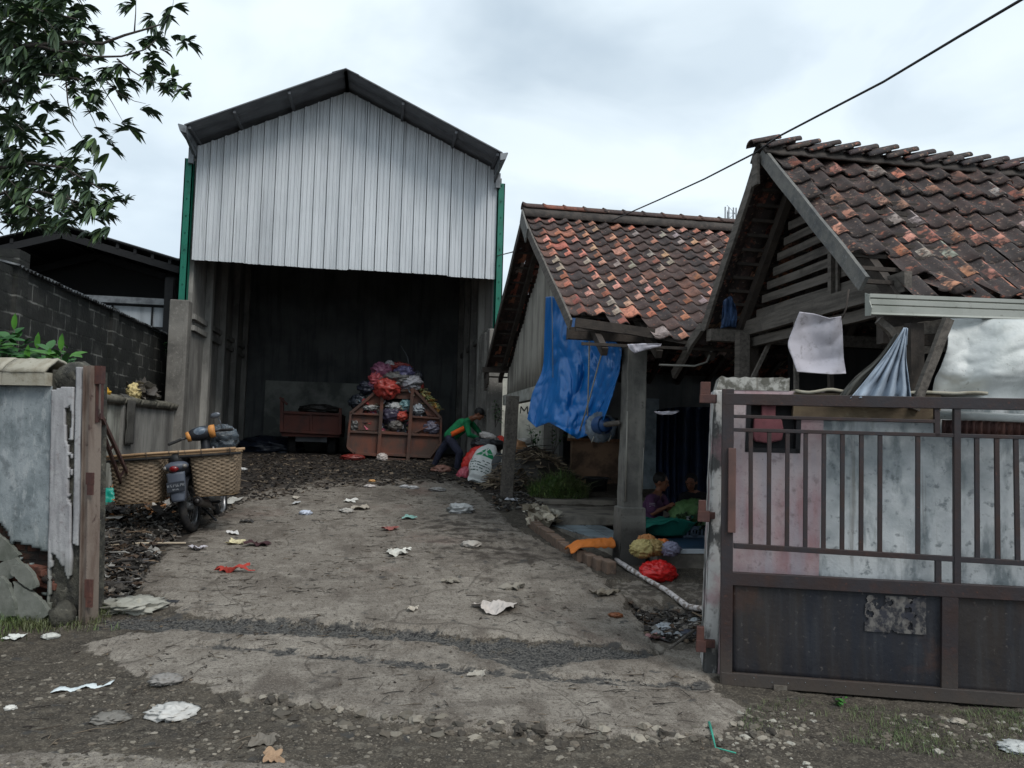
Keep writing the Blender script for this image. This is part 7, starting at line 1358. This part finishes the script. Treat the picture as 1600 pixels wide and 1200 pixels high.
# broad-leaved shrub behind the street wall
brl = leafmat('broad_leaf_green', srgb(58, 100, 54), srgb(42, 78, 42))
sh = thing('broad_leaf_shrub', P3(50, 640, 7.6), 'bright broad-leaved shrub growing behind the left street wall', 'plant')
lv = MB(); st = MB(); G_ = [(1, 1, 1), (.7, .75, .75), (1.4, 1.3, .8), (.85, .95, .9)]
for (u0, v0, u1, v1, n) in ((25, 600, 22, 515, 12), (55, 600, 58, 545, 8), (90, 600, 95, 548, 8), (5, 600, 0, 550, 9), (40, 600, 42, 565, 8), (75, 600, 76, 570, 6), (-30, 600, -30, 530, 9), (-60, 600, -70, 540, 9)):
    Z_ = 7.4+R_.uniform(0, .5); a, b = P3(u0, v0+60, Z_), P3(u1, v1, Z_); st.tube([a, a.lerp(b, .5)+Vector((.02, 0, 0)), b], [.012, .009, .004], 6)
    for k in range(n):
        t = .35+.65*k/n; p = a.lerp(b, t); an = k*2.4; d = Vector((math.cos(an), math.sin(an)*.8, .25+.9*(k/n)**3)); q = R_.choice(G_); leaf(lv, p, d, R_.uniform(.13, .20), R_.uniform(.075, .11), Vector((0, 0, 1)), q, .2, .25)
    leaf(lv, b, Vector((.1, -.2, 1)), .16, .06, Vector((0, -1, .3)), (1.9, 1.9, .9), .3, -.05)
for k in range(210):
    u = R_.uniform(-40, 112); v = R_.uniform(545 if u > 45 else 528, 604); p = P3(u, v, 7.45+R_.uniform(0, .4)); a = R_.uniform(-PI, PI); leaf(lv, p, Vector((math.cos(a), math.sin(a)*.6-.2, R_.uniform(-.2, .7))), R_.uniform(.12, .19), R_.uniform(.07, .10), Vector((0, -.5, 1)), R_.choice(G_), .2, .2)
    if k % 4 == 0: st.tube([P3(u, 660, 7.6), p], .005, 4)
obj('stems', st, bark, sh); obj('leaves', lv, brl, sh)
def small_plant(nm, base, hgt, n, L_, w, spread, label, cols, mtl, seed, cat='plant', drp=.3, nst=3):
    r = random.Random(seed); root = thing(nm, base, label, cat); lv = MB(); st = MB()
    for s_ in range(nst):
        tip = Vector(base)+Vector((r.uniform(-spread, spread), r.uniform(-spread, spread)*.6, hgt*r.uniform(.7, 1.1))); st.tube([base, (Vector(base)+tip)/2+Vector((r.uniform(-.05, .05), 0, .03)), tip], [.006, .005, .003], 5)
        for k in range(n):
            p = Vector(base).lerp(tip, .3+.7*k/n); an = k*2.4+s_; q = r.choice(cols); leaf(lv, p, Vector((math.cos(an), math.sin(an), r.uniform(-.1, .7))), L_*r.uniform(.7, 1.2), w*r.uniform(.8, 1.2), Vector((0, 0, 1)), q, .2, drp)
    obj('stems', st, bark, root); obj('leaves', lv, mtl, root); return root
small_plant('wall_fern', P3(263, 556, 15.2), .30, 12, .15, .04, .16, 'small bright plant sprouting where the block wall meets the warehouse pillar', G_, brl, 3, nst=5)
small_plant('seedling', aY(838, 712, 13.6), .55, 9, .15, .05, .28, 'leafy seedling rising in front of the whitewashed wall', G_, brl, 4, nst=4, drp=.1)
small_plant('seedling', aY(864, 710, 13.6), .50, 9, .14, .05, .22, 'leafy seedling beside the end of the brown counter', G_, brl, 5, nst=3, drp=.1)
small_plant('wall_weed', aY(774, 668, 14.8), .50, 14, .13, .05, .10, 'narrow green plant between the warehouse pillar and the timber post', G_, brl, 6, nst=4)
small_plant('tiny_weed', onG(1312, 1097), .06, 5, .035, .026, .05, 'tiny bright green weed sprouting under the sliding gate', [(1.3, 1.4, .9)], brl, 7, nst=4)
# grassy bush beside the branch heap
gm = leafmat('grass_green', srgb(78, 98, 58), srgb(92, 94, 66))
def blades(mb, fn, n, h, w, r, cols, lean=.5):
    for k in range(n):
        p = Vector(fn(r)); a = r.uniform(0, 2*PI); L_ = h*r.uniform(.4, 1.2); d = Vector((math.cos(a), math.sin(a), 0)); x = Vector((-d.y, d.x, 0))*w/2; l = r.uniform(.1, lean)*L_; c = r.choice(cols)
        m_ = p+d*l*.35+Vector((0, 0, L_*.6)); e = p+d*l+Vector((0, 0, L_*r.uniform(.75, 1))); mb.add([p-x, p+x, m_+x*.8, m_-x*.8, e], [(0, 1, 2, 3), (3, 2, 4)], c, True)
GC = [(1, 1, 1), (.7, .7, .7), (1.2, 1.15, .9), (1.5, 1.3, 1.1), (.6, .75, .6)]
bush = thing('weed_bush', aY(868, 765, 13.4), 'shaggy green weed bush growing beside the branch heap', 'bush')
mb = MB()
def bfn(r):
    a, q = r.uniform(0, 6.3), r.random()**.5; return (2.98+.50*q*math.cos(a), 12.8+.42*q*math.sin(a), .60+.30*(1-q*q)*r.random())
blades(mb, bfn, 1100, .26, .009, R_, [(1.6, 1.7, 1.5), (1.0, 1.1, .9), (1.5, 1.7, 1.2), (2.2, 1.9, 1.5), (1.3, 1.7, 1.2)], 2.2)  # blade and leaf tints raised: light on the bush is painted into its colour
for k in range(1500): p = Vector(bfn(R_)); a = R_.uniform(0, 6.3); leaf(mb, p+Vector((0, 0, R_.uniform(.0, .16))), Vector((math.cos(a), math.sin(a), R_.uniform(-.4, .7))), R_.uniform(.04, .09), R_.uniform(.012, .03), Vector((0, 0, 1)), R_.choice([(1.4, 1.6, 1.2), (.9, 1.0, .8), (2.0, 1.6, 1.3), (1.7, 1.8, 1.2), (.7, .7, .6)]), .2, .4)
obj('foliage', mb, gm, bush)
mb = MB(); mb.ball((2.98, 12.8, .60), (.45, .34, .26), 20, 10, nz=.3, col=(.5, .5, .45)); obj('inner_stems', mb, gm, bush)
# grass
lp = [G2(*p) for p in ((-60, 940), (0, 935), (60, 955), (150, 948), (205, 960), (180, 985), (100, 995), (0, 1000), (-60, 1010))]
rp = [G2(*p) for p in ((1180, 1090), (1300, 1098), (1420, 1104), (1640, 1112), (1660, 1200), (1500, 1190), (1400, 1175), (1290, 1165), (1230, 1150), (1150, 1145))]
def ingr(poly, dens=None, sd=1):
    xs = [p[0] for p in poly]; ys = [p[1] for p in poly]
    def f(r):
        while True:
            x, y = r.uniform(min(xs), max(xs)), r.uniform(min(ys), max(ys))
            if sdf(np.array([x]), np.array([y]), poly)[0] < 0 and fbm(np.array([x*3.]), np.array([y*3.]), 3, sd)[0] > r.uniform(.3, .62): return (x, y, gh(x, y)-.004)
    return f
mb = MB(); blades(mb, ingr(lp), 3200, .075, .005, R_, GC, 1.2); obj('grass', mb, gm, None, 'short tufty grass along the foot of the left street wall', None, kind='stuff')
mb = MB(); blades(mb, ingr(rp, sd=4), 3000, .036, .003, R_, [(.9, .85, .9), (.7, .65, .7), (1.2, 1.05, 1.1), (1.5, 1.25, 1.3), (.7, .7, .65)], 1.9); obj('grass', mb, gm, None, 'thin patchy grass in the dirt before the sliding gate', None, kind='stuff')
# far things: tree top beside warehouse, antenna mast, cables
ftr = thing('distant_tree', (6.5, 30, 1), 'distant green tree top glimpsed between warehouse and tiled house', 'tree'); mb = MB(); 
for k in range(240):
    c = aY(R_.uniform(768, 806), R_.uniform(468, 560), 30+R_.uniform(-1.5, 1.5)); whorl(mb, c, Vector((R_.uniform(-1, 1), R_.uniform(-1, 1), .5)), 7, .28, .10, R_, MC)
obj('crown', mb, mangol, ftr); mb = MB(); mb.tube([aY(800, 640, 30), aY(790, 560, 30), aY(785, 500, 30)], [.2, .15, .08], 8); obj('trunk', mb, bark, ftr)
am = thing('antenna_mast', (20, 75, 1), 'thin lattice mast rising behind the ridge of the tiled house', 'mast'); mb = MB(); b0 = aY(1140, 352, 75); t0 = aY(1139, 330, 75)
for dx, dy in ((-.5, -.4), (.5, -.4), (0, .5)): mb.tube([(b0.x+dx, 75+dy, 1), (t0.x+dx*.6, 75+dy*.6, t0.z)], .035, 4)
z = b0.z-14; k = 0
while z < t0.z:
    s_ = (-1)**k; mb.tube([(b0.x-.45*s_, 74.7, z), (b0.x+.45*s_, 74.7, z+.8)], .025, 4); mb.tube([(b0.x-.45, 74.7, z), (b0.x+.45, 74.7, z)], .02, 4); z += .8; k += 1
obj('lattice', mb, greysteel, am); mb = MB(); 
for dx in (-.6, -.2, .3, .6): mb.beam((t0.x+dx, 74.6, t0.z-1.2), (t0.x+dx, 74.6, t0.z+.3), .12, .06)
obj('panel_aerials', mb, greysteel, am)
cabm = mat('black_cable', srgb(44, 44, 46), rough=.7)
mb = MB(); P_ = [P3(1640, -28, 3.9)+Vector((3.2, -5.5, 3.0)), P3(1640, -28, 3.9), P3(1595, 0, 4.1), P3(1500, 56, 4.6), P3(1380, 128, 5.3), P3(1280, 180, 6.0), P3(1215, 214, 6.6), P3(1178, 240, 7.1), P3(1100, 280, 8.3), P3(1030, 312, 9.6), P3(957, 344, 11.4)]; mb.tube(P_, .0085, 6); obj('overhead_cable', mb, cabm, None, 'black twisted cable sloping from the upper right over both tiled roofs', 'cable')
mb = MB(); P_ = [aY(776, 400, 15.6), aY(800, 394, 13.5), aY(815, 388, 11.6)]; mb.tube(P_, .010, 6); obj('overhead_cable', mb, cabm, None, 'short cable from the warehouse green post to the tiled house gable', 'cable')
# ================================================================== litter one can point to
def lm(c, r=.75): return mat('litter_%d_%d_%d' % c, srgb(*c), [dict(s=9., lo=.45, hi=.65, c=tuple(q*.75 for q in srgb(*c)), f=.7)], rough=r, bump=((30., .5),))
LT = [  # u, v, length px, aspect, colour, style, name, label
 (720, 806, 34, .8, (178, 180, 180), 'bag', 'plastic_bag', 'large crumpled white plastic bag on the upper right of the concrete drive'),
 (772, 957, 50, .42, (186, 178, 172), 'flat', 'paper_sheet', 'flat pale carton sheet in the middle of the lower concrete slab'),
 (646, 959, 18, .5, (178, 170, 158), 'flat', 'paper_scrap', 'small triangular pale scrap just left of the flat carton sheet'),
 (619, 871, 30, .45, (196, 194, 186), 'flat', 'paper_scrap', 'curled white paper alone in the centre of the drive'),
 (636, 864, 9, .6, (210, 208, 200), 'flat', 'paper_scrap', 'tiny white scrap touching the curled white paper in the drive centre'),
 (477, 807, 16, .8, (196, 204, 220), 'bag', 'plastic_bag', 'small bluish white plastic knot left of centre on the upper drive'),
 (541, 804, 18, .7, (176, 172, 166), 'bag', 'plastic_bag', 'small greyish plastic knot right of the bluish one on the upper drive'),
 (548, 787, 16, .6, (204, 202, 196), 'flat', 'paper_scrap', 'white folded paper above the greyish plastic knot'),
 (565, 798, 20, .5, (160, 152, 140), 'flat', 'paper_scrap', 'dull torn paper right of the greyish plastic knot'),
 (578, 764, 15, .6, (208, 200, 196), 'bag', 'plastic_cup', 'white squashed cup in front of the skip, nearest the orange peel'),
 (581, 756, 9, .8, (220, 168, 110), 'bag', 'fruit_peel', 'small orange peel lying on the dark mulch before the skip'),
 (632, 764, 12, .7, (200, 198, 200), 'bag', 'plastic_scrap', 'white plastic scrap, left one of a pair right of the orange peel'),
 (645, 766, 15, .6, (196, 194, 194), 'bag', 'plastic_scrap', 'larger white plastic scrap, right one of a pair right of the orange peel'),
 (684, 770, 22, .5, (150, 148, 146), 'bag', 'plastic_scrap', 'grey and black plastic scrap on the mulch left of the white sack'),
 (463, 782, 10, 1., (172, 164, 152), 'flat', 'paper_scrap', 'small square beige paper on the upper left drive'),
 (464, 790, 10, .8, (176, 176, 176), 'flat', 'paper_scrap', 'grey paper just below the small square beige paper'),
 (640, 813, 18, .6, (130, 168, 160), 'flat', 'wrapper', 'pale turquoise wrapper in the upper middle of the drive'),
 (737, 861, 26, .7, (170, 164, 156), 'bag', 'tissue', 'crumpled off-white tissue on the dark patch right of the drive'),
 (611, 831, 20, .5, (140, 84, 78), 'flat', 'wrapper', 'reddish torn wrapper in the upper middle of the drive'),
 (372, 853, 26, .4, (206, 196, 160), 'flat', 'paper_scrap', 'cream paper strip right of the motorcycle wheel'),
 (402, 856, 30, .3, (60, 34, 38), 'flat', 'cloth_strip', 'dark maroon strip beside the cream paper right of the motorcycle'),
 (363, 899, 46, .12, (168, 62, 52), 'flat', 'red_strip', 'thin red strip lying on the left of the concrete slab'),
 (308, 864, 22, .4, (188, 184, 190), 'flat', 'wrapper', 'white wrapper just below the motorcycle rear wheel'),
 (364, 838, 14, .6, (208, 206, 204), 'flat', 'paper_scrap', 'bright white scrap right of the motorcycle wheel'),
 (128, 1076, 94, .11, (206, 214, 216), 'strip', 'white_strip', 'long white tape strip in the dirt at lower left'),
 (255, 1071, 36, .6, (132, 128, 124), 'bag', 'cloth_scrap', 'grey crumpled cloth above the white plastic at lower left'),
 (267, 1117, 54, .5, (190, 188, 184), 'bag', 'plastic_bag', 'flattened white plastic bag in the dirt at lower left'),
 (170, 1123, 40, .4, (116, 112, 106), 'bag', 'cloth_scrap', 'mud-grey rag left of the flattened white plastic bag'),
 (78, 993, 18, .6, (196, 196, 190), 'bag', 'paper_scrap', 'small white crumple in the grass below the left pillar'),
 (24, 993, 14, .6, (206, 208, 204), 'flat', 'paper_scrap', 'white scrap in the dirt just left of the small grass crumple'),
 (12, 956, 34, .4, (190, 192, 194), 'flat', 'paper_sheet', 'white paper at the foot of the street wall, far left'),
 (15, 1110, 12, .8, (206, 204, 198), 'bag', 'paper_scrap', 'small white crumple in the dirt at the left edge, lower one of two'),
 (204, 953, 74, .45, (156, 154, 144), 'bag', 'plastic_sheet', 'big dirty grey-white plastic sheet beside the left gate post'),
 (262, 944, 34, .35, (38, 38, 42), 'bag', 'sandal', 'black worn sandal on cardboard right of the dirty plastic sheet'),
 (425, 1193, 24, .7, (158, 130, 104), 'flat', 'dry_leaf', 'tan dry leaf at the bottom edge of the scene'),
 (963, 968, 18, .6, (124, 74, 44), 'bag', 'dry_leaf', 'curled brown leaf on the right corner of the lower slab'),
 (1040, 982, 62, .28, (124, 128, 132), 'flat', 'plastic_sheet', 'long grey plastic strip across the hole by the gate pillar'),
 (1042, 958, 26, .8, (150, 156, 162), 'bag', 'plastic_cup', 'clear squashed cups lying in the hole by the gate pillar'),
 (1020, 990, 26, .35, (150, 112, 112), 'flat', 'wrapper', 'faded pink wrapper below the long grey plastic strip'),
 (1090, 953, 20, .6, (130, 136, 140), 'bag', 'plastic_bag', 'small grey bag against the gate pillar in the hole'),
 (1080, 968, 26, .4, (58, 62, 74), 'bag', 'cloth_scrap', 'dark blue-grey rag in the hole left of the gate pillar'),
 (920, 877, 18, .6, (184, 190, 196), 'bag', 'plastic_scrap', 'pale plastic scrap beside the loose bricks left of the column'),
 (886, 861, 11, .8, (142, 146, 156), 'bag', 'plastic_cup', 'clear plastic cup at the left end of the orange sack'),
 (945, 934, 38, .3, (120, 112, 100), 'flat', 'paper_scrap', 'crumpled brownish paper strip near the right corner of the slab'),
 (802, 925, 30, .3, (134, 128, 118), 'flat', 'paper_scrap', 'grey-brown paper strip right of centre on the lower slab'),
 (746, 1060, 22, .4, (156, 150, 140), 'flat', 'paper_scrap', 'pale scrap on the track line across the drive'),
 (703, 915, 22, .3, (132, 126, 116), 'flat', 'paper_scrap', 'dull beige paper left of the pale carton sheet, higher up'),
 (800, 782, 20, .5, (178, 180, 186), 'flat', 'wrapper', 'white-blue wrapper at the foot of the timber post'),
 (690, 742, 26, .8, (138, 100, 88), 'bag', 'dry_leaf', 'large dry reddish leaf between the worker and the drive'),
 (412, 1158, 40, .3, (110, 104, 96), 'flat', 'wood_scrap', 'flat grey-brown splinter in the dirt at lower centre left'),
 (385, 820, 16, .4, (60, 58, 56), 'flat', 'cloth_scrap', 'dark scrap on the drive above the maroon strip'),
 (378, 736, 12, .7, (200, 200, 200), 'bag', 'plastic_scrap', 'white scrap on the ground right of the woven basket'),
 (355, 787, 34, .3, (176, 174, 168), 'flat', 'paper_sheet', 'white sheet lying below the right woven basket'),
 (1600, 1176, 40, .4, (186, 188, 186), 'bag', 'plastic_scrap', 'white plastic at the right edge in the patchy grass'),
 (1500, 1130, 16, .7, (160, 152, 140), 'bag', 'stone', 'pale stone in the grass before the gate, near the middle stile')]
for i, (u, v, L_, asp, c, sty, nm, lab) in enumerate(LT):
    p = onG(u, v); sz = L_*(p-CAM).length/FPX; R_ = random.Random(i*5+1); m_ = lm(c, .45 if sty == 'bag' else .8)
    if sty == 'bag':
        mb = MB(); mb.ball(p+Vector((0, sz*.2, sz*asp*.18)), (sz*.5, sz*.45, sz*asp*.26), 30, 18, Matrix.Rotation(R_.uniform(-.4, .4), 3, 'Z'), nz=.6, ns=2.4, seed=i, ridge=True)
    elif sty == 'strip':
        a, b = onG(82, 1082), onG(176, 1068); mb = MB(); mb.sheet(lambda s, t: a.lerp(b, s)+Vector((0, .035*(t-.5)*2*(1+.3*math.sin(s*20)), .012+.008*math.sin(s*14)+.006*MN.noise((s*20, t, 1)))), 30, 3, .002)
    else:
        mb = MB(); asp2 = asp*2.2; s_ = random.getstate(); random.seed(i)
        scrap(mb, p+Vector((0, 0, .012+.02*sz)), sz, R_.uniform(-.3, .3), .22, None, i*1.3, n=10, asp=asp2, jag=.9, tilt=(R_.uniform(-.05, .1), R_.uniform(-.06, .06))); random.setstate(s_)
    obj(nm, mb, m_, None, lab, 'litter')
# teal bag, white box and cardboard beside the motorcycle
bag('teal_bag', onG(172, 806)+Vector((0, .1, .14)), (.20, .15, .16), plastic('bag_plastic_teal', srgb(20, 142, 126)), 'bright teal knotted bag by the left gate post', seed=71, nz=.3, rot=Matrix.Rotation(.3, 3, 'Y'))
p = onG(153, 812); mb = MB(); mb.obox(p+Vector((0, 0, .06)), (.14, .12, .14), Matrix.Rotation(.1, 3, 'Z')); obj('white_box', mb, lm((186, 190, 194)), None, 'small white polystyrene box tucked behind the left gate post', 'box', bevel=.01)
for (u, v, w, c, lab) in ((195, 786, .42, (158, 116, 82), 'tan cardboard sheet behind the teal bag'), (176, 779, .34, (126, 98, 74), 'brown paper sack piled against the low wall behind the teal bag'), (238, 800, .40, (150, 104, 72), 'torn brown cardboard under the left woven basket'), (272, 788, .34, (176, 128, 84), 'orange-tan cardboard strip between the two woven baskets'), (258, 806, .24, (196, 190, 182), 'white card lying under the left woven basket')):
    p = onG(u, v); mb = MB(); scrap(mb, p+Vector((0, .05, .10)), w, .3, .35, None, u*.1, n=12, asp=.5, jag=.5, tilt=(.25, .1), th=.004); obj('cardboard', mb, lm(c), None, lab, 'cardboard')
# things on the coping of the low wall
for (u, v, y, sc, c, lab) in ((158, 613, 10.2, (.10, .08, .07), (206, 160, 50), 'yellow rag on the low wall coping nearest the gate post'), (210, 613, 12.3, (.10, .1, .12), (202, 184, 132), 'cream pointed bag on the low wall beside the rag pile')):
    bag('coping_rag', aX(u, v, -3.88), sc, plastic('rag_%d' % u, srgb(*c), .7), lab, 'rag', seed=u, nz=.5)
heap('coping_rag_pile', lambda R_: (lambda p: Vector((p.x+R_.uniform(-.1, .1), p.y, p.z)))(aX(R_.uniform(212, 246), R_.uniform(606, 622), -3.86)), 40, .20, [srgb(110, 104, 96), srgb(80, 76, 72), srgb(140, 134, 124)], 'grey folded rags and sacking piled on the low wall coping', 'rags', seed=22, bl=.5)
mb = MB(); mb.sheet(lambda s, t: (-3.70+.02*MN.noise((s*4, t*4, 1))-.12*max(0, .12-t)*8, 12.35+.38*s, 2.06-.75*t), 8, 16, .006); obj('hanging_rag', mb, plastic('dark_rag', srgb(72, 70, 66), .9), None, 'dark rag hanging down from the coping over the low wall joint', 'rag')
# teal brush-like straw at bottom right
p0, p1, p2 = onG(1108, 1142), onG(1118, 1170), onG(1150, 1178); mb = MB(); up_ = Vector((0, 0, .02)); mb.tube([p0+up_, p0.lerp(p1, .5)+up_, p1+up_*.6, p2+up_*.5], [.008, .006, .004, .004], 6); obj('toothbrush', mb, lm((60, 150, 130)), None, 'green plastic stick lying in the dirt left of the gate bottom', 'litter')
# stick leaning in the hole, long pale stick on the left
mb = MB(); mb.tube([onG(1046, 1024)+Vector((0, 0, .02)), onG(1084, 990)+Vector((0, 0, .09))], [.010, .014], 6); obj('stick', mb, oldwood, None, 'short forked stick leaning over the hole by the gate pillar', 'stick')
mb = MB(); a, b = onG(150, 859), onG(290, 857); mb.tube([a+Vector((0, 0, .03)), a.lerp(b, .5)+Vector((0, 0, .04)), b+Vector((0, 0, .02))], .011, 6); obj('stick', mb, lm((176, 162, 142)), None, 'long pale stick lying before the rubbish left of the motorcycle', 'stick')
# ================================================================== uncountable: twigs, mulch, gravel
def inpoly(poly, gate=None, zo=.008):
    xs = [p[0] for p in poly]; ys = [p[1] for p in poly]; N_ = 40000; rs = np.random.RandomState(3)
    X = rs.uniform(min(xs), max(xs), N_); Y = rs.uniform(min(ys), max(ys), N_); ok = sdf(X, Y, poly) < 0; X, Y = X[ok], Y[ok]
    if gate: k = gate(X, Y); X, Y = X[k], Y[k]
    it = iter(range(10**9))
    def f(R_): i = next(it) % len(X); return Vector((X[i], Y[i], gh(X[i], Y[i])+zo))
    return f
TW = [srgb(*c) for c in ((58, 50, 44), (78, 68, 58), (44, 38, 34), (110, 98, 84), (36, 32, 30))]
tw_m = mat('twig_brown', (1, 1, 1), attr='Col', rough=.85)
allp = [G2(*p) for p in ((150, 800), (330, 745), (745, 752), (1030, 1020), (1110, 1080), (1100, 1190), (0, 1190), (150, 960))]
def g1(X, Y): return fbm(X*1.6, Y*1.6, 4, 61) > .47
heap('leaf_crumbs', inpoly(allp, g1, .003), 500, .016, TW+[srgb(120, 104, 84)], 'tiny leaf crumbs trodden into the drive', None, tw_m, seed=38, bl=.15, curl=.2)
heap('twig_litter', inpoly(allp, g1), 1300, .035, TW, 'fine twigs and leaf crumbs scattered over the drive', None, tw_m, seed=31, long_=1.0, wm=.28)
mul = [G2(*p) for p in ((380, 712), (745, 716), (790, 765), (750, 772), (700, 758), (520, 765), (380, 790), (300, 840), (340, 800))]
heap('mulch', inpoly(mul), 3600, .045, TW+[srgb(30, 28, 28), srgb(90, 84, 78)], 'dark wet leaf mulch trodden before the warehouse', None, tw_m, seed=32, long_=.35, bl=.5)
lf = [G2(*p) for p in ((148, 800), (330, 775), (325, 800), (250, 865), (230, 900), (200, 935), (160, 945), (150, 900))]
PT = [srgb(*c) for c in ((76, 71, 66), (54, 50, 47), (104, 99, 93), (140, 138, 134), (88, 72, 60), (70, 68, 68), (36, 34, 32), (112, 96, 80), (60, 56, 53), (44, 41, 39))]
heap('trodden_rubbish', inpoly(lf, None, .02), 1700, .075, PT, 'trodden mix of leaves, rags and paper left of the motorcycle', None, tw_m, seed=33, long_=.3, bl=.6)
hp2 = lambda R_: (lambda p: Vector((p.x, p.y, gh(p.x, p.y)+R_.uniform(.0, .18))))(aG(R_.uniform(170, 300), R_.uniform(775, 822)))
heap('rubbish_heap', hp2, 700, .11, PT+[srgb(170, 120, 80), srgb(180, 176, 170)], 'low heap of mixed waste against the wall behind the motorcycle', None, tw_m, seed=34, long_=.15, bl=.8)
md = [G2(*p) for p in ((790, 770), (960, 770), (960, 790), (860, 800), (820, 800), (780, 785))]
heap('porch_crumbs', lambda R_: (lambda p: Vector((p.x, p.y, max(gh(p.x, p.y), 0)+.02)))(aG(R_.uniform(770, 850), R_.uniform(765, 800))), 300, .06, PT, 'leaf crumbs and scraps around the timber post', None, tw_m, seed=35, long_=.3)
holep = [G2(*p) for p in ((985, 935), (1104, 940), (1104, 1000), (1015, 995))]
heap('hole_debris', inpoly(holep, None, .02), 420, .05, PT, 'scraps and leaves fallen in the hole by the gate pillar', None, tw_m, seed=36, long_=.3, bl=.8)
def pebbles(poly, n, s0, s1, label, sd, cols, gate=None):
    f = inpoly(poly, gate, 0); r = random.Random(sd); mb = MB()
    for k in range(n):
        p = f(r); s_ = s0+(s1-s0)*r.random()**3; c = r.choice(cols); q = r.uniform(.7, 1.2); sg, rg_ = (8, 5) if s_ > .012 else (5, 3)
        mb.ball(p+Vector((0, 0, -s_*.05)), (s_*r.uniform(.6, 1.4), s_*r.uniform(.6, 1.2), s_*r.uniform(.35, .65)), sg, rg_, Matrix.Rotation(r.uniform(0, 3), 3, 'Z'), nz=.55, ns=2.2, seed=k % 97, col=tuple(x*q for x in c))
    for i in range(len(mb.sm)): mb.sm[i] = False
    obj('gravel', mb, scrapm2, None, label, None, kind='stuff')
scrapm2 = mat('stone_chips', (1, 1, 1), [dict(s=40., lo=.5, hi=.7, c=srgb(90, 84, 76), f=.4)], attr='Col', rough=.9)
ST = [srgb(*c) for c in ((92, 86, 77), (74, 69, 62), (112, 106, 96), (62, 57, 51), (98, 90, 80), (134, 127, 116))]
low = [(-2.6, 3.3)]+[G2(*p) for p in ((-40, 1010), (190, 1040), (390, 1096), (600, 1130), (850, 1155), (1150, 1150), (1240, 1120), (1640, 1140))]+[(3.6, 3.3)]
pebbles(low, 5200, .003, .020, 'gravel and stone chips in the dirt along the road edge', 41, ST, lambda X, Y: fbm(X*2.2, Y*2.2, 4, 71) > .42)
edge = [G2(*p) for p in ((380, 1085), (600, 1118), (850, 1140), (1150, 1140), (1240, 1125), (1240, 1160), (850, 1175), (600, 1145), (380, 1108))]
pebbles(edge, 420, .006, .045, 'broken concrete lumps along the ragged edge of the apron', 42, ST)
rg3 = [G2(*p) for p in ((1150, 1110), (1300, 1105), (1640, 1120), (1640, 1200), (1100, 1200))]
pebbles(rg3, 380, .010, .032, 'pale stones mixed with grass before the gate', 43, ST+[srgb(160, 156, 146)], lambda X, Y: fbm(X*2.5, Y*2.5, 3, 81) > .45)
